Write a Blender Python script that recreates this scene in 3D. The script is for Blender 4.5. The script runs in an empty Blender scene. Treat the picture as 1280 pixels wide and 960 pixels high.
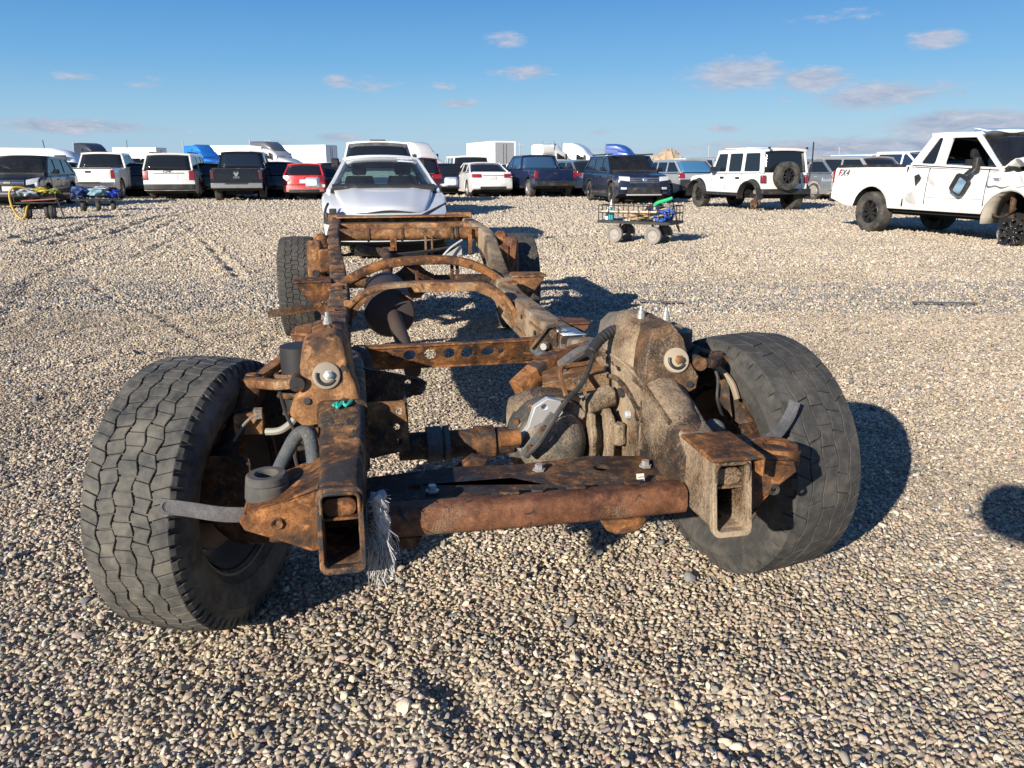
import bpy, bmesh, math, random
import numpy as np
from mathutils import Vector, Matrix
from mathutils.geometry import tessellate_polygon
random.seed(7); np.random.seed(7)
R = math.radians
SC = bpy.context.scene
COL = SC.collection

# ---------------------------------------------------------------- camera
CAM_H = 1.29
cd = bpy.data.cameras.new('camera'); cam = bpy.data.objects.new('camera', cd); COL.objects.link(cam)
cd.sensor_width = 36.0; cd.lens = 961.0 / 1280.0 * 36.0
cd.clip_start = 0.05; cd.clip_end = 6000
PITCH = math.atan(271.0 / 961.0)
cam.location = (0, 0, CAM_H); cam.rotation_euler = (math.pi / 2 - PITCH, 0, 0)
SC.camera = cam

# ---------------------------------------------------------------- sun, sky, exposure
SUN_EL, SHX, SHY = R(20.5), 0.575, 0.818          # shadows run towards (+x, +y)
sd = bpy.data.lights.new('sun', 'SUN'); sun = bpy.data.objects.new('sun', sd); COL.objects.link(sun)
sd.energy = 4.9; sd.angle = R(0.5); sd.color = (1.0, 0.915, 0.79)
sdir = Vector((-SHX * math.cos(SUN_EL), -SHY * math.cos(SUN_EL), math.sin(SUN_EL)))
sun.rotation_euler = sdir.to_track_quat('Z', 'Y').to_euler(); sun.location = (-20, -28, 14)
SC.view_settings.view_transform = 'Standard'; SC.view_settings.look = 'None'
SC.view_settings.exposure = 0.70; SC.view_settings.gamma = 1.0
W = bpy.data.worlds.new('World'); SC.world = W; W.use_nodes = True

def N(nt, typ, **kw):
    n = nt.nodes.new(typ)
    for k, v in kw.items():
        if k in ('op', 'operation'): n.operation = v
        elif hasattr(n, k) and k not in ('Scale',): setattr(n, k, v)
    return n
def mth(nt, op, a, b=None, clamp=False):
    n = nt.nodes.new('ShaderNodeMath'); n.operation = op; n.use_clamp = clamp
    for i, v in enumerate((a, b)):
        if v is None: continue
        if isinstance(v, (int, float)): n.inputs[i].default_value = v
        else: nt.links.new(v, n.inputs[i])
    return n.outputs[0]
def ramp(nt, fac, stops, interp='LINEAR'):
    n = nt.nodes.new('ShaderNodeValToRGB'); cr = n.color_ramp; cr.interpolation = interp
    while len(cr.elements) < len(stops): cr.elements.new(0.5)
    for e, (p, c) in zip(cr.elements, stops):
        e.position = p
        e.color = (c, c, c, 1) if isinstance(c, (int, float)) else (c[0], c[1], c[2], 1)
    nt.links.new(fac, n.inputs[0]); return n.outputs[0]
def mix(nt, fac, a, b, mode='MIX'):
    n = nt.nodes.new('ShaderNodeMix'); n.data_type = 'RGBA'; n.blend_type = mode
    for sock, v in ((n.inputs[0], fac), (n.inputs[6], a), (n.inputs[7], b)):
        if isinstance(v, (int, float)): sock.default_value = v
        elif isinstance(v, tuple): sock.default_value = (v[0], v[1], v[2], 1)
        else: nt.links.new(v, sock)
    return n.outputs[2]
def noise(nt, vec, scale, detail=4, rough=.55, dist=0, out=0):
    n = nt.nodes.new('ShaderNodeTexNoise'); n.inputs['Scale'].default_value = scale
    n.inputs['Detail'].default_value = detail; n.inputs['Roughness'].default_value = rough
    n.inputs['Distortion'].default_value = dist
    if vec is not None: nt.links.new(vec, n.inputs['Vector'])
    return n.outputs[out]

def build_sky():
    nt = W.node_tree; nt.nodes.clear()
    out = nt.nodes.new('ShaderNodeOutputWorld'); bg = nt.nodes.new('ShaderNodeBackground')
    sky = nt.nodes.new('ShaderNodeTexSky'); sky.sky_type = 'NISHITA'; sky.sun_disc = False
    sky.sun_elevation = SUN_EL; sky.sun_rotation = math.atan2(-SHX, -SHY)
    sky.air_density = 1.0; sky.dust_density = 0.8; sky.ozone_density = 1.5
    W.cycles.sampling_method = 'MANUAL'; W.cycles.sample_map_resolution = 512
    bg.inputs[1].default_value = 0.10
    tc = nt.nodes.new('ShaderNodeTexCoord'); sep = nt.nodes.new('ShaderNodeSeparateXYZ')
    nt.links.new(tc.outputs['Generated'], sep.inputs[0])
    az = mth(nt, 'ARCTAN2', sep.outputs[0], sep.outputs[1]); el = mth(nt, 'ARCSINE', sep.outputs[2])
    # thin fair-weather clouds: az / el space, stretched along the horizon
    cmb = nt.nodes.new('ShaderNodeCombineXYZ')
    nt.links.new(mth(nt, 'MULTIPLY', az, 9.0), cmb.inputs[0]); nt.links.new(mth(nt, 'MULTIPLY', el, 34.0), cmb.inputs[1])
    nz = noise(nt, cmb.outputs[0], 1.0, 7, .62, .35)
    nz2 = noise(nt, cmb.outputs[0], 3.6, 9, .7, .5)
    puff = None
    def pix(px, py):
        dx = (px - 640) / 961; dy = -(py - 480) / 961
        y = math.cos(PITCH) + dy * math.sin(PITCH); z = -math.sin(PITCH) + dy * math.cos(PITCH)
        return math.atan2(dx, y), math.asin(z / math.sqrt(dx * dx + y * y + z * z))
    for (px, py, wx, wy, st) in [(630, 47, 34, 11, .66), (925, 92, 62, 17, 1.0), (1016, 99, 40, 13, .98), (1172, 49, 32, 11, .8), (1035, 20, 62, 9, .5),
                          (660, 91, 46, 11, .62), (575, 130, 34, 7, .62), (100, 158, 100, 8, .75), (1105, 119, 75, 14, .85), (1215, 157, 95, 15, .95),
                          (420, 101, 22, 8, .55), (470, 108, 36, 8, .5), (555, 107, 22, 6, .5), (95, 96, 22, 5, .45), (180, 104, 30, 9, .5), (750, 165, 26, 6, .6),
                          (345, 177, 34, 6, .6), (905, 161, 26, 5, .55), (1200, 118, 14, 6, .5), (980, 125, 14, 4, .4), (1195, 142, 40, 7, .7), (425, 172, 40, 6, .6), (1120, 163, 24, 5, .6)]:
        a, e = pix(px, py)
        da = mth(nt, 'DIVIDE', mth(nt, 'SUBTRACT', az, a), wx / 961 * .95); de = mth(nt, 'DIVIDE', mth(nt, 'SUBTRACT', el, e), wy / 961 * 1.1)
        r2 = mth(nt, 'ADD', mth(nt, 'MULTIPLY', da, da), mth(nt, 'MULTIPLY', de, de))
        g = mth(nt, 'MULTIPLY', mth(nt, 'EXPONENT', mth(nt, 'MULTIPLY', r2, -.9)), st)
        puff = g if puff is None else mth(nt, 'MAXIMUM', puff, g)
    # low bank near the horizon
    bank = mth(nt, 'EXPONENT', mth(nt, 'MULTIPLY', mth(nt, 'POWER', mth(nt, 'DIVIDE', mth(nt, 'SUBTRACT', el, .020), .016), 2.0), -1.0))
    eastern = mth(nt, 'ADD', mth(nt, 'MULTIPLY', az, 1.1), .15, True)
    bank = mth(nt, 'MULTIPLY', mth(nt, 'MULTIPLY', bank, eastern), 1.25)
    cover = mth(nt, 'MAXIMUM', puff, bank)
    d = mth(nt, 'ADD', mth(nt, 'MULTIPLY', cover, .9), mth(nt, 'MULTIPLY', mth(nt, 'SUBTRACT', mth(nt, 'ADD', mth(nt, 'MULTIPLY', nz, .6), mth(nt, 'MULTIPLY', nz2, .5)), .55), 1.5))
    fac = mth(nt, 'MULTIPLY', ramp(nt, d, [(.29, 0.0), (.60, 1.0)]), .82)
    lit = ramp(nt, mth(nt, 'DIVIDE', el, .25), [(0, (1.5, 1.9, 2.9)), (.35, (2.3, 2.7, 3.6)), (1, (3.3, 3.5, 4.2))])
    body = mix(nt, ramp(nt, nz2, [(.35, 0), (.7, 1)]), lit, (3.9, 3.9, 4.4))
    # clear dry air: deep blue overhead, paling towards the horizon all the way round
    K = 1.0 / (0.10 * 1.68)
    grad = ramp(nt, mth(nt, 'MULTIPLY', el, 2 / math.pi), [(0.0, (.45 * K, .63 * K, .80 * K)), (.035, (.30 * K, .56 * K, .80 * K)), (.075, (.13 * K, .41 * K, .77 * K)), (.125, (.045 * K, .265 * K, .67 * K)), (.4, (.03 * K, .12 * K, .38 * K)), (1., (.02 * K, .08 * K, .28 * K))])
    base = mix(nt, .86, sky.outputs[0], grad)
    c = mix(nt, fac, base, body)
    nt.links.new(c, bg.inputs[0]); nt.links.new(bg.outputs[0], out.inputs[0])
build_sky()
SC.cycles.max_bounces = 6; SC.cycles.diffuse_bounces = 3; SC.cycles.transparent_max_bounces = 8

# ---------------------------------------------------------------- pixel -> ground helper (photo pixels, 1280 x 960), used once to lay the place out in metres
def gpt(px, py, z=0.0):
    dx = (px - 640) / 961; dy = -(py - 480) / 961
    y = math.cos(PITCH) + dy * math.sin(PITCH); zz = -math.sin(PITCH) + dy * math.cos(PITCH)
    t = (z - CAM_H) / zz
    return Vector((dx * t, y * t, z))

# ---------------------------------------------------------------- materials
MATS = {}
def new_mat(name):
    m = bpy.data.materials.new(name); m.use_nodes = True; nt = m.node_tree
    b = nt.nodes['Principled BSDF']; return m, nt, b
def objco(nt, gen=False):
    tc = nt.nodes.new('ShaderNodeTexCoord'); return tc.outputs['Object']
def bump(nt, b, h, strength=.4, dist=.004, normal=None):
    n = nt.nodes.new('ShaderNodeBump'); n.inputs['Strength'].default_value = strength; n.inputs['Distance'].default_value = dist
    nt.links.new(h, n.inputs['Height'])
    if normal is not None: nt.links.new(normal, n.inputs['Normal'])
    nt.links.new(n.outputs[0], b.inputs['Normal']); return n.outputs[0]

def rust(name, cols, mud=(.33, .25, .165), mudamt=.3, scale=6., rough=.8, spec=.25, metal=0., flake=.5, seed=0., black=0.):
    """weathered steel: cols = dark paint, brown rust, orange rust"""
    if name in MATS: return MATS[name]
    m, nt, b = new_mat(name); co = objco(nt)
    mp = nt.nodes.new('ShaderNodeMapping'); nt.links.new(co, mp.inputs[0]); oi = nt.nodes.new('ShaderNodeObjectInfo'); sh = nt.nodes.new('ShaderNodeCombineXYZ'); rnd = mth(nt, 'MULTIPLY', oi.outputs['Random'], 17.)
    nt.links.new(mth(nt, 'ADD', rnd, seed), sh.inputs[0]); nt.links.new(mth(nt, 'MULTIPLY', rnd, 1.7), sh.inputs[1]); nt.links.new(rnd, sh.inputs[2]); nt.links.new(sh.outputs[0], mp.inputs['Location']); co = mp.outputs[0]
    n1 = noise(nt, co, scale, 8, .68, .6); n2 = noise(nt, co, scale * 5.5, 8, .7, .3); n3 = noise(nt, co, scale * 34, 4, .65); n4 = noise(nt, co, scale * .55, 5, .6, .8)
    base = ramp(nt, mth(nt, 'ADD', mth(nt, 'MULTIPLY', n1, .62), mth(nt, 'MULTIPLY', n2, .38)), [(.40, cols[0]), (.49, cols[1]), (.60, cols[2])])
    base = mix(nt, mth(nt, 'MULTIPLY', ramp(nt, n3, [(.35, 1), (.5, 0)]), .55), base, tuple(c * .35 for c in cols[1]))
    base = mix(nt, mth(nt, 'MULTIPLY', ramp(nt, n2, [(.55, 0), (.66, 1)]), flake), base, tuple(min(1, c * 1.5 + .03) for c in cols[2]))
    # each piece has weathered a little differently; broad darker stains
    base = mix(nt, 1., base, ramp(nt, oi.outputs['Random'], [(0, (.72, .70, .68)), (1, (1.14, 1.10, 1.05))]), 'MULTIPLY')
    base = mix(nt, 1., base, ramp(nt, n4, [(.36, (.66, .62, .60)), (.56, (1.12, 1.10, 1.06))]), 'MULTIPLY')
    if black > 0:   # surviving black paint with crisp flaked edges
        nb = noise(nt, co, scale * 1.9, 10, .62, .9); bmk = ramp(nt, nb, [(.335 + black * .2, 1.), (.35 + black * .2, 0.)])
        base = mix(nt, mth(nt, 'MULTIPLY', bmk, .93), base, mix(nt, n2, (.018, .018, .020), (.050, .049, .050)))
    mm = ramp(nt, mth(nt, 'ADD', mth(nt, 'MULTIPLY', n4, .7), mth(nt, 'MULTIPLY', n3, .3)), [(.62 - mudamt * .36, 0), (.76 - mudamt * .36, 1)])
    mudc = mix(nt, n2, tuple(c * .72 for c in mud), tuple(c * 1.15 for c in mud))
    c = mix(nt, mm, base, mudc)
    nt.links.new(c, b.inputs['Base Color'])
    r = ramp(nt, n1, [(.35, rough - .22), (.55, rough)]); nt.links.new(mix(nt, mm, r, (.95, .95, .95)), b.inputs['Roughness'])
    b.inputs['Specular IOR Level'].default_value = spec; b.inputs['Metallic'].default_value = metal
    h = mth(nt, 'ADD', mth(nt, 'ADD', mth(nt, 'MULTIPLY', n2, .6), mth(nt, 'MULTIPLY', n3, .35)), mth(nt, 'MULTIPLY', mm, .8))
    if black > 0: h = mth(nt, 'ADD', h, mth(nt, 'MULTIPLY', bmk, .5))
    bump(nt, b, h, .6, .006)
    MATS[name] = m; return m

def plain(name, col, rough=.5, metal=0., spec=.5, var=.25, scale=20., bmp=0., coat=0., dust=0., dustcol=(.30, .25, .19), emit=None):
    if name in MATS: return MATS[name]
    m, nt, b = new_mat(name); co = objco(nt)
    n1 = noise(nt, co, scale, 6, .6); n2 = noise(nt, co, scale * .22, 5, .6, .4)
    c = mix(nt, n1, tuple(x * (1 - var) for x in col), tuple(min(1, x * (1 + var)) for x in col))
    if dust > 0:
        f = ramp(nt, mth(nt, 'ADD', mth(nt, 'MULTIPLY', n2, .7), mth(nt, 'MULTIPLY', n1, .3)), [(.62 - dust * .4, 0), (.85 - dust * .3, 1)])
        c = mix(nt, mth(nt, 'MULTIPLY', f, min(1, dust * 1.4)), c, dustcol)
        nt.links.new(mix(nt, f, (rough,) * 3, (.9, .9, .9)), b.inputs['Roughness'])
    else: b.inputs['Roughness'].default_value = rough
    nt.links.new(c, b.inputs['Base Color']); b.inputs['Metallic'].default_value = metal; b.inputs['Specular IOR Level'].default_value = spec
    b.inputs['Coat Weight'].default_value = coat; b.inputs['Coat Roughness'].default_value = .06
    if bmp: bump(nt, b, n1, bmp, .003)
    if emit: b.inputs['Emission Color'].default_value = (*emit, 1); b.inputs['Emission Strength'].default_value = 1
    MATS[name] = m; return m

def paint(name, col, metal=.0, rough=.32, dust=.25, dirtz=.75):
    """car paint with clear coat, road dust thrown up along the sills and blotches of dirt"""
    if name in MATS: return MATS[name]
    m, nt, b = new_mat(name); co = objco(nt)
    sep = nt.nodes.new('ShaderNodeSeparateXYZ'); nt.links.new(co, sep.inputs[0])
    n1 = noise(nt, co, 3.0, 7, .65, .5); n2 = noise(nt, co, 26, 5, .6)
    low = mth(nt, 'SUBTRACT', dirtz, sep.outputs[2]); low = mth(nt, 'MULTIPLY', low, 1.5)
    f = mth(nt, 'ADD', low, mth(nt, 'SUBTRACT', mth(nt, 'ADD', mth(nt, 'MULTIPLY', n1, 1.2), mth(nt, 'MULTIPLY', n2, .4)), .95))
    f = mth(nt, 'MULTIPLY', ramp(nt, f, [(0.05, 0), (.75, 1)]), .75 if col[0] > .15 else .32)
    f = mth(nt, 'MAXIMUM', f, mth(nt, 'MULTIPLY', ramp(nt, n1, [(.45, 0), (.8, 1)]), dust if col[0] > .15 else dust * .3))
    c = mix(nt, f, tuple(col), (.34, .29, .23))
    nt.links.new(c, b.inputs['Base Color']); b.inputs['Metallic'].default_value = metal
    nt.links.new(mix(nt, f, (rough,) * 3, (.85,) * 3), b.inputs['Roughness'])
    nt.links.new(mth(nt, 'MULTIPLY', mth(nt, 'SUBTRACT', 1.0, f), 1.0 if col[0] > .15 else .55), b.inputs['Coat Weight']); b.inputs['Specular IOR Level'].default_value = .5 if col[0] > .15 else .25; b.inputs['Coat Roughness'].default_value = .05
    MATS[name] = m; return m

def glass(name, tint=(.12, .15, .16), refl=1.0, opaque=False):
    if name in MATS: return MATS[name]
    m = bpy.data.materials.new(name); m.use_nodes = True; nt = m.node_tree; nt.nodes.clear()
    out = nt.nodes.new('ShaderNodeOutputMaterial')
    if opaque:
        b = nt.nodes.new('ShaderNodeBsdfPrincipled'); b.inputs['Base Color'].default_value = (*tint, 1); b.inputs['Roughness'].default_value = .06
        b.inputs['Specular IOR Level'].default_value = .6
        co = objco(nt); n1 = noise(nt, co, 5, 6, .65)
        nt.links.new(ramp(nt, n1, [(.4, .04), (.8, .3)]), b.inputs['Roughness'])
        nt.links.new(b.outputs[0], out.inputs[0])
    else:
        tr = nt.nodes.new('ShaderNodeBsdfTransparent'); tr.inputs[0].default_value = (*tint, 1)
        gl = nt.nodes.new('ShaderNodeBsdfGlossy'); gl.inputs['Roughness'].default_value = .04
        lw = nt.nodes.new('ShaderNodeLayerWeight'); fr = nt.nodes.new('ShaderNodeMath'); fr.operation = 'MULTIPLY_ADD'; nt.links.new(mth(nt, 'POWER', lw.outputs['Facing'], 5.0), fr.inputs[0]); fr.inputs[1].default_value = .9; fr.inputs[2].default_value = .05
        df = nt.nodes.new('ShaderNodeBsdfDiffuse'); df.inputs[0].default_value = (.45, .42, .38, 1)
        co = objco(nt); n1 = noise(nt, co, 4, 6, .6)
        ms = nt.nodes.new('ShaderNodeMixShader'); nt.links.new(mth(nt, 'MULTIPLY', fr.outputs[0], refl), ms.inputs[0]); nt.links.new(tr.outputs[0], ms.inputs[1]); nt.links.new(gl.outputs[0], ms.inputs[2])
        m2 = nt.nodes.new('ShaderNodeMixShader'); nt.links.new(mth(nt, 'MULTIPLY', ramp(nt, n1, [(.2, .3), (.9, 1)]), .035), m2.inputs[0]); nt.links.new(ms.outputs[0], m2.inputs[1]); nt.links.new(df.outputs[0], m2.inputs[2])
        nt.links.new(m2.outputs[0], out.inputs[0])
    MATS[name] = m; return m

# ---------------------------------------------------------------- mesh builder
class MB:
    def __init__(s): s.v = []; s.f = []; s.m = []
    def add(s, vs, fs, mi=0):
        o = len(s.v); s.v += [tuple(p) for p in vs]; s.f += [tuple(i + o for i in f) for f in fs]; s.m += [mi] * len(fs); return s
    def box(s, c, d, M=None, mi=0):
        x, y, z = (k / 2 for k in d)
        vs = [Vector((a * x, b * y, e * z)) for a in (-1, 1) for b in (-1, 1) for e in (-1, 1)]
        c = Vector(c); vs = [(M @ p if M else p) + c for p in vs]
        return s.add(vs, [(0, 1, 3, 2), (4, 6, 7, 5), (0, 4, 5, 1), (2, 3, 7, 6), (0, 2, 6, 4), (1, 5, 7, 3)], mi)
    def bar(s, p0, p1, w, h, up=(0, 0, 1), mi=0, w1=None, h1=None):
        p0, p1 = Vector(p0), Vector(p1); d = (p1 - p0).normalized(); u = Vector(up)
        a = d.cross(u)
        if a.length < 1e-4: a = d.cross(Vector((1, 0, 0)))
        a.normalize(); b = a.cross(d).normalized(); w1 = w if w1 is None else w1; h1 = h if h1 is None else h1
        vs = [p0 + a * i * w / 2 + b * j * h / 2 for i, j in ((-1, -1), (1, -1), (1, 1), (-1, 1))] + [p1 + a * i * w1 / 2 + b * j * h1 / 2 for i, j in ((-1, -1), (1, -1), (1, 1), (-1, 1))]
        return s.add(vs, [(3, 2, 1, 0), (4, 5, 6, 7), (0, 1, 5, 4), (1, 2, 6, 5), (2, 3, 7, 6), (3, 0, 4, 7)], mi)
    def tube(s, pts, r, n=10, caps=True, mi=0):
        pts = [Vector(p) for p in pts]; rs = r if isinstance(r, (list, tuple)) else [r] * len(pts); vs = []; fs = []; a = None
        for i, p in enumerate(pts):
            d = (pts[min(i + 1, len(pts) - 1)] - pts[max(i - 1, 0)]).normalized()
            if a is None:
                a = d.cross(Vector((0, 0, 1)))
                if a.length < 1e-3: a = d.cross(Vector((1, 0, 0)))
            a = (a - d * a.dot(d)).normalized(); b = d.cross(a)
            for k in range(n): t = 2 * math.pi * k / n; vs.append(p + (a * math.cos(t) + b * math.sin(t)) * rs[i])
        for i in range(len(pts) - 1):
            for k in range(n): q = (k + 1) % n; fs.append((i * n + k, i * n + q, (i + 1) * n + q, (i + 1) * n + k))
        if caps: fs.append(tuple(reversed(range(n)))); fs.append(tuple(range((len(pts) - 1) * n, len(pts) * n)))
        return s.add(vs, fs, mi)
    def lathe(s, prof, o=(0, 0, 0), axis='X', n=32, mi=0, closed=False):
        """prof: (along axis, radius)"""
        o = Vector(o); vs = []; fs = []
        ax = {'X': (Vector((1, 0, 0)), Vector((0, 1, 0)), Vector((0, 0, 1))), 'Y': (Vector((0, 1, 0)), Vector((0, 0, 1)), Vector((1, 0, 0))), 'Z': (Vector((0, 0, 1)), Vector((1, 0, 0)), Vector((0, 1, 0)))}
        A, B, C = ax[axis] if isinstance(axis, str) else axis
        m = len(prof)
        for k in range(n):
            t = 2 * math.pi * k / n
            for (h, r) in prof: vs.append(o + A * h + (B * math.cos(t) + C * math.sin(t)) * r)
        for k in range(n):
            q = (k + 1) % n
            for i in range(m if closed else m - 1): j = (i + 1) % m; fs.append((k * m + i, q * m + i, q * m + j, k * m + j))
        return s.add(vs, fs, mi)
    def prism(s, poly, holes, fmap, t0, t1, mi=0):
        """poly (u,v) with holes extruded from t0 to t1; fmap(u,v,t) -> point"""
        loops = [list(poly)] + [list(h) for h in holes]
        tri = tessellate_polygon([[Vector((u, v, 0)) for u, v in L] for L in loops])
        flat = [p for L in loops for p in L]; n = len(flat)
        vs = [fmap(u, v, t0) for u, v in flat] + [fmap(u, v, t1) for u, v in flat]
        fs = [tuple(t) for t in tri] + [tuple(i + n for i in reversed(t)) for t in tri]; o = 0
        for L in loops:
            k = len(L)
            for i in range(k): j = (i + 1) % k; fs.append((o + i, o + j, n + o + j, n + o + i))
            o += k
        return s.add(vs, fs, mi)
    def grid(s, rows, mi=0, thick=None):
        """rows: list of lists of points"""
        m = len(rows[0]); vs = [p for r in rows for p in r]
        fs = [(i * m + k, i * m + k + 1, (i + 1) * m + k + 1, (i + 1) * m + k) for i in range(len(rows) - 1) for k in range(m - 1)]
        return s.add(vs, fs, mi)
    def loft(s, secs, caps=True, mi=0):
        n = len(secs[0]); vs = [p for q in secs for p in q]; fs = []
        for i in range(len(secs) - 1):
            for k in range(n): q = (k + 1) % n; fs.append((i * n + k, i * n + q, (i + 1) * n + q, (i + 1) * n + k))
        if caps: fs.append(tuple(reversed(range(n)))); fs.append(tuple(range((len(secs) - 1) * n, len(secs) * n)))
        return s.add(vs, fs, mi)
    def build(s, name, mats, parent=None, bevel=0, seg=2, smooth=35, solid=0, recalc=True, loc=None):
        me = bpy.data.meshes.new(name); me.from_pydata(s.v, [], s.f)
        for m in (mats if isinstance(mats, (list, tuple)) else [mats]): me.materials.append(m)
        if any(s.m): me.polygons.foreach_set('material_index', s.m)
        if recalc:
            bm = bmesh.new(); bm.from_mesh(me); bmesh.ops.remove_doubles(bm, verts=bm.verts, dist=1e-5); bmesh.ops.recalc_face_normals(bm, faces=bm.faces); bm.to_mesh(me); bm.free()
        if smooth:
            me.polygons.foreach_set('use_smooth', [True] * len(me.polygons)); me.set_sharp_from_angle(angle=R(smooth))
        o = bpy.data.objects.new(name, me); COL.objects.link(o)
        if parent is not None: o.parent = parent
        if loc is not None: o.location = loc
        if solid: k = o.modifiers.new('solid', 'SOLIDIFY'); k.thickness = solid; k.offset = -1
        if bevel: k = o.modifiers.new('bevel', 'BEVEL'); k.width = bevel; k.segments = seg; k.limit_method = 'ANGLE'; k.angle_limit = R(40)
        return o
def sweep(pts, w, h, up=(0, 0, 1), n=5, r=.3):
    P = smooth_path(pts, n); secs = []
    for i, p in enumerate(P):
        d = (Vector(P[min(i + 1, len(P) - 1)]) - Vector(P[max(i - 1, 0)])).normalized(); a = d.cross(Vector(up)).normalized(); b = a.cross(d)
        secs.append([Vector(p) + a * u + b * v for u, v in rrect(w, h, min(w, h) * r, 2)])
    return secs
def tag(o, label=None, cat=None, group=None, kind=None):
    if label: o['label'] = label
    if cat: o['category'] = cat
    if group: o['group'] = group
    if kind: o['kind'] = kind
    return o
def empty(name, loc, rz=0, label=None, cat=None, group=None):
    o = bpy.data.objects.new(name, None); COL.objects.link(o); o.location = loc; o.rotation_euler = (0, 0, rz); o.empty_display_size = .2
    return tag(o, label, cat, group)
def circ(cu, cv, r, n=14, rv=None):
    rv = r if rv is None else rv
    return [(cu + r * math.cos(2 * math.pi * k / n), cv + rv * math.sin(2 * math.pi * k / n)) for k in range(n)]
def fillet(poly, r, n=4):
    out = []; m = len(poly)
    for i in range(m):
        p = np.array(poly[i], float); a = np.array(poly[i - 1], float); b = np.array(poly[(i + 1) % m], float)
        da = a - p; db = b - p; la = np.linalg.norm(da); lb = np.linalg.norm(db); k = min(r, la * .45, lb * .45); s0 = p + da / la * k; s1 = p + db / lb * k
        for j in range(n + 1): t = j / n; out.append(tuple((1 - t) ** 2 * s0 + 2 * t * (1 - t) * p + t * t * s1))
    return out
def rrect(w, h, r, n=3):
    out = []
    for cx, cy, a0 in ((w / 2 - r, h / 2 - r, 0), (-w / 2 + r, h / 2 - r, 90), (-w / 2 + r, -h / 2 + r, 180), (w / 2 - r, -h / 2 + r, 270)):
        for k in range(n + 1): t = R(a0 + 90 * k / n); out.append((cx + r * math.cos(t), cy + r * math.sin(t)))
    return out
def text_mesh(name, s, size, mat, parent, M, extrude=.0015):
    cu = bpy.data.curves.new(name, 'FONT'); cu.body = s; cu.size = size; cu.extrude = extrude; cu.align_x = 'CENTER'; cu.align_y = 'CENTER'
    t = bpy.data.objects.new(name, cu); COL.objects.link(t)
    dg = bpy.context.evaluated_depsgraph_get(); me = bpy.data.meshes.new_from_object(t.evaluated_get(dg)); bpy.data.objects.remove(t)
    me.transform(M); me.materials.clear(); me.materials.append(mat)
    o = bpy.data.objects.new(name, me); COL.objects.link(o); o.parent = parent; return o
def smooth_path(pts, n=6):
    """Catmull-Rom through points (tuples of any length)"""
    P = [np.array(p, float) for p in pts]; out = []
    for i in range(len(P) - 1):
        p0 = P[max(i - 1, 0)]; p1 = P[i]; p2 = P[i + 1]; p3 = P[min(i + 2, len(P) - 1)]
        for k in range(n):
            t = k / n; out.append(.5 * (2 * p1 + (p2 - p0) * t + (2 * p0 - 5 * p1 + 4 * p2 - p3) * t * t + (3 * p1 - p0 - 3 * p2 + p3) * t ** 3))
    out.append(P[-1]); return out

# ================================================================ GROUND
RUTS = [([(30, 306), (49, 300), (87, 292), (121, 282), (194, 273), (245, 258)], .11, .045), ([(60, 306), (90, 300), (121, 298), (166, 282), (200, 272)], .10, .045),
        ([(183, 293), (205, 283), (226, 273)], .09, .04), ([(0, 420), (17, 389), (31, 364), (53, 344), (93, 327), (150, 305)], .09, .03),
        ([(107, 347), (135, 367), (169, 381), (197, 392), (233, 413), (268, 430)], .06, .032), ([(250, 296), (267, 313), (287, 333), (300, 350)], .06, .03),
        ([(98, 459), (127, 444), (169, 444), (190, 432)], .07, .035), ([(0, 302), (40, 292), (100, 280), (150, 268)], .12, .04), ([(150, 330), (215, 300), (250, 280), (275, 262)], .08, .02),
        ([(330, 440), (345, 420), (362, 395)], .06, .02), ([(870, 835), (905, 895), (955, 965)], .06, .03), ([(545, 835), (575, 872), (600, 915)], .06, .028), ([(700, 880), (790, 820), (900, 800)], .05, .012)]
RPATH = []
for pts, w, dpt in RUTS:
    g = [gpt(*p) for p in pts]; RPATH.append((np.array([(p.x, p.y) for p in smooth_path([(q.x, q.y, 0) for q in g], 6) for p in [Vector(p)]]), w, dpt))
_rs = np.random.RandomState(3)
WAVES = [(_rs.uniform(.5, 1) * a, 2 * math.pi / l, _rs.uniform(0, 6.28), _rs.uniform(0, 6.28)) for a, l in [(.006, .35), (.006, .5), (.007, .8), (.008, 1.3), (.01, 2.1), (.012, 3.7), (.014, 6.), (.005, .27), (.006, .42), (.006, .63)]]
def hgt(x, y):
    x = np.asarray(x, float); y = np.asarray(y, float); z = np.zeros_like(x)
    for a, k, th, ph in WAVES: z += a * np.sin(k * (x * math.cos(th) + y * math.sin(th)) + ph + 1.3 * np.sin(k * .37 * (y * math.cos(th) - x * math.sin(th))))
    r = np.hypot(x, y); z *= np.clip(1.6 - r / 60, 0, 1) * .8
    for P, w, dp in RPATH:
        m = (x > P[:, 0].min() - 1) & (x < P[:, 0].max() + 1) & (y > P[:, 1].min() - 1) & (y < P[:, 1].max() + 1)
        if not m.any(): continue
        xx = x[m]; yy = y[m]; d = np.full(xx.shape, 9.); t = np.zeros(xx.shape)
        for i in range(len(P) - 1):
            a = P[i]; b = P[i + 1]; ab = b - a; L2 = ab @ ab + 1e-9
            u = np.clip(((xx - a[0]) * ab[0] + (yy - a[1]) * ab[1]) / L2, 0, 1)
            q = np.hypot(xx - a[0] - u * ab[0], yy - a[1] - u * ab[1]); k = q < d; d[k] = q[k]; t[k] = (i + u[k])
        edge = np.clip(np.minimum(t, len(P) - 1 - t) / 3, 0, 1)
        wob = .55 + .45 * np.sin(t * 2.3 + 1) * np.sin(xx * 3.1 + yy * 2.3)
        z[m] += dp * (1.5 if P[:, 1].min() > 9 else .8) * edge * wob * (-1.1 * np.exp(-(d / w) ** 2) + .75 * np.exp(-((d - w * 1.9) / (w * .8)) ** 2))
    # ground presses flat under the truck frame's tyres
    return z

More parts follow.
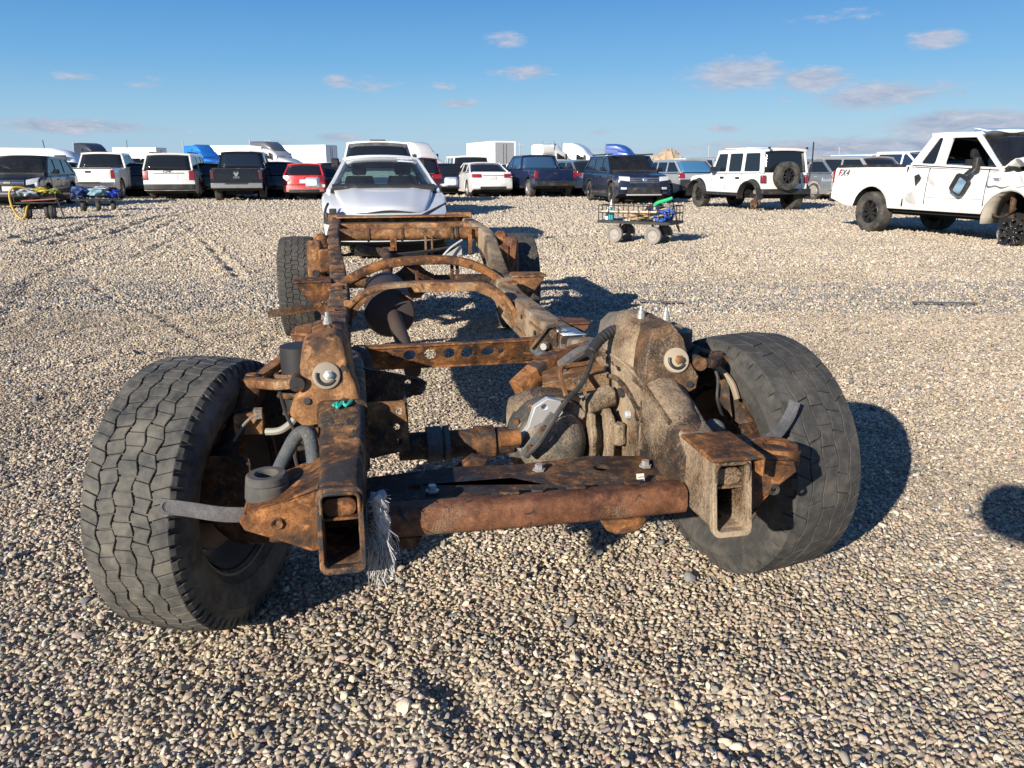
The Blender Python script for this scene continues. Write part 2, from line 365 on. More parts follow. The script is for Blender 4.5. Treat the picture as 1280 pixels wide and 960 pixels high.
def ground_mesh():
    th = np.concatenate([np.linspace(-180, -56, 42)[:-1], np.linspace(-56, 56, 330), np.linspace(56, 180, 42)[1:-1]])
    th = np.radians(th); nT = len(th)
    rr = [.55]
    while rr[-1] < 4000: rr.append(rr[-1] * (1.011 if rr[-1] < 45 else 1.06))
    rr = np.array(rr); nR = len(rr)
    RR, TT = np.meshgrid(rr, th, indexing='ij'); x = RR * np.sin(TT); y = RR * np.cos(TT)
    z = hgt(x, y); z[RR > 60] = 0; z -= .012
    v = np.stack([x, y, z], -1).reshape(-1, 3); v = np.vstack([v, [[0, 0, 0]]]); c = len(v) - 1
    i, k = np.meshgrid(np.arange(nR - 1), np.arange(nT), indexing='ij'); q = (k + 1) % nT
    f = np.stack([i * nT + k, i * nT + q, (i + 1) * nT + q, (i + 1) * nT + k], -1).reshape(-1, 4)
    me = bpy.data.meshes.new('ground')
    me.from_pydata(v.tolist(), [], f.tolist() + [(int((t + 1) % nT), int(t), c) for t in range(nT)])
    me.polygons.foreach_set('use_smooth', [True] * len(me.polygons))
    o = bpy.data.objects.new('ground', me); COL.objects.link(o); o['kind'] = 'structure'
    m, nt, b = new_mat('gravel_ground'); co = objco(nt)
    wob = nt.nodes.new('ShaderNodeVectorMath'); wob.operation = 'ADD'; nt.links.new(co, wob.inputs[0])
    sc = nt.nodes.new('ShaderNodeVectorMath'); sc.operation = 'SCALE'; sc.inputs['Scale'].default_value = .012
    nt.links.new(noise(nt, co, 30, 2, .5, 0, 1), sc.inputs[0]); nt.links.new(sc.outputs[0], wob.inputs[1])
    def vor(scale, feat='F1'):
        n = nt.nodes.new('ShaderNodeTexVoronoi'); n.feature = feat; n.inputs['Scale'].default_value = scale; nt.links.new(wob.outputs[0], n.inputs['Vector']); return n
    v1 = vor(46); v2 = vor(21); v3 = vor(9)
    sp = nt.nodes.new('ShaderNodeSeparateColor'); nt.links.new(v1.outputs['Color'], sp.inputs[0])
    stone = [(0.0, (.16, .145, .125)), (.18, (.33, .29, .235)), (.42, (.46, .40, .31)), (.66, (.56, .485, .375)), (.86, (.62, .545, .43)), (1., (.70, .64, .53))]
    c1 = ramp(nt, sp.outputs[0], stone)
    sp2 = nt.nodes.new('ShaderNodeSeparateColor'); nt.links.new(v2.outputs['Color'], sp2.inputs[0])
    c2 = ramp(nt, sp2.outputs[1], stone)
    sp3 = nt.nodes.new('ShaderNodeSeparateColor'); nt.links.new(v3.outputs['Color'], sp3.inputs[0])
    c = mix(nt, .35, c1, c2); c = mix(nt, mth(nt, 'MULTIPLY', ramp(nt, sp3.outputs[2], [(.0, 0.), (1, 1.)]), .10), c, (.16, .14, .12))
    big = noise(nt, co, .35, 5, .6, .6)
    c = mix(nt, ramp(nt, big, [(.35, 0), (.7, 1)]), c, mix(nt, .5, c, (.85, .78, .68), 'MULTIPLY'))
    gaps = ramp(nt, v1.outputs['Distance'], [(.0, 0), (.55, .1), (.85, 1)])
    nt.links.new(c, b.inputs['Base Color']); b.inputs['Roughness'].default_value = .9; b.inputs['Specular IOR Level'].default_value = .2
    h = mth(nt, 'ADD', mth(nt, 'MULTIPLY', mth(nt, 'SUBTRACT', 1., v1.outputs['Distance']), .011), mth(nt, 'MULTIPLY', mth(nt, 'SUBTRACT', 1., v2.outputs['Distance']), .022))
    h = mth(nt, 'ADD', h, mth(nt, 'MULTIPLY', mth(nt, 'SUBTRACT', 1., v3.outputs['Distance']), .022))
    h = mth(nt, 'ADD', h, mth(nt, 'MULTIPLY', noise(nt, co, 2.2, 5, .6), .03))
    bump(nt, b, h, .6, 1.0)
    me.materials.append(m); return o
ground_mesh()

def pebble(i):
    rs = np.random.RandomState(100 + i)
    bm = bmesh.new(); bmesh.ops.create_icosphere(bm, subdivisions=2, radius=1.0)
    P = np.array([v.co[:] for v in bm.verts])
    for _ in range(10):
        n = rs.normal(size=3); n /= np.linalg.norm(n); d = rs.uniform(.52, .84); s = P @ n; k = s > d; P[k] -= np.outer(s[k] - d, n) * .92
    P += rs.normal(size=P.shape) * .025
    P *= np.array([rs.uniform(1.0, 1.35), rs.uniform(.75, 1.), rs.uniform(.5, .78)])
    for v, p in zip(bm.verts, P): v.co = p
    me = bpy.data.meshes.new('pebble'); bm.to_mesh(me); bm.free()
    me.polygons.foreach_set('use_smooth', [True] * len(me.polygons)); me.set_sharp_from_angle(angle=R(38))
    return me
def gravel():
    rs = np.random.RandomState(11); pts = []
    def band(y0, y1, sp, size, lift, keep=1.0, lo=.0):
        xm = .84 * y1 + 1.5
        gx, gy = np.meshgrid(np.arange(-xm, xm, sp), np.arange(y0, y1, sp)); gx = gx.ravel(); gy = gy.ravel()
        gx = gx + rs.uniform(-.55, .55, gx.shape) * sp; gy = gy + rs.uniform(-.55, .55, gy.shape) * sp
        k = (np.abs(gx) < .84 * gy + 1.4 - rs.rand(len(gx)) ** 2 * .8) & (rs.rand(len(gx)) < keep); gx = gx[k]; gy = gy[k]
        s = size * np.clip(np.exp(rs.normal(0, .30, len(gx))), .5, 1.7)
        pts.append(np.stack([gx, gy, hgt(gx, gy) + lift + rs.uniform(-.003, .004, len(gx)), s], -1))
    band(.75, 4.4, .0130, .0065, -.005); band(.75, 4.6, .040, .0082, .003, .5)
    band(.75, 4.6, .17, .0145, .002, .16); band(.75, 4.6, .36, .0175, .0, .2)
    band(4.4, 7.0, .0165, .0081, -.005)
    near = np.vstack(pts); pts.clear()
    band(7.0, 10.5, .027, .0125, -.007); band(10.5, 15., .042, .0182, -.009); band(15., 23., .068, .028, -.014); band(23., 36., .125, .047, -.027); band(36., 75., .40, .10, -.06)
    far = np.vstack(pts)
    A = near; n = len(A)
    me = bpy.data.meshes.new('gravel'); me.from_pydata(A[:, :3].tolist(), [], [])
    def attr(nm, typ, arr, key):
        a = me.attributes.new(nm, typ, 'POINT'); a.data.foreach_set(key, np.ascontiguousarray(arr, dtype=np.float32 if typ != 'INT' else np.int32).ravel())
    attr('rot', 'FLOAT_VECTOR', np.stack([rs.normal(0, .35, n), rs.normal(0, .35, n), rs.uniform(0, 6.283, n)], -1), 'vector')
    attr('scl', 'FLOAT', A[:, 3], 'value'); attr('vid', 'INT', rs.randint(0, 10, n), 'value')
    def colours(A):
      n = len(A)
      pal = np.array([(.40, .335, .245), (.46, .385, .28), (.33, .275, .205), (.52, .45, .345), (.28, .255, .225), (.20, .195, .19), (.155, .16, .165), (.44, .33, .225), (.60, .54, .44), (.37, .30, .245), (.24, .215, .18), (.42, .34, .30)])
      pr = np.array([.19, .19, .13, .14, .09, .035, .02, .06, .07, .05, .025, .015]); pr /= pr.sum()
      ci = rs.choice(len(pal), n, p=pr); big = (A[:, 3] > .016) & (A[:, 1] < 9); ci[big & (rs.rand(n) < .75)] = 6
      c = pal[ci] * np.array([1.10, 1.09, 1.09]) * np.clip(rs.normal(1, .14, (n, 1)), .6, 1.4) * np.clip(rs.normal(1, .03, (n, 3)), .9, 1.1)
      pw = sum(np.sin(A[:, 0] * kx + A[:, 1] * ky + p) for kx, ky, p in ((1.3, .7, 0), (-.8, 1.9, 2), (2.9, -1.1, 4), (.5, -3.1, 1), (4.3, 2.2, 3)))[:, None] / 5; c = c * (1 + .16 * pw)
      k = np.clip(1.15 - A[:, 1:2] / 28, .35, 1); mean = np.array([.455, .392, .305]); c = mean + (c - mean) * k
      return c
    c = colours(A)
    attr('stone_col', 'FLOAT_VECTOR', c, 'vector')
    o = bpy.data.objects.new('gravel', me); COL.objects.link(o); tag(o, 'loose tan and grey gravel stones covering the yard', 'gravel', kind='stuff')
    m, nt, b = new_mat('gravel_stone'); at = nt.nodes.new('ShaderNodeAttribute'); at.attribute_type = 'INSTANCER'; at.attribute_name = 'stone_col'
    co = objco(nt); n1 = noise(nt, co, 2.2, 5, .65); n2 = noise(nt, co, 9, 4, .6)
    cc = mix(nt, ramp(nt, n1, [(.3, 0), (.7, 1)]), mix(nt, 1., at.outputs['Vector'], (.80, .80, .82), 'MULTIPLY'), mix(nt, 1., at.outputs['Vector'], (1.12, 1.1, 1.06), 'MULTIPLY'))
    nt.links.new(cc, b.inputs['Base Color']); b.inputs['Roughness'].default_value = .82; b.inputs['Specular IOR Level'].default_value = .3
    bump(nt, b, n2, .3, .06)
    pc = bpy.data.collections.new('pebble_shapes')
    for i in range(10):
        pm = pebble(i); pm.materials.append(m); po = bpy.data.objects.new('pebble_shape', pm); pc.objects.link(po)
    ng = bpy.data.node_groups.new('scatter_gravel', 'GeometryNodeTree')
    ng.interface.new_socket('Geometry', in_out='INPUT', socket_type='NodeSocketGeometry'); ng.interface.new_socket('Geometry', in_out='OUTPUT', socket_type='NodeSocketGeometry')
    gi = ng.nodes.new('NodeGroupInput'); go = ng.nodes.new('NodeGroupOutput'); ip = ng.nodes.new('GeometryNodeInstanceOnPoints'); ci_ = ng.nodes.new('GeometryNodeCollectionInfo')
    ci_.inputs['Collection'].default_value = pc; ci_.inputs['Separate Children'].default_value = True; ci_.inputs['Reset Children'].default_value = True
    def na(nm, dt): k = ng.nodes.new('GeometryNodeInputNamedAttribute'); k.data_type = dt; k.inputs['Name'].default_value = nm; return k.outputs['Attribute']
    L = ng.links.new; L(gi.outputs[0], ip.inputs['Points']); L(ci_.outputs[0], ip.inputs['Instance']); ip.inputs['Pick Instance'].default_value = True
    L(na('vid', 'INT'), ip.inputs['Instance Index']); L(na('scl', 'FLOAT'), ip.inputs['Scale'])
    er = ng.nodes.new('FunctionNodeEulerToRotation'); L(na('rot', 'FLOAT_VECTOR'), er.inputs[0]); L(er.outputs[0], ip.inputs['Rotation'])
    L(ip.outputs[0], go.inputs[0])
    md = o.modifiers.new('scatter', 'NODES'); md.node_group = ng
    # beyond a few metres: the same stones as eight-sided chips, one mesh
    n2 = len(far); base = np.array([(1, 0, 0), (0, 1, 0), (-1, 0, 0), (0, -1, 0), (0, 0, 1), (0, 0, -.6)], float)
    tri = np.array([(0, 1, 4), (1, 2, 4), (2, 3, 4), (3, 0, 4), (1, 0, 5), (2, 1, 5), (3, 2, 5), (0, 3, 5)])
    P = base[None] * rs.uniform(.75, 1.25, (n2, 6, 1)) * np.stack([rs.uniform(1., 1.35, n2), rs.uniform(.75, 1., n2), rs.uniform(.6, .95, n2)], -1)[:, None, :] * 1.12
    P[:, :5] += rs.normal(0, .16, (n2, 5, 3)); t = rs.uniform(0, 6.283, n2); ct, st = np.cos(t)[:, None], np.sin(t)[:, None]
    P = np.stack([P[..., 0] * ct - P[..., 1] * st, P[..., 0] * st + P[..., 1] * ct, P[..., 2]], -1) * far[:, 3][:, None, None] + far[:, None, :3]
    F = (tri[None] + (np.arange(n2) * 6)[:, None, None]).reshape(-1, 3)
    fm = bpy.data.meshes.new('gravel'); fm.vertices.add(n2 * 6); fm.vertices.foreach_set('co', P.astype(np.float32).ravel())
    fm.loops.add(len(F) * 3); fm.loops.foreach_set('vertex_index', F.astype(np.int32).ravel()); fm.polygons.add(len(F)); fm.polygons.foreach_set('loop_start', np.arange(0, len(F) * 3, 3, dtype=np.int32)); fm.update(calc_edges=True)
    a = fm.attributes.new('stone_col', 'FLOAT_VECTOR', 'POINT'); a.data.foreach_set('vector', np.repeat(colours(far), 6, axis=0).astype(np.float32).ravel())
    m2, nt, b = new_mat('gravel_stone_small'); at = nt.nodes.new('ShaderNodeAttribute'); at.attribute_name = 'stone_col'
    nt.links.new(at.outputs['Vector'], b.inputs['Base Color']); b.inputs['Roughness'].default_value = .85; b.inputs['Specular IOR Level'].default_value = .25
    fm.materials.append(m2); fo = bpy.data.objects.new('gravel', fm); COL.objects.link(fo); tag(fo, 'fine gravel stones stretching back between the parked cars', 'gravel', kind='stuff')
    print('gravel stones', n, n2)
gravel()

# ================================================================ MATERIAL SET
M_RUST = rust('rust_orange', [(.030, .026, .025), (.14, .067, .031), (.36, .165, .06)], mudamt=.12, scale=5, seed=1, black=.25)
M_RUSTD = rust('rust_dark', [(.024, .023, .025), (.062, .040, .028), (.19, .095, .045)], mudamt=.14, scale=6, seed=4, black=.45)
M_RAIL = rust('rail_peeling_black', [(.028, .028, .031), (.085, .055, .036), (.30, .15, .065)], mudamt=.24, scale=4.2, seed=9, mud=(.36, .27, .17), black=.5)
M_MUD = rust('mud_caked_steel', [(.035, .033, .032), (.085, .062, .044), (.20, .115, .062)], mudamt=.55, scale=4.5, seed=14, mud=(.36, .275, .185))
M_RED = rust('red_rust', [(.085, .04, .027), (.19, .086, .048), (.28, .135, .074)], mudamt=.16, scale=8, seed=21, flake=.25, black=.08)
M_TAN = rust('tan_rust', [(.05, .034, .024), (.21, .11, .052), (.40, .215, .10)], mudamt=.22, scale=5, seed=31, mud=(.40, .31, .20), black=.12)
M_GREYST = rust('grey_painted_steel', [(.09, .10, .115), (.13, .14, .155), (.18, .18, .18)], mudamt=.2, scale=6, seed=41, flake=.1)
M_SWAY = rust('blue_grey_bar', [(.055, .068, .085), (.075, .088, .105), (.10, .11, .12)], mudamt=.1, scale=6, seed=51, flake=.05)
M_BOLT = plain('zinc_bolt', (.55, .54, .50), .4, .7, var=.25, scale=60, dust=.3)
M_ALU = plain('cast_aluminium', (.50, .50, .50), .45, .35, var=.15, scale=30, bmp=.2, dust=.25)
M_RUB = plain('tyre_rubber', (.036, .037, .038), .7, 0, .35, var=.45, scale=40, bmp=.35, dust=.55, dustcol=(.18, .165, .135))
M_RUBD = plain('dusty_tyre_rubber', (.048, .047, .045), .8, 0, .3, var=.45, scale=40, bmp=.35, dust=.38, dustcol=(.17, .15, .125))
M_HOSE = plain('black_hose', (.03, .03, .032), .55, 0, .4, dust=.3)
M_RIMD = plain('sooty_rim', (.20, .185, .165), .6, .4, .4, var=.35, scale=14, dust=.55, dustcol=(.16, .13, .10))
M_BLKP = plain('black_plastic', (.025, .025, .027), .55, 0, .4, var=.2, dust=.2)
M_TEAL = plain('teal_marker', (.03, .38, .30), .6, 0, .3, var=.15)
M_ROPE = plain('frayed_white_rope', (.40, .385, .37), .9, 0, .1, var=.35, scale=90, bmp=.4)
M_LABEL = plain('white_label', (.75, .78, .80), .5, 0, .4, var=.1, scale=30)
M_INK = plain('label_ink', (.10, .15, .20), .6, 0, .3)

# ================================================================ TYRES
def tyre_mesh(Rr, Wd, rim_r, n=64):
    h = Wd / 2
    prof = [(-h * .66, rim_r - .012), (-h * .78, rim_r + .006), (-h * .86, rim_r + (Rr - rim_r) * .13), (-h * .90, rim_r + (Rr - rim_r) * .145), (-h * .93, rim_r + (Rr - rim_r) * .22), (-h * 1.0, rim_r + (Rr - rim_r) * .48), (-h * 1.0, rim_r + (Rr - rim_r) * .56), (-h * 1.015, rim_r + (Rr - rim_r) * .575), (-h * 1.0, rim_r + (Rr - rim_r) * .59), (-h * .97, rim_r + (Rr - rim_r) * .72), (-h * .88, Rr - .026), (-h * .80, Rr - .014), (-h * .4, Rr - .009), (0, Rr - .008)]
    prof += [(-a, r) for a, r in reversed(prof[:-1])]
    return prof
def detailed_tyre(parent, Rr, Wd, rim_r, seed, gap=.0042, mat=None, NB=54, lat=.5, amp=.06):
    """all-terrain tyre: carcass, zigzag tread blocks, side lugs"""
    mb = MB(); prof = tyre_mesh(Rr, Wd, rim_r); mb.lathe(prof, n=88); mb.lathe([(-Wd * .33, rim_r - .012), (Wd * .33, rim_r - .012)], n=48)
    t = mb.build('tyre', mat or M_RUBD, parent, smooth=30)
    rs = random.Random(seed); h = Wd / 2 * .86; edges = [-1, -.60, -.21, .21, .60, 1]
    tri = lambda a: 2 * abs(2 * (a - math.floor(a + .5))) - 1
    def zz(b, th): return 0 if b in (0, 5) else amp * tri(th * NB / (2 * math.pi) * .5 + .25 * b)
    def P(u, th, lift):
        r = Rr - .0075 * abs(u) ** 3.2 + lift
        return (u * h, r * math.cos(th), r * math.sin(th))
    mb = MB()
    for i in range(5):
        off = (.37 * i) % 1
        for k in range(NB):
            w = 2 * math.pi / NB; t0 = (k + off) * w + rs.uniform(-.06, .06) * w; t1 = (k + 1 + off) * w - gap / Rr * lat
            g = gap / h / 2; ts = [t0, t0 + (t1 - t0) * .33, t0 + (t1 - t0) * .67, t1]; skew = .10 * w * (1 if i % 2 else -1) * (i - 2)
            L = [(edges[i] + zz(i, a) + (g if i else 0), a - skew) for a in ts]; Rg = [(edges[i + 1] + zz(i + 1, a) - (g if i < 4 else 0), a + skew) for a in ts]
            lp = [P(u, a, -.012) for u, a in L] + [P(u, a, -.012) for u, a in reversed(Rg)]; lift = rs.uniform(-.0006, .0004)
            tp = [P(u, a, lift) for u, a in L] + [P(u, a, lift) for u, a in reversed(Rg)]
            fs = [(8, 9, 14, 15), (9, 10, 13, 14), (10, 11, 12, 13)] + [(j, (j + 1) % 8, 8 + (j + 1) % 8, 8 + j) for j in range(8)]
            mb.add(lp + tp, fs)
    for s in (-1, 1):
        for k in range(NB):
            w = 2 * math.pi / NB; t0 = (k + (.0 if s < 0 else .48)) * w; t1 = t0 + w * (.72 if k % 2 else .55); d = .034 if k % 2 else .022
            a = [(s * h * 1.0, Rr - .0075), (s * h * 1.085, Rr - .019), (s * h * 1.135, Rr - .020 - d)]; b = [(s * h * .97, Rr - .016), (s * h * 1.03, Rr - .026), (s * h * 1.09, Rr - .022 - d)]
            vs = [(x, r * math.cos(t), r * math.sin(t)) for t in (t0, t1) for (x, r) in a + b]
            mb.add(vs, [(0, 1, 7, 6), (1, 2, 8, 7), (0, 3, 4, 1), (1, 4, 5, 2), (6, 7, 10, 9), (7, 8, 11, 10), (2, 5, 11, 8), (0, 6, 9, 3)])
    tr = mb.build('tread', mat or M_RUBD, t, smooth=0, recalc=True); tr.modifiers.new('bevel', 'BEVEL').width = .0012; tr.modifiers['bevel'].segments = 1
    return t

# ================================================================ TRUCK FRAME ON WHEELS (the wreck in front)
CH_O = Vector((-.03, 2.155, 0)); CH_A = R(11)
ch = empty('truck_chassis', CH_O, CH_A, 'rusty bare pickup chassis on four tyres, standing on gravel in the foreground', 'truck chassis')
RAILP = [(-.56, .455, .620, .175, .088), (-.42, .455, .622, .178, .095), (-.30, .455, .635, .185, .105), (-.16, .455, .675, .195, .118), (0, .45, .70, .20, .12), (.25, .45, .70, .20, .12), (.5, .46, .68, .19, .115), (.8, .485, .625, .19, .115), (1.1, .515, .58, .19, .12), (1.45, .53, .56, .19, .12),
         (2.1, .525, .555, .19, .12), (2.6, .525, .565, .19, .118), (3.0, .535, .625, .185, .11), (3.4, .56, .735, .18, .09), (3.75, .58, .81, .17, .09), (4.2, .585, .835, .165, .09), (4.8, .585, .845, .15, .09), (5.35, .585, .85, .14, .09)]
for s in (-1, 1):
    secs = []
    for (y, x, zt, h, w) in smooth_path(RAILP, 5):
        secs.append([(s * x + u, y, zt - h / 2 + v) for u, v in rrect(w, h, .016, 3)])
    o = MB().loft(secs, caps=False).build('frame_rail', M_RAIL if s < 0 else M_MUD, ch, smooth=30, solid=.007)
    if s > 0: o['label'] = 'rail caked in dried mud'
    # weld seams, holes and stiffening lip along the inner wall
    for y0, y1 in ((1.0, 1.75), (1.85, 2.5)):
        for dz in (.045, .145):
            mb = MB(); mb.bar((s * .4665, y0, .563 - dz), (s * .4635, y1, .556 - dz), .010, .012); mb.build('stiffening_rib', M_RAIL if s < 0 else M_TAN, ch, bevel=.003)
    for y, z in ((.62, .60), (1.02, .53), (1.62, .48), (1.95, .50), (2.45, .47)):
        mb = MB(); mb.lathe([(0, 0), (0, .013), (s * -.003, .013)], (s * .4625, y, z), 'X', 12); mb.build('rail_hole', M_BLKP, ch)
    for y in (-.12, .46, 1.05):   # seam straps round the rail
        q = [p for p in smooth_path(RAILP, 5) if p[0] >= y][0]
        mb = MB(); mb.loft([[(s * q[1] + u, y + d, q[2] - q[3] / 2 + v) for u, v in rrect(q[4] + .012, q[3] + .012, .018, 3)] for d in (0, .012)], caps=True); mb.build('weld_seam', M_RUSTD if s < 0 else M_MUD, ch)
mb = MB(); mb.box((.462, -.475, .630), (.135, .185, .012)); mb.box((.5275, -.475, .607), (.010, .185, .05)); mb.build('horn_cap', M_RUST, ch, bevel=.006)
# horn end plates with the oval shelf inside
for s in (-1, 1):
    m = M_RUST if s < 0 else M_MUD
    mb = MB(); q = rrect(.100, .188, .018, 3); i = rrect(.078, .160, .012, 3)
    mb.prism(q, [i], lambda u, v, t: (s * .455 + u, t + (.5325 + v - .5325) * .18, .5325 + v), -.567, -.545); mb.build('horn_rim', M_RUSTD if s < 0 else M_MUD, ch, bevel=.003)
    mb = MB(); mb.prism(rrect(.072, .042, .018, 4), [], lambda u, v, t: (s * .457 + u, t, .573 + v), -.53, -.40); mb.box((s * .455, -.46, .549), (.078, .16, .006)); mb.build('horn_shelf', m, ch, bevel=.004)
    mb = MB(); mb.box((s * .455, -.38, .535), (.078, .006, .16)); mb.build('horn_bulkhead', M_RUSTD, ch)
    mb = MB(); mb.lathe([(0, 0), (0, .014), (-.008, .014)], (s * .455, -.49, .452), 'Z', 12); mb.build('bolt', M_RUSTD, ch)
# body mount brackets flaring out from the horns
for s in (-1, 1):
    m = M_RUST if s < 0 else M_RUST
    mb = MB(); poly = [(.395, .60), (.60, .560), (.668, .545), (.682, .525), (.672, .502), (.60, .470), (.53, .435), (.395, .44)]
    if s > 0: poly = [(.395, .605), (.60, .590), (.648, .585), (.658, .558), (.62, .535), (.57, .48), (.54, .45), (.395, .44)]
    ya = -.46 if s < 0 else -.50
    fm = lambda u, v, t: (s * (u + .105), t, v) if s < 0 else (s * (u + .108), t, v)
    poly = [(u - .0, v) for u, v in poly]; fm2 = lambda u, v, t: (s * max(u, .502), t, v)
    mb.prism(poly, [], fm2, ya, ya + .012)
    mb.prism([(p[0], p[1]) for p in poly[:3]] + [(poly[2][0], poly[2][1] - .012), (poly[0][0], poly[0][1] - .012)], [], fm2, ya, ya + .20)
    mb.prism([(u, v) for u, v in poly[2:]] + [(poly[-1][0], poly[-1][1] + .012), (poly[3][0] - .015, poly[3][1] + .004)], [], fm2, ya + .01, ya + .17)
    o = mb.build('body_mount_bracket', m, ch, bevel=.006, smooth=35)
    mb = MB(); mb.lathe([(0, .006), (-.004, .009), (-.006, .013), (-.001, .016)], (s * .60, ya - .001, .515), 'Y', 12); mb.build('bolt', M_RUSTD, ch)
# left rubber bushing, right open ring
mb = MB(); mb.lathe([(0, .024), (.055, .024), (.060, .028), (.060, .043), (.056, .047), (.042, .049), (.039, .046), (.035, .050), (.006, .053), (0, .051)], (-.626, -.37, .542), 'Z', 32); mb.lathe([(.02, 0), (.02, .0245)], (-.626, -.37, .542), 'Z', 20)
mb.build('mount_bushing', plain('perished_rubber', (.07, .068, .065), .75, 0, .3, dust=.55, dustcol=(.22, .19, .155), bmp=.2), ch, smooth=30)
mb = MB(); mb.lathe([(0, .03), (.012, .032), (.014, .056), (0, .062)], (.652, -.40, .582), 'Z', 28); mb.lathe([(.002, 0), (.002, .031)], (.652, -.40, .582), 'Z', 20, mi=1)
mb.prism(circ(0, 0, .064, 22), [circ(0, 0, .03, 18)], lambda u, v, t: (.652 + u, -.40 + v, t), .549, .584)
mb.build('mount_ring', [M_RUST, M_BLKP], ch, smooth=35)
# flat straps sticking out to both sides
def strap(pts, w, th, mat, hole=None):
    pts = smooth_path(pts, 5); mb = MB(); secs = []
    for i, p in enumerate(pts):
        p = Vector(p); d = (Vector(pts[min(i + 1, len(pts) - 1)]) - Vector(pts[max(i - 1, 0)])).normalized(); a = Vector((0, -1, .25)); a = (a - d * a.dot(d)).normalized(); b = d.cross(a)
        secs.append([p + b * u + a * v for u, v in rrect(w, th, min(w, th) * .3, 2)])
    mb.loft(secs)
    o = mb.build('strap', mat, ch, smooth=40)
    if hole:
        k = MB(); k.lathe([(0, .004), (0, .011), (-.002, .012)], hole, (Vector((0, 1, -.25)).normalized(), Vector((1, 0, 0)), Vector((0, .25, 1)).normalized()), 14); k.build('strap_hole', M_BLKP, o)
    return o
strap([(-.872, -.345, .530), (-.80, -.365, .522), (-.72, -.385, .512), (-.62, -.385, .505), (-.54, -.37, .498)], .036, .007, M_GREYST, (-.855, -.352, .529))
strap([(.59, -.36, .575), (.65, -.335, .575), (.71, -.30, .582), (.752, -.27, .60), (.782, -.25, .628), (.795, -.24, .655)], .034, .007, M_GREYST)

# front crossmembers
mb = MB(); secs = []
for x, z in [(-.40, .470), (-.2, .470), (0, .468), (.2, .469), (.40, .471)]:
    secs.append([(x, -.40 + u, z + v) for u, v in rrect(.08, .076, .026, 4)])
mb.loft(secs); o = mb.build('front_crossmember', M_RED, ch, smooth=40, bevel=0); o['label'] = 'red rusted front cross tube'
mb = MB(); mb.prism([(-.40, -.36), (.40, -.36), (.40, -.16), (.22, -.13), (.02, -.155), (-.15, -.14), (-.40, -.17)], [circ(-.28, -.26, .018, 10), circ(.24, -.22, .022, 12)], lambda u, v, t: (u, v, t + .02 * (v + .36)), .475, .487)
mb.prism([(-.40, .455), (.40, .455), (.40, .40), (.30, .378), (-.30, .378), (-.40, .40)], [], lambda u, v, t: (u, t, v), -.168, -.156)
mb.build('radiator_crossmember', M_RUSTD, ch, bevel=.004)
for x, y in ((.065, -.21), (-.235, -.3), (.36, -.24)):
    mb = MB(); mb.lathe([(0, .018), (.005, .018), (.006, .012), (.018, .011), (.018, 0)], (x, y, .492), 'Z', 6); mb.build('bolt', M_BOLT, ch)
mb = MB(); mb.box((.305, -.352, .503), (.021, .002, .032), Matrix.Rotation(-.45, 3, 'X')); o = mb.build('part_sticker', plain('sticker', (.62, .57, .48), .6, var=.2, scale=80), ch)
mb = MB()
for i in range(4): mb.box((.305, -.3545 - i * .0018 + .002, .511 - i * .006), (.015, .001, .0022), Matrix.Rotation(-.45, 3, 'X'))
mb.build('sticker_print', M_INK, o)
mb = MB(); mb.prism([(.18, .43), (.30, .43), (.29, .405), (.265, .392), (.215, .392), (.19, .405)], [], lambda u, v, t: (u, t, v), -.43, -.34); mb.build('tow_tab', M_RUST, ch, bevel=.006)
mb = MB(); mb.prism([(-.395, .43), (-.27, .43), (-.28, .40), (-.395, .395)], [], lambda u, v, t: (u, t, v), -.42, -.30); mb.build('tow_tab', M_RUST, ch, bevel=.006)
# dents and torn lip on the tube
for x, w in ((.12, .05), (.02, .03), (.27, .04), (-.05, .05)):
    mb = MB(); mb.box((x, -.385, .512), (w, .02, .008), Matrix.Rotation(random.uniform(-.2, .2), 3, 'Z')); mb.build('torn_lip', M_RUSTD, ch, bevel=.003)

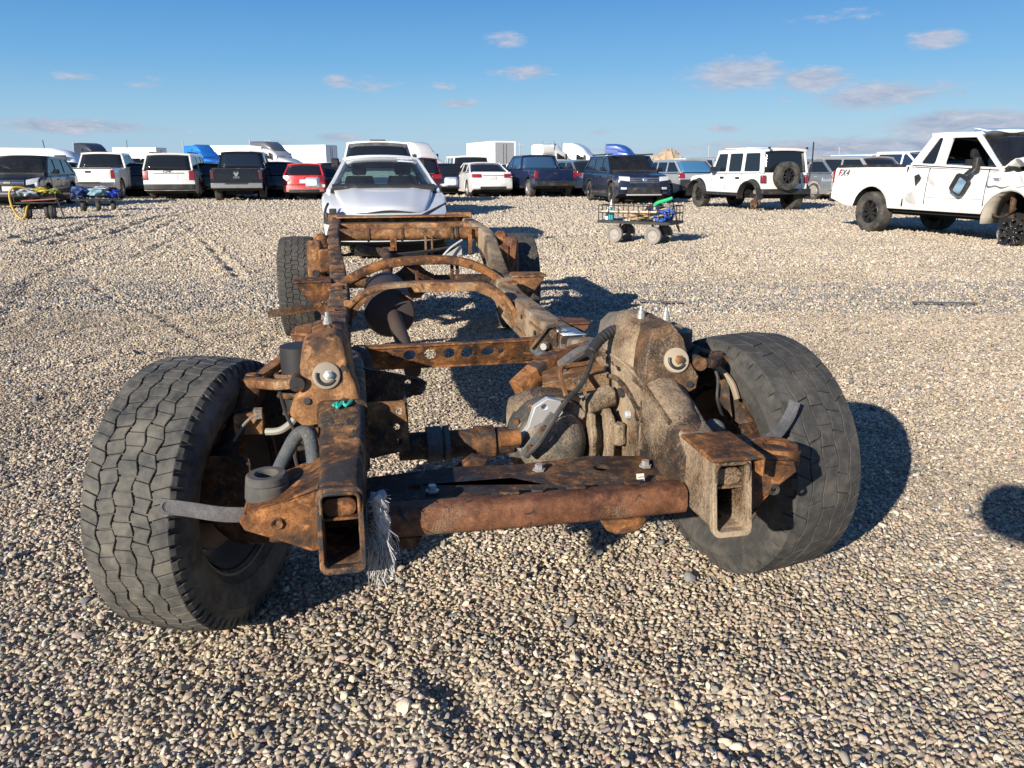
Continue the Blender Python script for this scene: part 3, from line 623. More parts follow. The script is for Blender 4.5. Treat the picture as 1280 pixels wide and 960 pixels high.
# spring towers
def caked(o, st, size=.045):
    t = bpy.data.textures.new('caked_mud', 'CLOUDS'); t.noise_scale = size; t.noise_depth = 3
    m = o.modifiers.new('sub', 'SUBSURF'); m.subdivision_type = 'SIMPLE'; m.levels = 2; m.render_levels = 2
    d = o.modifiers.new('caked', 'DISPLACE'); d.texture = t; d.strength = st; d.mid_level = .5; d.texture_coords = 'LOCAL'
    o.data.polygons.foreach_set('use_smooth', [True] * len(o.data.polygons))
def ring(cx, cy, z, rx, ry, n=20, e=3.2):
    out = []
    for k in range(n):
        t = 2 * math.pi * k / n; c, q = math.cos(t), math.sin(t)
        out.append((cx + rx * math.copysign(abs(c) ** (2 / e), c), cy + ry * math.copysign(abs(q) ** (2 / e), q), z))
    return out
for s in (-1, 1):
    mt = M_RUST if s < 0 else M_MUD
    mb = MB()
    if s < 0: lev = [(.47, .49, .10, .070, .19), (.60, .49, .10, .072, .19), (.70, .49, .10, .070, .18), (.77, .49, .105, .066, .165), (.825, .488, .11, .058, .14), (.850, .487, .115, .044, .11), (.860, .486, .12, .02, .06)]
    else: lev = [(.40, .465, .14, .075, .27), (.55, .468, .14, .08, .26), (.66, .47, .14, .084, .22), (.74, .472, .14, .080, .18), (.80, .472, .15, .068, .13), (.835, .470, .16, .052, .10), (.85, .468, .165, .025, .05)]
    secs = [ring(s * cx, cy, z, rx, ry, 24, 3.0) for z, cx, cy, rx, ry in lev]
    rs = random.Random(5 + s)
    secs = [[(x + rs.uniform(-.003, .003), y + rs.uniform(-.003, .003), z + rs.uniform(-.002, .002)) for x, y, z in q] for q in secs]
    mb.loft(secs); tw = mb.build('spring_tower', mt, ch, smooth=50); caked(tw, .010 if s > 0 else .004)
    # flanged front face with alignment cam
    xo = s * .488
    fp = [(-.075, .845), (.03, .862), (.062, .84), (.072, .78), (.10, .72), (.115, .665), (.06, .64), (-.09, .62), (-.135, .655), (-.12, .69), (-.085, .72), (-.09, .78)]
    mb = MB(); yf = -.108 if s < 0 else -.125
    if s < 0: fp = [(u * .78, v) for u, v in fp]
    if s > 0: fp = [(.06, .842), (.0, .856), (-.03, .815), (-.045, .75), (-.068, .71), (-.062, .675), (-.02, .655), (.08, .62), (.10, .68), (.085, .77)]
    mb.prism([(u, v) for u, v in fp], [], lambda u, v, t: (s * (.488 - u), t + .35 * max(0, v - .70), v), yf, yf + .10)
    mb.build('tower_face', mt if s > 0 else M_TAN, tw, bevel=.012 if s < 0 else .028, seg=4)
    pz = .757; py = yf - .004 + .35 * .057
    fx = (Vector((0, -1, .35)).normalized(), Vector((1, 0, 0)), Vector((0, .35, 1)).normalized())
    cam_m = plain('alignment_cam_plate', (.24, .215, .175), .65, .2, dust=.5, dustcol=(.33, .25, .17)) if s < 0 else plain('cream_alignment_cam', (.40, .34, .25), .8, 0, dust=.6, dustcol=(.30, .23, .155))
    mb = MB(); mb.lathe([(-.01, .038), (.004, .036), (.006, .031), (.004, 0)], (s * .49, py, pz), fx, 28); o = mb.build('alignment_cam', cam_m, tw)
    mb = MB(); A, B, C = fx; pts = [Vector((s * .49, py, pz)) + A * .006 + (B * math.cos(t) + C * math.sin(t)) * .024 for t in np.linspace(R(160), R(330), 12)]; mb.tube(pts, .005, 6); mb.build('cam_slot', M_BLKP, o)
    mb = MB(); mb.lathe([(.004, .015), (.008, .0145), (.009, .010), (.018, .0095), (.020, .006), (.020, 0)], (s * .49 + .008, py, pz), fx, 6); mb.build('bolt', M_BOLT if s < 0 else M_TAN, o)
    for du, dv in ((-.055, -.062), (.04, -.068)):
        mb = MB(); mb.lathe([(.001, 0), (.001, .009), (-.006, .010)], (s * .488 + du, yf - .0035 + .35 * max(0, pz + dv - .70), pz + dv), fx, 12); mb.build('tower_hole', M_BLKP, tw)
    # studs on top
    studs = [(-.487, .10)] if s < 0 else [(.455, .10), (.52, .06)]
    for x, y in studs:
        mb = MB(); mb.lathe([(-.02, .013), (.006, .013), (.008, .010), (.018, .0095), (.020, .006), (.032, .0055), (.032, 0)], (x, y, .862 if s < 0 else .848), 'Z', 10); mb.build('stud', M_BOLT, tw)
    mb = MB(); mb.prism([(.53, .02), (.575, .05), (.58, .14), (.53, .20)], [], lambda u, v, t: (s * u, v, t), .838 if s < 0 else .81, .848 if s < 0 else .82); mb.build('tower_flange', M_RUST if s < 0 else M_MUD, tw, bevel=.004)
# right coil cover behind the tower and the heavy sweep of the right rail over the axle
mb = MB(); secs = []
for y, x, zt, h, w in smooth_path([(-.40, .442, .600, .165, .090), (-.36, .442, .625, .19, .098), (-.28, .444, .662, .24, .108), (-.16, .447, .700, .29, .118), (-.02, .45, .718, .33, .126), (.12, .45, .722, .34, .126), (.28, .45, .708, .31, .124), (.44, .455, .685, .25, .12), (.60, .465, .665, .21, .12)], 4):
    secs.append([(x + u, y, zt - h / 2 + v) for u, v in rrect(w, h, .046, 4)])
o = mb.loft(secs).build('rail_reinforcement', M_MUD, ch, smooth=40); caked(o, .010)
mb = MB(); mb.lathe([(0, 0), (.004, .014), (.016, .013), (.02, .009), (.02, 0)], (.389, -.03, .575), (Vector((-1, 0, 0)), Vector((0, 1, 0)), Vector((0, 0, 1))), 10); mb.build('bolt', M_ALU, o)
mb = MB(); mb.prism([(-.16, .465), (-.12, .465), (-.12, .50), (-.16, .50)], [], lambda u, v, t: (t, u, v), .392, .3865); mb.build('drain_slot', M_BLKP, o)
mb = MB(); secs = [ring(.50, .30, z, rx, ry, 24, 3.0) for z, rx, ry in ((.60, .105, .12), (.73, .105, .12), (.785, .098, .11), (.812, .075, .085), (.82, .035, .04))]
mb.loft(secs); mb.build('coil_cover', plain('dusty_black_cover', (.07, .066, .06), .75, 0, .3, dust=.75, dustcol=(.27, .225, .17), bmp=.5, scale=14), ch, smooth=45)
for y_, z_, ry, rz in ((.05, .62, .026, .014), (.20, .655, .018, .012), (-.10, .60, .012, .022)):
    mb = MB(); mb.prism(circ(0, 0, ry, 14, rz), [], lambda u, v, t: (t, y_ + u, z_ + v), .392, .379); mb.build('access_hole', M_BLKP, o)
mb = MB(); mb.tube(smooth_path([(.383, .30, .60), (.380, .20, .635), (.380, .08, .655), (.381, -.04, .635), (.384, -.14, .59)], 5), .008, 6); mb.build('weld_bead', M_MUD, o)
mb = MB(); mb.tube(smooth_path([(.40, -.30, .635), (.395, -.16, .678), (.392, 0, .708), (.392, .2, .708), (.394, .4, .685)], 5), .007, 6); mb.build('weld_bead', M_MUD, o)
# seam crack on the sweep and paint marks
mb = MB(); mb.box((.452, -.29, .641), (.07, .009, .006), Matrix.Rotation(.15, 3, 'Z')); mb.build('crack', M_BLKP, ch)
def squiggle(c, a, b, n, r, name, parent, mat):
    rs = random.Random(int(c[0] * 100)); c = Vector(c); pts = [c + Vector(a) * (2 * i / n - 1) + Vector(b) * (math.sin(i * 2.4) * .9 + rs.uniform(-.3, .3)) for i in range(n + 1)]
    mb = MB(); mb.tube(smooth_path([tuple(p) for p in pts], 5), r, 5); return mb.build(name, mat, parent)
squiggle((-.452, -.135, .690), (.022, .004, .001), (.004, .013, .004), 6, .0045, 'paint_mark', ch, M_TEAL)
squiggle((.465, -.09, .712), (.026, .004, .0), (.003, .010, .004), 11, .0018, 'paint_mark', ch, plain('green_marker', (.05, .22, .16), .7))
mb = MB(); mb.prism(circ(0, 0, .032, 14, .045), [], lambda u, v, t: (.435 + u, -.05 + v, t + .722 + .05 * v), 0, .006); mb.build('rubber_patch', M_BLKP, ch)
mb = MB(); mb.tube([(-.47, -.03, .706), (-.455, -.03, .722), (-.44, -.035, .712)], .006, 6); mb.tube([(-.45, -.05, .708), (-.455, -.02, .716), (-.45, 0, .708)], .005, 6); mb.build('wire_clip', M_HOSE, ch)

# suspension and wheel ends
WHL = [(-1, 0, -1), (1, 0, 1), (-1, 4.16, 0), (1, 4.16, 0)]
TR, TW = .392, .272
STEER = {(-1, 0): R(-20), (1, 0): R(11)}
for s, wy, fr in WHL:
    wx = s * .872
    w = bpy.data.objects.new('wheel', None); COL.objects.link(w); w.parent = ch; w.location = (s * (.855 if s < 0 else .835) if fr else wx, wy + (.095 if fr else 0), TR - .012); w.rotation_euler = (R(random.uniform(0, 360)), 0, 0)
    piv = w
    w.rotation_mode = 'ZYX'; w.rotation_euler = (R(random.uniform(0, 300)), 0, STEER.get((s, int(wy)), 0)) if fr else (R(40), 0, 0)
    w.rotation_mode = 'XYZ' if not fr else 'XYZ'
    detailed_tyre(w, TR, TW, .236, 10 + s + int(wy), gap=.0040 if s < 0 else .0028, NB=66 if s < 0 else 40, lat=.85 if s < 0 else .8, amp=.055 if s < 0 else .045, mat=M_RUB if (s < 0 and fr) else M_RUBD)
    # rim barrel and face (face on the outside)
    mb = MB(); mb.lathe([(-s * .10, .232), (-s * .104, .242), (-s * .09, .226), (-s * .02, .205), (s * .06, .20), (s * .085, .228), (s * .10, .242), (s * .096, .23), (s * .07, .19), (s * .045, .19), (-s * .02, .196), (-s * .088, .218)], n=48)
    rim = mb.build('rim', M_RIMD if not (s > 0 and fr) else plain('rusty_rim', (.16, .11, .07), .6, .3, var=.4, scale=10, dust=.5, dustcol=(.24, .18, .12)), w, smooth=30)
    mb = MB()
    for k in range(6):
        a = 2 * math.pi * k / 6; c, q = math.cos(a), math.sin(a)
        mb.loft([[(s * x, (r * c - t * q), (r * q + t * c)) for x, t in ((.03, -wd), (.065, -wd), (.065, wd), (.03, wd))] for r, wd in ((.05, .040), (.12, .030), (.20, .042))])
    mb.lathe([(s * .03, 0), (s * .03, .075), (s * .06, .078), (s * .075, .05), (s * .075, 0)], n=24)
    mb.build('spokes', M_RIMD, rim, bevel=.006)
    mb = MB(); x0 = -s * .03
    mb.lathe([(x0, .05), (x0, .168), (x0 + s * .008, .172), (x0 + s * .028, .172), (x0 + s * .028, .06)], n=36); mb.lathe([(x0 - s * .004, 0), (x0 - s * .004, .085), (x0 + s * .02, .085)], n=24)
    mb.build('brake_rotor', plain('rusty_rotor', (.14, .10, .075), .6, .4, var=.4, scale=12), w)
    if not fr: continue
    # knuckle, caliper, hub carrier in chassis space
    K = bpy.data.objects.new('steering_knuckle', None)
    mb = MB(); kn = smooth_path([(s * .700, .05, .700, .030), (s * .715, .045, .66, .034), (s * .735, .03, .60, .036), (s * .775, .02, .52, .044), (s * .80, .01, .42, .062), (s * .79, .01, .33, .05), (s * .755, .01, .27, .036)], 4)
    mb.tube([p[:3] for p in kn], [p[3] for p in kn], 12); mb.lathe([(0, 0), (0, .075), (s * .05, .085), (s * .07, .06)], (s * .765, .01, .39), 'X', 24)
    mb.bar((s * .78, .0, .42), (s * .735, -.14, .40), .05, .04, w1=.035, h1=.03)
    kn_o = mb.build('steering_knuckle', M_RUSTD, ch, smooth=50)
    mb = MB(); mb.loft([[(s * (.74 + u), -.125 + v * .35, .47 + v * 1.0 + .0) for u, v in rrect(.08, .16, .02, 3)], [(s * (.80 + u), -.125 + v * .35, .47 + v * 1.0) for u, v in rrect(.10, .17, .03, 3)]])
    mb.build('brake_caliper', M_RUSTD, ch, bevel=.006)
    mb = MB(); mb.lathe([(-.02, .018), (0, .030), (.035, .033), (.05, .026), (.062, .024), (.066, .018), (.066, 0)], (s * .70, .05, .668), 'Z', 18); mb.build('ball_joint', M_RUSTD, ch)
    # upper arm
    mb = MB()
    for y0 in (-.09, .30):
        mb.loft(sweep([(s * .555, y0, .745), (s * .61, y0 * .85, .735), (s * .665, .05 + (y0 - .05) * .35, .720), (s * .70, .05, .714)], .040, .026))
    mb.lathe([(-.012, 0), (-.012, .034), (.012, .034), (.014, .02), (.022, .014), (.022, 0)], (s * .70, .05, .714), 'Z', 16)
    mb.build('upper_control_arm', M_TAN if s < 0 else M_RUSTD, ch, smooth=40)
    for y0 in (-.09, .30):
        mb = MB(); mb.lathe([(-.022, 0), (-.022, .02), (.022, .02), (.022, 0)], (s * .565, y0, .742), 'Y', 16); mb.build('arm_bushing', M_RUSTD, ch)
    mb = MB()
    for y0 in (-.18, .26):
        mb.loft(sweep([(s * .42, y0, .36), (s * .52, y0 * .9, .35), (s * .66, y0 * .45, .31), (s * .755, .01, .265)], .06, .045))
    mb.box((s * .62, .04, .32), (.16, .16, .03)); mb.build('lower_control_arm', M_RUSTD, ch, bevel=.006)
    mb = MB(); mb.tube([(s * .57, .10, .42), (s * .57, .10, .80)], .055, 14)
    for k in range(6):
        pass
    mb.build('shock_absorber', M_BLKP, ch)
    mb = MB(); mb.tube([(s * .57 + .07 * math.cos(t), .10 + .07 * math.sin(t), .42 + t / (2 * math.pi * 6) * .32) for t in np.linspace(0, 2 * math.pi * 6, 72)], .009, 6); mb.build('coil_spring', M_RUSTD, ch)
    mb = MB(); mb.tube(smooth_path([(s * .30, .16, .46), (s * .42, .15, .45), (s * .60, .08, .40), (s * .76, .02, .39)], 4), .024, 10); mb.lathe([(-.05, .03), (-.03, .05), (.0, .046), (.01, .05), (.03, .042), (.06, .034)], (s * .64, .065, .395), 'X', 16); mb.build('half_shaft', M_RUSTD, ch)
    mb = MB(); mb.tube([(s * .16, -.12, .43), (s * .5, -.135, .41), (s * .735, -.14, .40)], .014, 8); mb.lathe([(-.02, .018), (.02, .018)], (s * .735, -.14, .40), 'Z', 12); mb.build('tie_rod', M_RUSTD, ch)
# left knuckle's grey sensor plate, cable and bleeder
mb = MB(); mb.prism([(-.03, -.03), (.045, -.035), (.05, .02), (.015, .03), (-.03, .022)], [], lambda u, v, t: (-.715 + u, -.03 + t, .62 + v), -.012, .012); mb.build('brake_line_bracket', M_TAN, ch, bevel=.004)
mb = MB(); mb.tube(smooth_path([(-.745, -.06, .58), (-.715, -.065, .625), (-.69, -.06, .645), (-.675, -.05, .64)], 5), .004, 6); mb.box((-.677, -.055, .652), (.022, .022, .026)); mb.build('sensor_wire', M_GREYST, ch)
mb = MB(); mb.tube(smooth_path([(-.66, -.06, .60), (-.62, -.07, .605), (-.585, -.065, .63), (-.56, -.06, .668)], 5), .010, 8); mb.box((-.545, -.055, .675), (.034, .03, .024)); mb.lathe([(-.05, .006), (.0, .007), (.012, .010)], (-.537, -.075, .66), 'Z', 8); mb.build('brake_hose', plain('grey_hose', (.26, .25, .22), .6, dust=.3), ch)
mb = MB(); mb.tube(smooth_path([(.58, -.06, .74), (.63, -.05, .72), (.67, .0, .70), (.705, -.03, .66), (.72, -.05, .61)], 5), .010, 8); mb.build('brake_hose', plain('tan_hose', (.24, .19, .13), .7, dust=.3), ch)
# sway bar, grey inverted U beside the left rail
mb = MB(); mb.tube(smooth_path([(-.632, -.25, .51), (-.618, -.25, .55), (-.592, -.245, .60), (-.568, -.235, .638), (-.548, -.235, .652), (-.533, -.245, .645), (-.526, -.265, .60), (-.523, -.29, .52), (-.522, -.30, .44)], 5), .0175, 14); mb.build('sway_bar', M_SWAY, ch, smooth=60)
mb = MB(); mb.tube([(-.60, -.23, .50), (-.565, -.24, .50)], .022, 10); mb.build('sway_bar_link', M_RUST, ch)
mb = MB(); mb.tube(smooth_path([(.60, -.16, .46), (.605, -.18, .54), (.59, -.2, .58), (.56, -.2, .585), (.54, -.2, .54), (.54, -.2, .44)], 4), .017, 12); mb.build('sway_bar', M_GREYST, ch, smooth=60)

# inner brackets by the left rail
mb = MB(); mb.prism([(-.395, .665), (-.285, .665), (-.28, .60), (-.275, .52), (-.395, .50)], [circ(-.30, .635, .011, 10), circ(-.31, .59, .010, 10), circ(-.305, .545, .010, 10)], lambda u, v, t: (u, t, v), -.06, -.052); mb.box((-.28, .02, .585), (.008, .15, .13)); mb.build('diff_mount_bracket', M_TAN, ch, bevel=.003)
mb = MB(); mb.prism([(-.40, .70), (-.36, .69), (-.22, .655), (-.20, .64), (-.25, .60), (-.40, .56)], [circ(-.26, .645, .01, 10)], lambda u, v, t: (u, t, v), .20, .215); mb.prism([(-.40, .20), (-.22, .21), (-.20, .27), (-.25, .32), (-.40, .36)], [], lambda u, v, t: (u, v, t), .60, .61); mb.build('engine_mount_bracket', M_RUSTD, ch, bevel=.004)
# front differential
dx, dy, dz = .165, .10, .475
mb = MB(); sd_ = Vector((-.12, -.95, .12)).normalized(); A = sd_; B = A.cross(Vector((0, 0, 1))).normalized(); C = B.cross(A)
mb.lathe([(-.06, .135), (.0, .138), (.012, .136), (.014, .108), (.05, .104), (.085, .086), (.105, .05), (.11, 0)], (dx, dy - .03, dz), (A, B, C), 30); o = mb.build('differential', rust('diff_cover', [(.05, .058, .066), (.085, .09, .092), (.16, .14, .11)], mudamt=.30, scale=5, seed=77, mud=(.37, .29, .20)), ch, smooth=40)
for k in range(12):
    t = 2 * math.pi * k / 12; p = Vector((dx, dy - .03, dz)) + (B * math.cos(t) + C * math.sin(t)) * .123
    mb = MB(); mb.lathe([(.010, .010), (.022, .009), (.022, 0)], p, (A, B, C), 6); mb.build('bolt', M_TAN, o)
mb = MB(); mb.lathe([(-.14, .0), (-.14, .11), (-.06, .14), (0, .135), (.06, .12), (.10, .085), (.2, .075)], (dx + .04, dy + .07, dz), 'X', 26); mb.build('diff_housing', M_MUD, ch, smooth=40)
mb = MB()
for x, w_, pl in ((.272, .020, [(-.05, .40), (.0, .385), (.05, .41), (.055, .50), (.03, .565), (-.03, .57), (-.055, .50)]), (.322, .028, [(-.055, .42), (-.01, .40), (.035, .43), (.04, .54), (.0, .575), (-.045, .55)])): mb.prism(pl, [], lambda u, v, t: (t, dy - .06 + u, v), x, x + w_)
mb.lathe([(0, 0), (0, .072), (.1, .066), (.105, 0)], (.275, dy, .475), 'X', 20); mb.lathe([(-.055, 0), (-.05, .03), (.05, .036), (.06, 0)], (.315, dy - .03, .592), (Vector((.92, .3, .25)).normalized(), Vector((-.3, .95, 0)).normalized(), Vector((-.23, -.08, .97)).normalized()), 14); mb.lathe([(-.03, 0), (-.03, .02), (.04, .02), (.04, 0)], (.365, dy - .10, .50), 'Z', 10)
caked(mb.build('mount_ears', M_MUD, ch, bevel=.006), .014, .03)
mb = MB(); mb.tube([(.05, .09, .475), (-.12, .09, .475), (-.30, .09, .475)], .042, 16); mb.lathe([(-.03, .05), (.03, .05), (.03, .04)], (-.04, .09, .475), 'X', 18); mb.build('axle_tube', M_RUSTD, ch)
mb = MB(); mb.lathe([(-.032, .042), (-.032, .054), (.012, .055), (.016, .044), (.022, .055), (.036, .055), (.036, .042)], (-.185, .09, .478), 'X', 22); mb.build('steel_band', M_GREYST, ch)
mb = MB(); mb.prism([(-.045, -.02), (-.03, .045), (.01, .072), (.05, .06), (.06, .02), (.015, -.035), (-.03, -.075), (-.065, -.105), (-.085, -.085)], [circ(.0, .045, .009, 10), circ(-.06, -.085, .008, 10)], lambda u, v, t: (.125 + u, .01 + t - .25 * v, .565 + v), -.015, .012); mb.build('aluminium_bracket', M_ALU, ch, bevel=.006)
mb = MB(); mb.bar((.055, -.055, .475), (.145, -.06, .60), .006, .034, up=(1, 0, .5)); mb.build('bracket_plate', M_GREYST, ch, bevel=.003)
for p in ((.072, -.065, .50), (.112, -.068, .557)):
    mb = MB(); mb.lathe([(-.004, .013), (.006, .012), (.006, 0)], p, (Vector((-.3, -.95, 0)).normalized(), Vector((0, 0, 1)), Vector((1, 0, 0))), 6); mb.build('bolt', M_RUST, ch)
mb = MB(); mb.lathe([(-.03, .0), (-.03, .024), (.03, .024), (.03, 0)], (.02, -.02, .52), 'X', 14); mb.build('pivot_bushing', M_RUST, ch)
# steering rack scraps below
mb = MB(); mb.prism([(-.19, .405), (-.12, .405), (-.085, .44), (-.055, .49), (-.10, .50), (-.14, .47), (-.19, .43)], [], lambda u, v, t: (u, t, v), -.10, -.06); mb.build('rack_bracket', M_RUST, ch, bevel=.006)
mb = MB(); mb.tube([(-.36, -.10, .43), (.30, -.10, .43)], .028, 14); mb.lathe([(-.07, .034), (.07, .034)], (-.09, -.10, .43), 'X', 16); mb.build('steering_rack', M_RUSTD, ch)
# harness over the diff to the right rail
mb = MB(); hp = smooth_path([(.06, -.06, .475), (.10, -.08, .53), (.15, -.07, .605), (.20, -.03, .645), (.245, .02, .66), (.29, .08, .70), (.325, .14, .745), (.36, .18, .775), (.40, .20, .79)], 5); mb.tube(hp, .008, 7); mb.build('wiring_harness', M_HOSE, ch)
mb = MB(); pts = smooth_path([(.30, .12, .73), (.345, .16, .765), (.395, .19, .785), (.42, .2, .78)], 8); mb.tube(pts, [.016 if i % 2 else .019 for i in range(len(pts))], 10); mb.build('corrugated_conduit', M_HOSE, ch)
mb = MB(); mb.tube(smooth_path([(.19, -.02, .64), (.185, .04, .70), (.22, .08, .705), (.30, .10, .71), (.33, .14, .75)], 5), .008, 6); mb.build('brake_pipe', M_TAN, ch)
# right engine mount pieces
mb = MB(); mb.loft(sweep([(.115, .32, .565), (.17, .35, .60), (.25, .40, .635), (.40, .46, .65)], .065, .075, r=.2)); mb.build('engine_mount', M_RUST, ch, smooth=40)
mb = MB(); mb.prism([(.17, .20), (.40, .18), (.40, .40), (.30, .40), (.20, .33)], [circ(.27, .28, .02, 12), circ(.34, .31, .014, 10)], lambda u, v, t: (u, v, t + .15 * (u - .17)), .61, .62); mb.prism([(.17, .57), (.40, .60), (.40, .66), (.17, .615)], [], lambda u, v, t: (u, t, v), .185, .195); mb.build('engine_mount_plate', M_TAN, ch, bevel=.004)
mb = MB(); mb.tube(smooth_path([(.26, .30, .65), (.31, .33, .672), (.37, .36, .69), (.41, .40, .69)], 4), .022, 10); mb.build('engine_mount_sleeve', M_GREYST, ch)

# gearbox crossmember with lightening holes
def yz(u, v, t): return (u, 1.25 + t + (.52 - v) * .55, v)
mb = MB()
holes = [circ(x, .475, .027, 14) for x in (-.19, -.10, -.013, .07)] + [circ(.165, .475, .030, 14, .02), circ(.228, .475, .013, 10)]
mb.prism([(-.44, .41), (.30, .405), (.47, .44), (.47, .515), (.30, .53), (.10, .515), (-.25, .515), (-.44, .525)], holes, yz, 0, .008)
mb.prism([(-.44, .0), (.47, .0), (.47, .07), (.05, .05), (-.44, .07)], [], lambda u, v, t: (u, 1.245 + v, t + (.008 if u > .2 else 0)), .515, .523)
mb.prism([(-.44, .0), (.47, .0), (.47, .12), (-.44, .12)], [], lambda u, v, t: (u, 1.31 + v, t), .403, .411)
o = mb.build('gearbox_crossmember', M_RUST, ch, bevel=.003)
for x in (.36, .40): 
    mb = MB(); mb.lathe([(-.02, .017), (.012, .016), (.012, 0)], (x + .03, 1.10, .53 - (x - .36)), (Vector((-.6, -.8, 0)).normalized(), Vector((0, 0, 1)), Vector((.8, -.6, 0)).normalized()), 8); mb.build('bolt', M_BOLT, ch)
mb = MB(); mb.prism([(.33, .52), (.40, .60), (.45, .61), (.455, .53), (.43, .47), (.40, .46)], [circ(.425, .575, .012, 10)], lambda u, v, t: (u, 1.12 + t, v), 0, .008); mb.tube([(.33, 1.11, .52), (.405, 1.11, .61), (.44, 1.11, .622), (.462, 1.11, .60), (.465, 1.11, .50)], .008, 6); mb.build('crossmember_gusset', M_RUSTD, ch, bevel=.003)
mb = MB(); mb.tube([(.36, 1.16, .51), (.43, 1.00, .445)], .026, 12); mb.build('crossmember_sleeve', M_GREYST, ch)
mb = MB(); mb.prism([(-.47, .55), (-.39, .55), (-.36, .50), (-.36, .42), (-.47, .42)], [], lambda u, v, t: (u, t, v), 1.16, 1.17); mb.build('crossmember_gusset', M_GREYST, ch, bevel=.003)
mb = MB(); mb.bar((.452, .93, .565), (.436, 1.04, .505), .022, .07, up=(1, 0, 0)); mb.build('rail_doubler', M_GREYST, ch, bevel=.004)

# hoops over the driveline
def hoop(path, w, h, mat, name, y_of=None):
    mb = MB(); P = smooth_path(path, 5); secs = []
    for i, p in enumerate(P):
        d = (Vector(P[min(i + 1, len(P) - 1)]) - Vector(P[max(i - 1, 0)])).normalized(); up = Vector((0, 1, 0)).cross(d) * -1; up.normalize(); sd2 = Vector((0, 1, 0))
        secs.append([Vector(p[:3]) + sd2 * u + up * v for u, v in rrect(w, h, min(w, h) * .28, 2)])
    mb.loft(secs); return mb.build(name, mat, ch, smooth=40)
h1 = hoop([(-.50, 2.20, .50), (-.47, 2.20, .545), (-.40, 2.21, .60), (-.30, 2.22, .642), (-.16, 2.23, .655), (.05, 2.23, .657), (.25, 2.22, .652), (.34, 2.21, .63), (.41, 2.19, .575), (.45, 2.16, .51), (.47, 2.15, .44)], .10, .026, M_TAN, 'hoop_crossmember')
mb = MB(); mb.prism([(-.13, .665), (.22, .665), (.34, .645), (.42, .58), (.48, .545), (.48, .42), (.44, .43), (.40, .50), (.33, .575), (.24, .615), (-.10, .618)], [], lambda u, v, t: (u, t, v), 2.165, 2.172); mb.build('hoop_web', M_TAN, h1, bevel=.003)
mb = MB(); mb.prism([(-.49, .585), (-.42, .585), (-.30, .62), (-.33, .60), (-.40, .55), (-.43, .49), (-.49, .46)], [], lambda u, v, t: (u, t, v), 2.165, 2.172); mb.build('hoop_web', M_TAN, h1, bevel=.003)
h2 = hoop([(-.54, 2.86, .56), (-.47, 2.87, .60), (-.36, 2.88, .655), (-.22, 2.89, .695), (-.05, 2.90, .71), (.15, 2.90, .71), (.28, 2.89, .69), (.40, 2.88, .645), (.50, 2.86, .58), (.55, 2.85, .53)], .085, .055, M_RUST, 'hoop_crossmember')
for x in (-.03, .20, .235): 
    mb = MB(); mb.box((x, 2.95, .60), (.022, .02, .14)); mb.build('hanger_bracket', M_RUST, h2, bevel=.003)
# exhaust
mb = MB(); mb.lathe([(0, 0), (.0, .085), (.012, .135), (.03, .145), (.75, .145), (.78, .13), (.79, 0)], (-.235, 2.32, .475), 'Y', 30); o = mb.build('muffler', plain('sooty_muffler', (.06, .048, .045), .6, .3, var=.4, scale=10, dust=.25, dustcol=(.16, .10, .07)), ch, smooth=40)
mb = MB(); mb.tube(smooth_path([(-.21, 2.34, .46), (-.21, 2.15, .45), (-.19, 1.95, .40), (-.175, 1.75, .36), (-.17, 1.45, .36)], 5), .042, 14); mb.build('exhaust_pipe', plain('brown_pipe', (.09, .065, .052), .6, .3, var=.35, scale=14), ch)
mb = MB(); mb.tube(smooth_path([(-.235, 3.1, .52), (-.20, 3.4, .62), (-.2, 3.8, .66), (-.3, 4.4, .62), (-.4, 4.9, .6)], 5), .036, 12); mb.build('tail_pipe', M_RUSTD, ch)
mb = MB(); mb.bar((-.165, 2.31, .60), (-.10, 2.305, .555), .06, .006); mb.build('heat_shield_tab', M_TAN, o)
# rear axle, springs, tube crossmembers
mb = MB(); mb.tube([(-.80, 4.16, .40), (.80, 4.16, .40)], .045, 16); mb.lathe([(-.17, .05), (-.1, .09), (-.05, .14), (.05, .14), (.1, .09), (.17, .05)], (.02, 4.16, .40), 'X', 24); mb.build('rear_axle', M_RUSTD, ch, smooth=50)
for s in (-1, 1):
    for i in range(4):
        mb = MB(); k = .72 - .13 * i; pts = [(s * .70, 4.16 + t * k, .40 + .06 + .012 * i * -1 + .10 * (t * k / .72) ** 2) for t in np.linspace(-1, 1, 9)]
        mb.loft(sweep(pts, .065, .010, n=2))
        mb.build('leaf_spring', M_RUSTD, ch)
    mb = MB(); mb.tube([(s * .64, 4.0, .45), (s * .60, 3.75, .80)], .025, 10); mb.build('shock_absorber', M_BLKP, ch)
mb = MB(); mb.tube([(-.56, 4.06, .785), (.56, 4.06, .785)], .047, 18); o = mb.build('spring_cross_tube', M_TAN, ch, smooth=50)
for x in (-.32, -.06, .33, .37):
    mb = MB(); mb.lathe([(-.009, .047), (-.009, .056), (.009, .056), (.009, .047)], (x, 4.06, .785), 'X', 20); mb.build('tube_collar', M_RUSTD, o)
for x in (.12, .17): 
    mb = MB(); mb.box((x, 4.02, .70), (.016, .02, .15)); mb.build('tube_bracket', M_TAN, o, bevel=.003)
mb = MB(); mb.box((-.13, 4.03, .72), (.05, .03, .12)); mb.box((-.17, 4.02, .675), (.09, .03, .03)); mb.build('tube_bracket', M_RUST, o, bevel=.004)
mb = MB(); mb.box((.47, 4.0, .73), (.03, .03, .20)); mb.build('tube_bracket', M_RUST, o, bevel=.004)
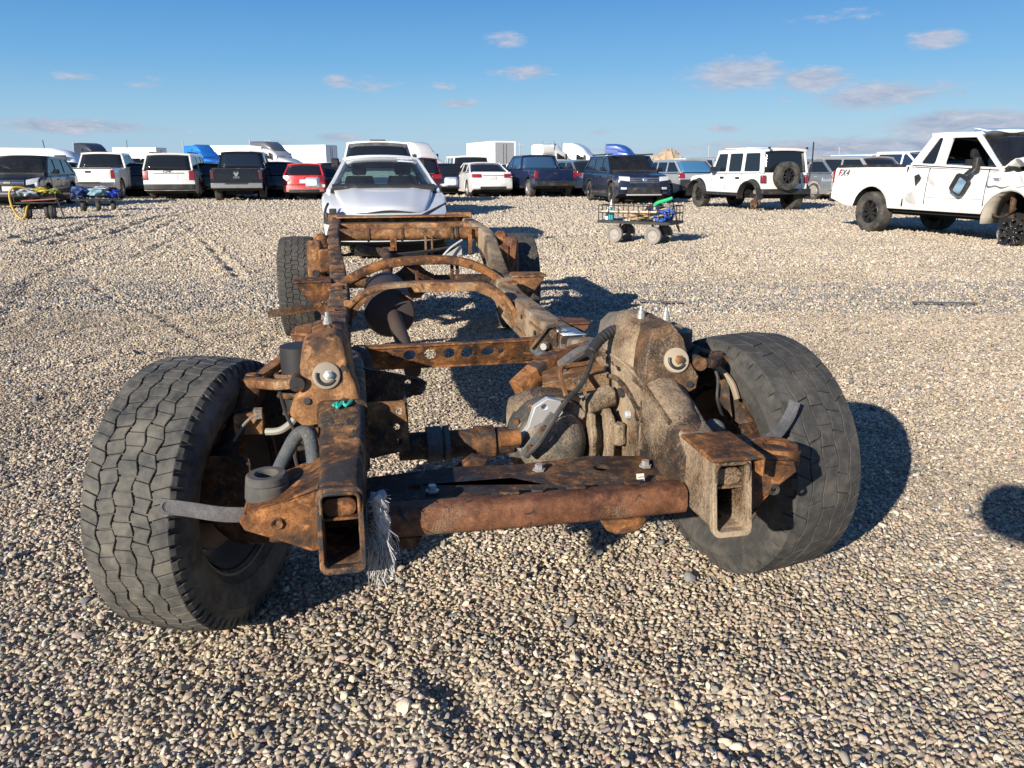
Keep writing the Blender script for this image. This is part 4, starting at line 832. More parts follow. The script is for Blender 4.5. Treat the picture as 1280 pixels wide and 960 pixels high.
# brake pipes and straps below the tube
mb = MB()
for i in range(4): mb.tube(smooth_path([(-.2, 3.9 + i * .06, .64 - i * .012), (.1, 3.95 + i * .05, .66 - i * .012), (.36, 4.0 + i * .02, .69 - i * .01)], 4), .009, 6)
mb.build('brake_pipe', M_HOSE, ch)
mb = MB(); mb.tube(smooth_path([(.22, 3.9, .60), (.30, 3.92, .68), (.40, 3.95, .74)], 4), .010, 6); mb.prism([(.22, .60), (.40, .62), (.40, .70), (.36, .68), (.28, .63)], [], lambda u, v, t: (u, t, v), 3.98, 3.986); mb.build('torn_shield', M_ALU, ch)
mb = MB(); mb.box((0, 5.12, .812), (1.18, .10, .085)); mb.box((0, 5.06, .862), (1.16, .24, .012)); o = mb.build('rear_crossmember', M_TAN, ch, bevel=.008)
mb = MB(); mb.box((0, 4.62, .80), (1.10, .16, .07)); mb.build('spare_wheel_crossmember', M_TAN, ch, bevel=.01)
# spring hangers and bed mounts
for s in (-1, 1):
    mb = MB(); mb.loft([[(s * .70 + u, 3.50 + v, z) for u, v in rrect(a, b, min(a, b) * .42, 4)] for z, a, b in ((.50, .10, .10), (.56, .115, .12), (.70, .115, .12), (.77, .11, .115), (.795, .085, .09), (.80, .04, .05))]); o = mb.build('spring_hanger', M_TAN if s < 0 else M_RED, ch, smooth=50)
    mb = MB(); mb.lathe([(0, 0), (0, .022), (-.004, .024)], (s * .70, 3.437, .575), 'Y', 12); mb.build('hanger_hole', M_BLKP, o)
    mb = MB(); mb.loft([[(s * .665 + u, 3.72 + v, z) for u, v in rrect(a, b, min(a, b) * .42, 4)] for z, a, b in ((.56, .12, .14), (.74, .12, .14), (.80, .10, .12), (.825, .05, .06))]); mb.build('spring_hanger', M_RUST, ch, smooth=50)
    mb = MB(); mb.box((s * .625, 3.50, .66), (.10, .16, .16)); mb.build('hanger_gusset', M_RUST, ch, bevel=.01)
    # triangular body mounts
    T = M_RUST if s < 0 else M_TAN
    mb = MB(); mb.prism([(.57, .60), (.79, .60), (.79, .586), (.74, .52), (.66, .41), (.60, .345), (.57, .34)], [circ(.63, .47, .012, 10)], lambda u, v, t: (s * u, t, v), 2.80, 2.81); mb.prism([(.575, 2.79), (.81, 2.79), (.81, 2.98), (.575, 3.02)], [circ(.72, 2.88, .018, 12)], lambda u, v, t: (s * u, v, t), .598, .608); mb.build('body_mount', T, ch, bevel=.004)
    mb = MB(); mb.prism([(.575, .535), (.72, .535), (.72, .52), (.62, .44), (.575, .43)], [], lambda u, v, t: (s * u, t, v), 1.52, 1.53); mb.prism([(.575, 1.51), (.725, 1.51), (.725, 1.64), (.575, 1.68)], [], lambda u, v, t: (s * u, v, t), .535, .545); mb.build('body_mount', M_RED, ch, bevel=.004)
    mb = MB(); mb.prism([(-.05, 0), (.05, 0), (.05, .08), (-.05, .08)], [], lambda u, v, t: (s * (.545 + .0) + u * .9, 2.66 + v + t * .3, .565 + t), 0, .02); mb.build('rail_cap', M_RUST, ch, bevel=.008)
mb = MB(); mb.bar((-.57, 2.98, .425), (-.99, 2.94, .385), .008, .05); mb.build('step_bracket', M_RUSTD, ch, bevel=.003)
mb = MB(); mb.box((.70, 3.44, .66), (.05, .02, .26), Matrix.Rotation(.12, 3, 'Y')); mb.build('hanger_plate', M_RED, ch, bevel=.006)
mb = MB(); mb.loft([[(x, 5.28 + v, .845 + u) for u, v in rrect(.07, .12, .02, 2)] for x in (.42, .66)]); mb.build('bumper_bracket', M_TAN, ch, bevel=.006)
mb = MB(); mb.loft([[(x, 5.28 + v, .835 + u) for u, v in rrect(.07, .12, .02, 2)] for x in (-.66, -.50)]); mb.build('bumper_bracket', M_TAN, ch, bevel=.006)
# white part tag on the right rail
mb = MB(); secs = []
for y in np.linspace(1.02, 1.30, 8):
    q = [p for p in smooth_path(RAILP, 8) if p[0] >= y][0]; secs.append([(q[1] - .055, y, q[2] + .004), (q[1] + .052, y, q[2] + .004)])
mb.grid(secs); tgo = mb.build('part_tag', M_LABEL, ch, solid=.001)
mb = MB(); rs = random.Random(8)
for i in range(9):
    y = 1.045 + i * .028; q = [p for p in smooth_path(RAILP, 8) if p[0] >= y][0]; x = q[1] - .046
    while x < q[1] + .036:
        l = rs.uniform(.006, .018); mb.box((x + l / 2, y, q[2] + .0062), (l, .010, .0006)); x += l + .004
mb.build('tag_print', M_INK, tgo)

# pipes and clips along the rails, loose wires at the left tower
for off, m in ((0, M_HOSE), (.016, M_GREYST)):
    mb = MB(); mb.tube(smooth_path([(-.405 + off * .3, .30, .60 + off), (-.42, .7, .56 + off), (-.455, 1.1, .50 + off), (-.468, 1.8, .49 + off), (-.466, 2.5, .50 + off), (-.475, 3.0, .56 + off)], 5), .0055, 6); mb.build('brake_pipe', m, ch)
for y in (.8, 1.25, 1.7, 2.15):
    mb = MB(); q = [p for p in smooth_path(RAILP, 6) if p[0] >= y][0]; mb.box((-(q[1] - q[4] / 2) + .006, y, q[2] - .09), (.014, .02, .045)); mb.build('pipe_clip', M_RUSTD, ch, bevel=.003)
mb = MB(); mb.tube(smooth_path([(-.62, -.02, .70), (-.60, -.10, .66), (-.575, -.14, .61), (-.58, -.16, .56), (-.565, -.18, .50)], 5), .0045, 6); mb.build('loose_wire', M_HOSE, ch)
mb = MB(); mb.tube(smooth_path([(.60, .02, .74), (.64, -.06, .70), (.63, -.10, .63), (.66, -.08, .57)], 5), .005, 6); mb.build('loose_wire', M_HOSE, ch)
for s in (-1, 1):
    for y in (-.02, .22, .52, .92, 1.5, 2.02, 2.42):
        q = [p for p in smooth_path(RAILP, 6) if p[0] >= y][0]; mb = MB(); mb.lathe([(0, .013), (.005, .012), (.005, .008), (.013, .0075), (.013, 0)], (s * q[1] + .02 * math.sin(y * 9), y, q[2] - .001), 'Z', 6); mb.build('bolt', M_RUSTD if y < 1 else M_RUST, ch)

# rope end hanging off the left horn
rp = tag(MB().add([(0, 0, 0)], []).build('rope', M_ROPE, recalc=False), None)
bpy.data.objects.remove(rp)
rr_ = empty('rope', CH_O, CH_A, 'frayed grey white rope hanging off the front left end of the chassis', 'rope')
for k in range(3):
    mb = MB(); pts = [(-.374 + .009 * math.cos(t * 9 + k * 2.1) + .008 * math.sin(t * 3), -.50 + .009 * math.sin(t * 9 + k * 2.1), (.585 - t * .15)) for t in np.linspace(0, 1, 26)]; mb.tube(pts, .011, 7); mb.build('strand', M_ROPE, rr_)
mb = MB(); rs = random.Random(4)
for k in range(300):
    p = Vector((-.372 + rs.uniform(-.02, .02), -.50 + rs.uniform(-.02, .02), .455 + rs.uniform(-.03, .05))); d = Vector((rs.uniform(-.022, .025), rs.uniform(-.03, .02), -rs.uniform(.03, .08))); q = p + d * .5 + Vector((rs.uniform(-.01, .01), rs.uniform(-.01, .01), 0))
    mb.tube([p, q, p + d], [.0013, .0012, .0008], 3, caps=False)
for k in range(120):
    t = rs.random(); p = Vector((-.372, -.50, .585 - t * .15)); a = rs.uniform(0, 6.28); d = Vector((math.cos(a), math.sin(a), rs.uniform(-.8, .2))) * rs.uniform(.02, .032); mb.tube([p + d * .5, p + d], [.0013, .0006], 4, caps=False)
mb.build('frayed_fibres', M_ROPE, rr_)

# ================================================================ PARKED VEHICLES
G_DARK = glass('tinted_glass', (.012, .014, .016), opaque=True)
G_BLUE = glass('sky_glass', (.02, .035, .06), opaque=True)
G_CLR = glass('clear_glass', (.62, .70, .66), 1.0)
M_TRIM = plain('black_trim', (.022, .022, .024), .5, 0, .4, var=.15, dust=.25)
M_UNDER = plain('underbody', (.018, .018, .019), .8, 0, .2)
M_CHROME = plain('chrome', (.72, .72, .72), .15, .9, .5, var=.05)
M_LAMP = plain('headlight_lens', (.62, .64, .66), .12, .2, .8, var=.2, scale=40, coat=1.)
M_TAIL = plain('tail_light_lens', (.24, .012, .013), .18, 0, .6, var=.2, scale=30, coat=1.)
M_TAILW = plain('reverse_light_lens', (.6, .58, .56), .2, 0, .6, coat=1.)
M_AMBER = plain('amber_lens', (.6, .22, .03), .2, 0, .6, coat=1.)
M_PLATE = plain('license_plate', (.55, .56, .55), .5, 0, .4, var=.2, scale=40)
M_TYREF = plain('car_tyre', (.03, .03, .03), .8, 0, .3, dust=.5, dustcol=(.17, .15, .125))
M_RIMA = plain('alloy_rim', (.42, .42, .43), .35, .7, .5, var=.2, dust=.3)
M_RIMB = plain('black_rim', (.03, .03, .032), .35, .5, .5, dust=.3)
M_SEAT = plain('seat_fabric', (.016, .017, .02), .85, 0, .2, var=.3)
M_BEIGE = plain('beige_trim', (.38, .34, .29), .8, 0, .2)
WHITE = (.72, .72, .71)
_wheels = {}
def wheel_meshes(r, w, rimr, style):
    key = (round(r, 3), round(w, 3), style)
    if key in _wheels: return _wheels[key]
    mb = MB(); h = w / 2
    mb.lathe([(-h * .8, rimr), (-h, rimr + (r - rimr) * .35), (-h * .98, rimr + (r - rimr) * .7), (-h * .82, r - .008), (-h * .4, r), (h * .4, r), (h * .82, r - .008), (h * .98, rimr + (r - rimr) * .7), (h, rimr + (r - rimr) * .35), (h * .8, rimr)], n=32)
    t = mb.build('tyre', M_TYREF); a = t.data; bpy.data.objects.remove(t)
    mb = MB(); mb.lathe([(-h * .8, rimr * .99), (-h * .3, rimr * .9), (h * .55, rimr * .9), (h * .80, rimr * 1.0), (h * .84, rimr * .97), (h * .62, rimr * .88), (h * .45, rimr * .86)], n=32); mb.lathe([(-h * .1, 0), (-h * .1, rimr * .88)], n=24, mi=1)
    ns = {'a': 5, 'b': 6, 'c': 10, 'd': 8}[style]
    for k in range(ns):
        t = 2 * math.pi * k / ns; c, s = math.cos(t), math.sin(t)
        mb.loft([[(x, q * c - y * s, q * s + y * c) for x, y in ((h * .35, -wd), (h * .7, -wd * .8), (h * .7, wd * .8), (h * .35, wd))] for q, wd in ((rimr * .16, rimr * .13), (rimr * .5, rimr * (.10 if ns > 6 else .13)), (rimr * .92, rimr * (.10 if ns > 6 else .18)))])
    mb.lathe([(h * .3, 0), (h * .3, rimr * .22), (h * .72, rimr * .20), (h * .76, 0)], n=16)
    b = mb.build('rim', [M_RIMB if style in 'bd' else M_RIMA, M_UNDER]); bm_ = b.data; bpy.data.objects.remove(b)
    _wheels[key] = (a, bm_); return _wheels[key]
def add_wheel(parent, x, y, r, w, rimr, style='a', z=None, name='wheel', side=None, steer=0):
    a, b = wheel_meshes(r, w, rimr, style); s = side or (1 if x > 0 else -1)
    e = bpy.data.objects.new(name, None); COL.objects.link(e); e.parent = parent; e.location = (x, y, r - .008 if z is None else z); e.rotation_euler = (random.uniform(0, 6), 0, (0 if s > 0 else math.pi) + steer); e.empty_display_size = .2
    for nm, me in (('tyre', a), ('rim', b)):
        o = bpy.data.objects.new(nm, me); COL.objects.link(o); o.parent = e
    return e
def interp(y, P):
    if y <= P[0][0]: return P[0][1]
    for (a, va), (b, vb) in zip(P[:-1], P[1:]):
        if y <= b: return va + (vb - va) * (y - a) / max(1e-6, b - a)
    return P[-1][1]

class Car:
    """body loft by stations along y (front at -L/2), greenhouse of pillars, panes and roof, trim panels that follow the skin"""
    def __init__(c, name, label, cat, px, dist, rot, paintmat, L, W, H, belt, wb, fo, wr, ww, top, house, clr=.24, group=None, z=0, bed=None, cf=.16, cr=.09, glassmat=None, windshield=None, roofin=.17, basein=.06, rim='a', tilt=(0, 0), rimr=None, wheels='1111', interior=False, seams=True, arch=.06, pillars=None, sidewin=True, rack=False, trimcol=None, backglass=None, houseback=None, drop=0, rearwin=True, cpil=.15):
        c.L, c.W, c.H, c.belt, c.hw, c.clr = L, W, H, belt, W / 2, clr; c.cf, c.cr = cf, cr; c.pm = paintmat
        if isinstance(px, tuple): x, dist = px
        else: x = (px - 640) / 961 * (dist * math.cos(PITCH) + CAM_H * math.sin(PITCH))
        c.root = empty(name, (x, dist, z), R(rot), label, cat, group); c.root.rotation_euler = (R(tilt[0]), R(tilt[1]), R(rot))
        f, b = -L / 2, L / 2; c.f, c.b = f, b; c.top = [(y + f, zt) for y, zt in top]; c.yw = (f + fo, f + fo + wb); c.wr = wr; ra = wr + arch; c.ra = ra
        ys = set(np.round(np.linspace(f, b, 34), 4)) | {round(p[0], 4) for p in c.top} | {f + .012, f + .03, f + .06, b - .012, b - .03, b - .06}
        for yw in c.yw:
            for t in np.linspace(-1, 1, 13): ys.add(round(yw + ra * math.sin(t * math.pi / 2), 4))
            ys.add(yw - ra - .002); ys.add(yw + ra + .002)
        if bed: y0, y1, zf = bed; y0 += f; y1 += f; ys |= {y0, y0 + .002, y1, y1 + .002}
        ys = sorted(y for y in ys if f <= y <= b)
        c.bot = lambda y: next((max(c.clr, wr + math.sqrt(max(0, ra * ra - (y - yw) ** 2))) for yw in c.yw if abs(y - yw) <= ra), c.clr + max(0, (abs(y) - (L / 2 - .45))) * .28)
        VF = [0, .10, .28, .5, .72, .88, .96, 1.0]; secs = []
        TX = [1.0, .90, .885, .6, .3, 0, -.3, -.6, -.885, -.90, -1.0]
        for y in ys:
            zt = interp(y, c.top); zb = min(c.bot(y), zt - .03); sec = []
            side = [(c.sx(zb + (zt - zb) * v, v), zb + (zt - zb) * v) for v in VF]
            sec += [(-x, y, zz) for x, zz in side]
            xe = side[-1][0]; inb = bed and y0 < y < y1 + .001
            for t in reversed(TX[1:-1]):
                zz = zt
                if inb and abs(t) < .89: zz = zf
                sec.append((t * xe, y, zz))
            sec += [(x, y, zz) for x, zz in reversed(side)]
            sec += [(t * side[0][0], y, zb) for t in (.5, 0, -.5)]
            secs.append([c.dfm(*p, crown=not inb) for p in sec])
        mb = MB(); mb.loft(secs); n = len(secs[0]); nf = (len(secs) - 1) * n; mi = []; nv = len(VF)
        for i in range(len(secs) - 1):
            for k in range(n):
                under = k >= 2 * nv + 9 - 1
                inside = house and (ys[i] >= house[0][0] + f + .12 and ys[i + 1] <= house[3][0] + f - .05) and nv <= k < nv + 8
                inbed = bed and y0 < ys[i] < y1 and nv <= k < nv + 8
                mi.append(1 if under or inside or inbed else 0)
        mb.m = mi + [0, 0]
        c.body = mb.build('body', [paintmat, M_UNDER], c.root, smooth=28)
        c.house_in = (roofin, basein); c.pn = pillars; c.cpil = cpil
        if house: c.greenhouse([(y + f, zz) for y, zz in house], glassmat or G_DARK, windshield, pillars or [], sidewin, interior, backglass or glassmat or G_DARK)
        rimr = rimr or wr * .62
        for i, (sx, yw) in enumerate(((-1, c.yw[0]), (1, c.yw[0]), (-1, c.yw[1]), (1, c.yw[1]))):
            if wheels[i] == '1': add_wheel(c.root, sx * (c.hw - ww / 2 - .02), yw, wr, ww, rimr, rim, z=wr - .008 - z)
        mb = MB(); mb.box((0, 0, c.clr - .06 - z), (W * .52, L * .80, .16)); mb.box((0, (c.yw[0] + c.yw[1]) / 2, c.clr - .02), (W * .86, (wb - 2 * ra) * .96, .10)); mb.build('underframe', M_UNDER, c.root)
    def sx(c, z, v):
        ins = .05 if v >= 1 else .016 if v > .95 else .028 if v <= 0 else .006 if v < .2 else 0
        return c.hw - ins - .045 * max(0, (z - .68)) ** 2 * 3 - .05 * max(0, .55 - z) ** 2 * 2
    def dfm(c, x, y, z, crown=True):
        t = min(1, abs(x) / c.hw)
        a = max(0, min(1, (c.f + .9 - y) / .9)); a = a * a * (3 - 2 * a); q = max(0, min(1, (y - c.b + .7) / .7)); q = q * q * (3 - 2 * q)
        y2 = y + c.cf * t ** 2.6 * a - c.cr * t ** 2.6 * q; x2 = x * (1 - .05 * a * t ** 2 - .03 * q * t ** 2)
        zt = interp(y, c.top); z2 = z - (.035 * t * t * (1 if z > zt - .06 else 0) if crown and y < c.b - .3 else 0)
        return (x2, y2, z2)
    def yf(c, x, z):
        y = c.f
        while y < 0 and interp(y, c.top) < z: y += .006
        return c.dfm(x, y, z, False)[1]
    def yr(c, x, z):
        y = c.b
        while y > 0 and interp(y, c.top) < z: y -= .006
        return c.dfm(x, y, z, False)[1]
    def panel(c, name, mat, x0, x1, z0, z1, end='f', out=.012, parent=None, n=6, bevel=.006, z0b=None, z1b=None):
        """plate lying on the front or rear skin; z0b/z1b give the heights at x1"""
        z0b = z0 if z0b is None else z0b; z1b = z1 if z1b is None else z1b; front, back = [], []
        for i in range(n + 1):
            x = x0 + (x1 - x0) * i / n; t = i / n; rf = []; rb = []
            for v in (0, .33, .67, 1):
                z = (z0 + (z0b - z0) * t) * (1 - v) + (z1 + (z1b - z1) * t) * v
                if end == 'f': y = c.yf(x, z); rf.append((x, y - out, z)); rb.append((x, y + .03, z))
                else: y = c.yr(x, z); rf.append((x, y + out, z)); rb.append((x, y - .03, z))
            front.append(rf); back.append(rb)
        m = 4; mb = MB(); N_ = (n + 1) * m; vs = [p for r in front for p in r] + [p for r in back for p in r]; fs = []
        for i in range(n):
            for k in range(m - 1):
                a = (i * m + k, i * m + k + 1, (i + 1) * m + k + 1, (i + 1) * m + k); fs.append(a)
            fs.append((i * m, (i + 1) * m, N_ + (i + 1) * m, N_ + i * m)); fs.append((i * m + m - 1, (i + 1) * m + m - 1, N_ + (i + 1) * m + m - 1, N_ + i * m + m - 1))
        for i in (0, n):
            for k in range(m - 1): fs.append((i * m + k, i * m + k + 1, N_ + i * m + k + 1, N_ + i * m + k))
        mb.add(vs, fs); return mb.build(name, mat, parent or c.root, bevel=bevel, smooth=35)
    def side(c, y, z, s): 
        zt = interp(y, c.top); zb = c.bot(y); v = (z - zb) / max(.01, zt - zb)
        return s * (c.sx(z, min(.9, max(.21, v))))
    def sidestrip(c, name, mat, pts, w, out=.006, s=1, parent=None, d=.012):
        mb = MB(); P = [Vector(c.dfm(c.side(y, z, s) + s * out, y, z, False)) for y, z in pts]
        for a, b in zip(P[:-1], P[1:]): mb.bar(a, b, w, d, up=(1, 0, 0))
        return mb.build(name, mat, parent or c.root, smooth=35)
    def sidepanel(c, name, mat, poly, s, out=.008, parent=None, bevel=.004):
        mb = MB(); pts = [(y, z) for y, z in poly]
        mb.prism(pts, [], lambda u, v, t: c.dfm(c.side(u, v, s) + s * t, u, v, False), -.02, out); return mb.build(name, mat, parent or c.root, bevel=bevel)
    def greenhouse(c, hs, gm, wsm, pil, sidewin, interior, bgm):
        (yA, zA), (yB, zB), (yC, zC), (yD, zD) = hs; ri, bi = c.house_in; hb = c.hw - bi; hr = c.hw - ri; pm = c.pm
        c.hs = hs; bow = .10
        def P(side, y, v, zl): return Vector((side * (hb + (hr - hb) * v), y, zl))
        def onside(side, y, v):  # point on the side plane at belt param v
            ya = yA + (yB - yA) * v; yd = yD + (yC - yD) * v; z = (zA + (zB - zA) * v) if y < (ya + yd) / 2 else (zD + (zC - zD) * v)
            zlo = zA + (zD - zA) * (y - yA) / (yD - yA); zhi = zB + (zC - zB) * max(0, min(1, (y - yB) / max(.01, yC - yB))); return Vector((side * (hb + (hr - hb) * v), y, zlo + (zhi - zlo) * v))
        # roof
        rows = []; thick = .05
        for i, y in enumerate(np.linspace(yB - .04, yC + .03, 11)):
            zr = zB + (zC - zB) * (i / 10); ed = .018 * (abs(i / 5 - 1) ** 4)
            rows.append([((hr + .025) * t, y + (bow * (t * t) * (1 - i / 5) if i < 5 else 0) - (.04 * t * t if i > 8 else 0), zr + .045 * (1 - abs(t) ** 2.6) - ed) for t in np.linspace(-1, 1, 11)])
        mb = MB(); low = [[(x, y, z - thick) for x, y, z in r] for r in rows]
        mb.grid(rows); mb.grid(low)
        for a, b in ((rows[0], low[0]), (rows[-1], low[-1])): mb.grid([a, b])
        mb.grid([[r[0] for r in rows], [r[0] for r in low]]); mb.grid([[r[-1] for r in rows], [r[-1] for r in low]])
        c.roof = mb.build('roof', pm, c.root, smooth=40)
        for nm_, yy, zz, sg in (('windshield_header', yB - .01, zB, -1), ('rear_header', yC + .0, zC, 1)):
            mb = MB(); sec = []
            for t in np.linspace(-1, 1, 11):
                cx, cy, cz = hr * t, yy + sg * bow * (1 - t * t) * (.9 if sg < 0 else .45), zz + .04 * (1 - abs(t) ** 2.6) - .035
                sec.append([(cx, cy + a, cz + b) for a, b in ((-.04, -.045), (.05, -.045), (.06, .03), (-.03 if sg < 0 else .05, .03))])
            mb.loft(sec); mb.build(nm_, pm, c.root, smooth=40)
        # front and rear panes
        def pane(y0, z0, y1, z1, sgn, mat, name, inset=.05):
            rows = []
            for v in np.linspace(0.02, .98, 5):
                h = hb + (hr - hb) * v - inset; rows.append([(h * t, y0 + (y1 - y0) * v + sgn * bow * (1 - t * t) * (1 if sgn < 0 else .5), z0 + (z1 - z0) * v + .03 * (1 - t * t) * v) for t in np.linspace(-1, 1, 9)])
            mb = MB(); mb.grid(rows); return mb.build(name, mat, c.root, solid=.006)
        c.ws = pane(yA, zA - .01, yB, zB, -1, wsm or gm, 'windshield')
        if abs(yD - yC) < 5: c.rw = pane(yD, zD, yC, zC, 1, bgm, 'rear_window', .07)
        # pillars
        for s in (-1, 1):
            for (ya, va, yb, w, nm) in [(yA, 0, yB, .07, 'pillar'), (yD, 0, yC, .10, 'pillar')]:
                p0 = P(s, ya, 0, zA if ya == yA else zD) + Vector((0, 0, -.03)); p1 = P(s, yb, 1, zB if ya == yA else zC)
                p0.y += .02 if ya == yA else -.02; p1.y += .03 if ya == yA else -.03
                p0.x -= s * .02; p1.x -= s * .03; p1.z -= .05; p1.y += (.0 if ya == yA else -.0)
                mb = MB(); mb.bar(p0, p1, w, .07, up=(s, 0, .2)); mb.build(nm, pm, c.root, bevel=.016, seg=2)
            cuts = [None] + list(pil) + [None]
            def edge(k, v, lo):
                e = cuts[k]
                if e is None: return (yA + (yB - yA) * v + .085) if k == 0 else (yD + (yC - yD) * v - c.cpil)
                e0, w = (e if isinstance(e, tuple) else (e, .07)); return e0 + c.f + (w / 2 if lo else -w / 2)
            sc = zB - zA; S = lambda y, v: (y, v * sc)
            outline = fillet([S(yA - .01, -.06), S(yB + .0, 1.0), S(yC, 1.0), S(yD + .01, -.06)], .16, 5); holes = []; wins = []
            for k in range(len(cuts) - 1):
                q = [S(edge(k, .05, True), .05), S(edge(k, .84, True), .84), S(edge(k + 1, .84, False), .84), S(edge(k + 1, .05, False), .05)]
                if q[3][0] - q[0][0] < .12: continue
                if q[2][0] - q[1][0] < .05: m_ = (q[1][0] + q[2][0]) / 2; q[1] = (m_ - .03, q[1][1]); q[2] = (m_ + .03, q[2][1])
                h = fillet(q, .055, 4); holes.append(h); wins.append((k, h))
            def onp(u, w, t): p = onside(s, u, w / sc); return (p.x - s * t, p.y, p.z)
            mb = MB(); mb.prism(outline, holes, onp, .0, .055); mb.build('side_frame', pm, c.root, bevel=.01, smooth=40)
            for k, h in wins:
                if isinstance(sidewin, (list, tuple)) and not sidewin[k] and s < 0: continue
                cy = sum(p[0] for p in h) / len(h); cw = sum(p[1] for p in h) / len(h); h2 = [(cy + (p[0] - cy) * 1.03, cw + (p[1] - cw) * 1.03) for p in h]
                mb = MB(); mb.prism(h2, [], onp, .020, .026); mb.build('side_window', gm, c.root)
            mb = MB(); mb.bar(onside(s, yA + .08, -.015) , onside(s, yD - .05, -.015), .014, .03, up=(s, 0, 0)); mb.build('window_sill', M_TRIM, c.root)
        if interior:
            for s in (-1, 1):
                for yy, sc in ((yA + 1.05, 1.0), (yA + 1.9, 1.0)):
                    if yy > yD - .3: continue
                    e = bpy.data.objects.new('seat', None); COL.objects.link(e); e.parent = c.root; e.location = (s * .36, yy, 0)
                    mb = MB(); mb.loft([[(u, v + (zz - zA + .2) * .22, zz) for u, v in rrect(.50 * w, .14, .05, 3)] for zz, w in ((zA - .25, 1), (zA + .05, .98), (zA + .18, .85))]); mb.build('seat_back', M_SEAT, e, smooth=50)
                    mb = MB(); mb.loft([[(u, v + .10, zz) for u, v in rrect(.24 * w, .10 * w, .04, 3)] for zz, w in ((zA + .20, .8), (zA + .25, 1), (zA + .34, .95), (zA + .37, .7))]); mb.build('headrest', M_SEAT, e, smooth=50)
            mb = MB(); mb.loft([[(x, yA + .18 + v, zA + .0 + u) for u, v in rrect(.16, .42, .05, 3)] for x in np.linspace(-hb + .08, hb - .08, 6)]); mb.build('dashboard', M_TRIM, c.root, smooth=50)
            mb = MB(); mb.tube([(.36 + .18 * math.cos(t), yA + .52 + .06 * math.sin(t), zA + .05 + .17 * math.sin(t)) for t in np.linspace(0, 2 * math.pi, 20)], .015, 6, caps=False); mb.build('steering_wheel', M_TRIM, c.root)
    # ---- trim kits
    def mirrors(c, mat=None, size=(.20, .10, .14), y=None):
        yA = c.hs[0][0]; zA = c.hs[0][1]
        for s in (-1, 1):
            mb = MB(); w, d, h = size; cx = s * (c.hw + w / 2 + .03); yy = (yA + .38) if y is None else y + c.f
            mb.loft([[(cx + u * k, yy + dy, zA + .10 + v * k) for u, v in rrect(w, h, .04, 3)] for dy, k in ((-d, .62), (-d * .6, .94), (0, 1))]); mb.bar((s * (c.hw - .04), yy - .02, zA + .05), (cx, yy - .03, zA + .07), .05, .04)
            o = mb.build('side_mirror', mat or c.pm, c.root, smooth=40)
            mb = MB(); mb.prism(rrect(w * .86, h * .82, .03, 3), [], lambda u, v, t: (cx + u, yy + t, zA + .10 + v), .001, .006); mb.build('mirror_glass', G_BLUE, o)
    def doors(c, cuts, s_list=(-1, 1), zlo=None, handles=True):
        zlo = zlo or c.clr + .10; hz = c.belt - .16
        for s in s_list:
            for y in cuts:
                zl = max(zlo, c.bot(y + c.f) + .03)
                c.sidestrip('door_seam', M_TRIM, [(y + c.f, zl), (y + c.f, (zl + c.belt) / 2), (y + c.f, c.belt - .03)], .012, .001, s)
            if handles:
                for y in cuts[1:]:
                    c.sidestrip('door_handle', c.pm, [(y + c.f - .26, hz), (y + c.f - .08, hz)], .035, .022, s, d=.03)
    def rocker(c, mat=None, h=.10):
        for s in (-1, 1): c.sidestrip('rocker_trim', mat or M_TRIM, [(c.yw[0] + c.ra + .03, c.clr + .05), (c.yw[1] - c.ra - .03, c.clr + .05)], h, .008, s)
    def plate(c, z, end='r', mat=None, x=0): c.panel('license_plate', mat or M_PLATE, x - .16, x + .16, z, z + .15, end, .02, n=2)

def px_x(px, d): return (px - 640) / 961 * (d * math.cos(PITCH) + CAM_H * math.sin(PITCH))
P_WHITE = paint('white_paint', WHITE); P_WHITE2 = paint('bright_white_paint', (.76, .76, .75), dust=.12); P_BLACK = paint('black_paint', (.010, .010, .012), rough=.2, dust=.1, dirtz=.5); P_NAVY = paint('navy_paint', (.012, .02, .045), .2, rough=.25, dust=.15, dirtz=.55)
P_RED = paint('red_paint', (.52, .018, .02), rough=.3); P_MAROON = paint('maroon_paint', (.05, .008, .012)); P_SILVER = paint('silver_paint', (.50, .51, .52), .5, rough=.35); P_GREY = paint('slate_grey_paint', (.19, .22, .26), .4); P_BLUE = paint('blue_paint', (.015, .12, .48), .2); P_DKBLUE = paint('dark_blue_paint', (.01, .02, .06), .2, dirtz=.5)
P_BEIGE = paint('beige_silver_paint', (.45, .42, .39), .4)

def suv_top(L, belt, hood, fo_hood=1.15, tail=None):
    t = tail or belt
    return [(0, hood - .45), (.015, hood - .22), (.05, hood - .10), (.14, hood - .03), (.5, hood + .03), (fo_hood, belt - .01), (fo_hood + .3, belt), (L - .10, t), (L - .05, t - .03), (L - .012, t - .25), (L, t - .42)]

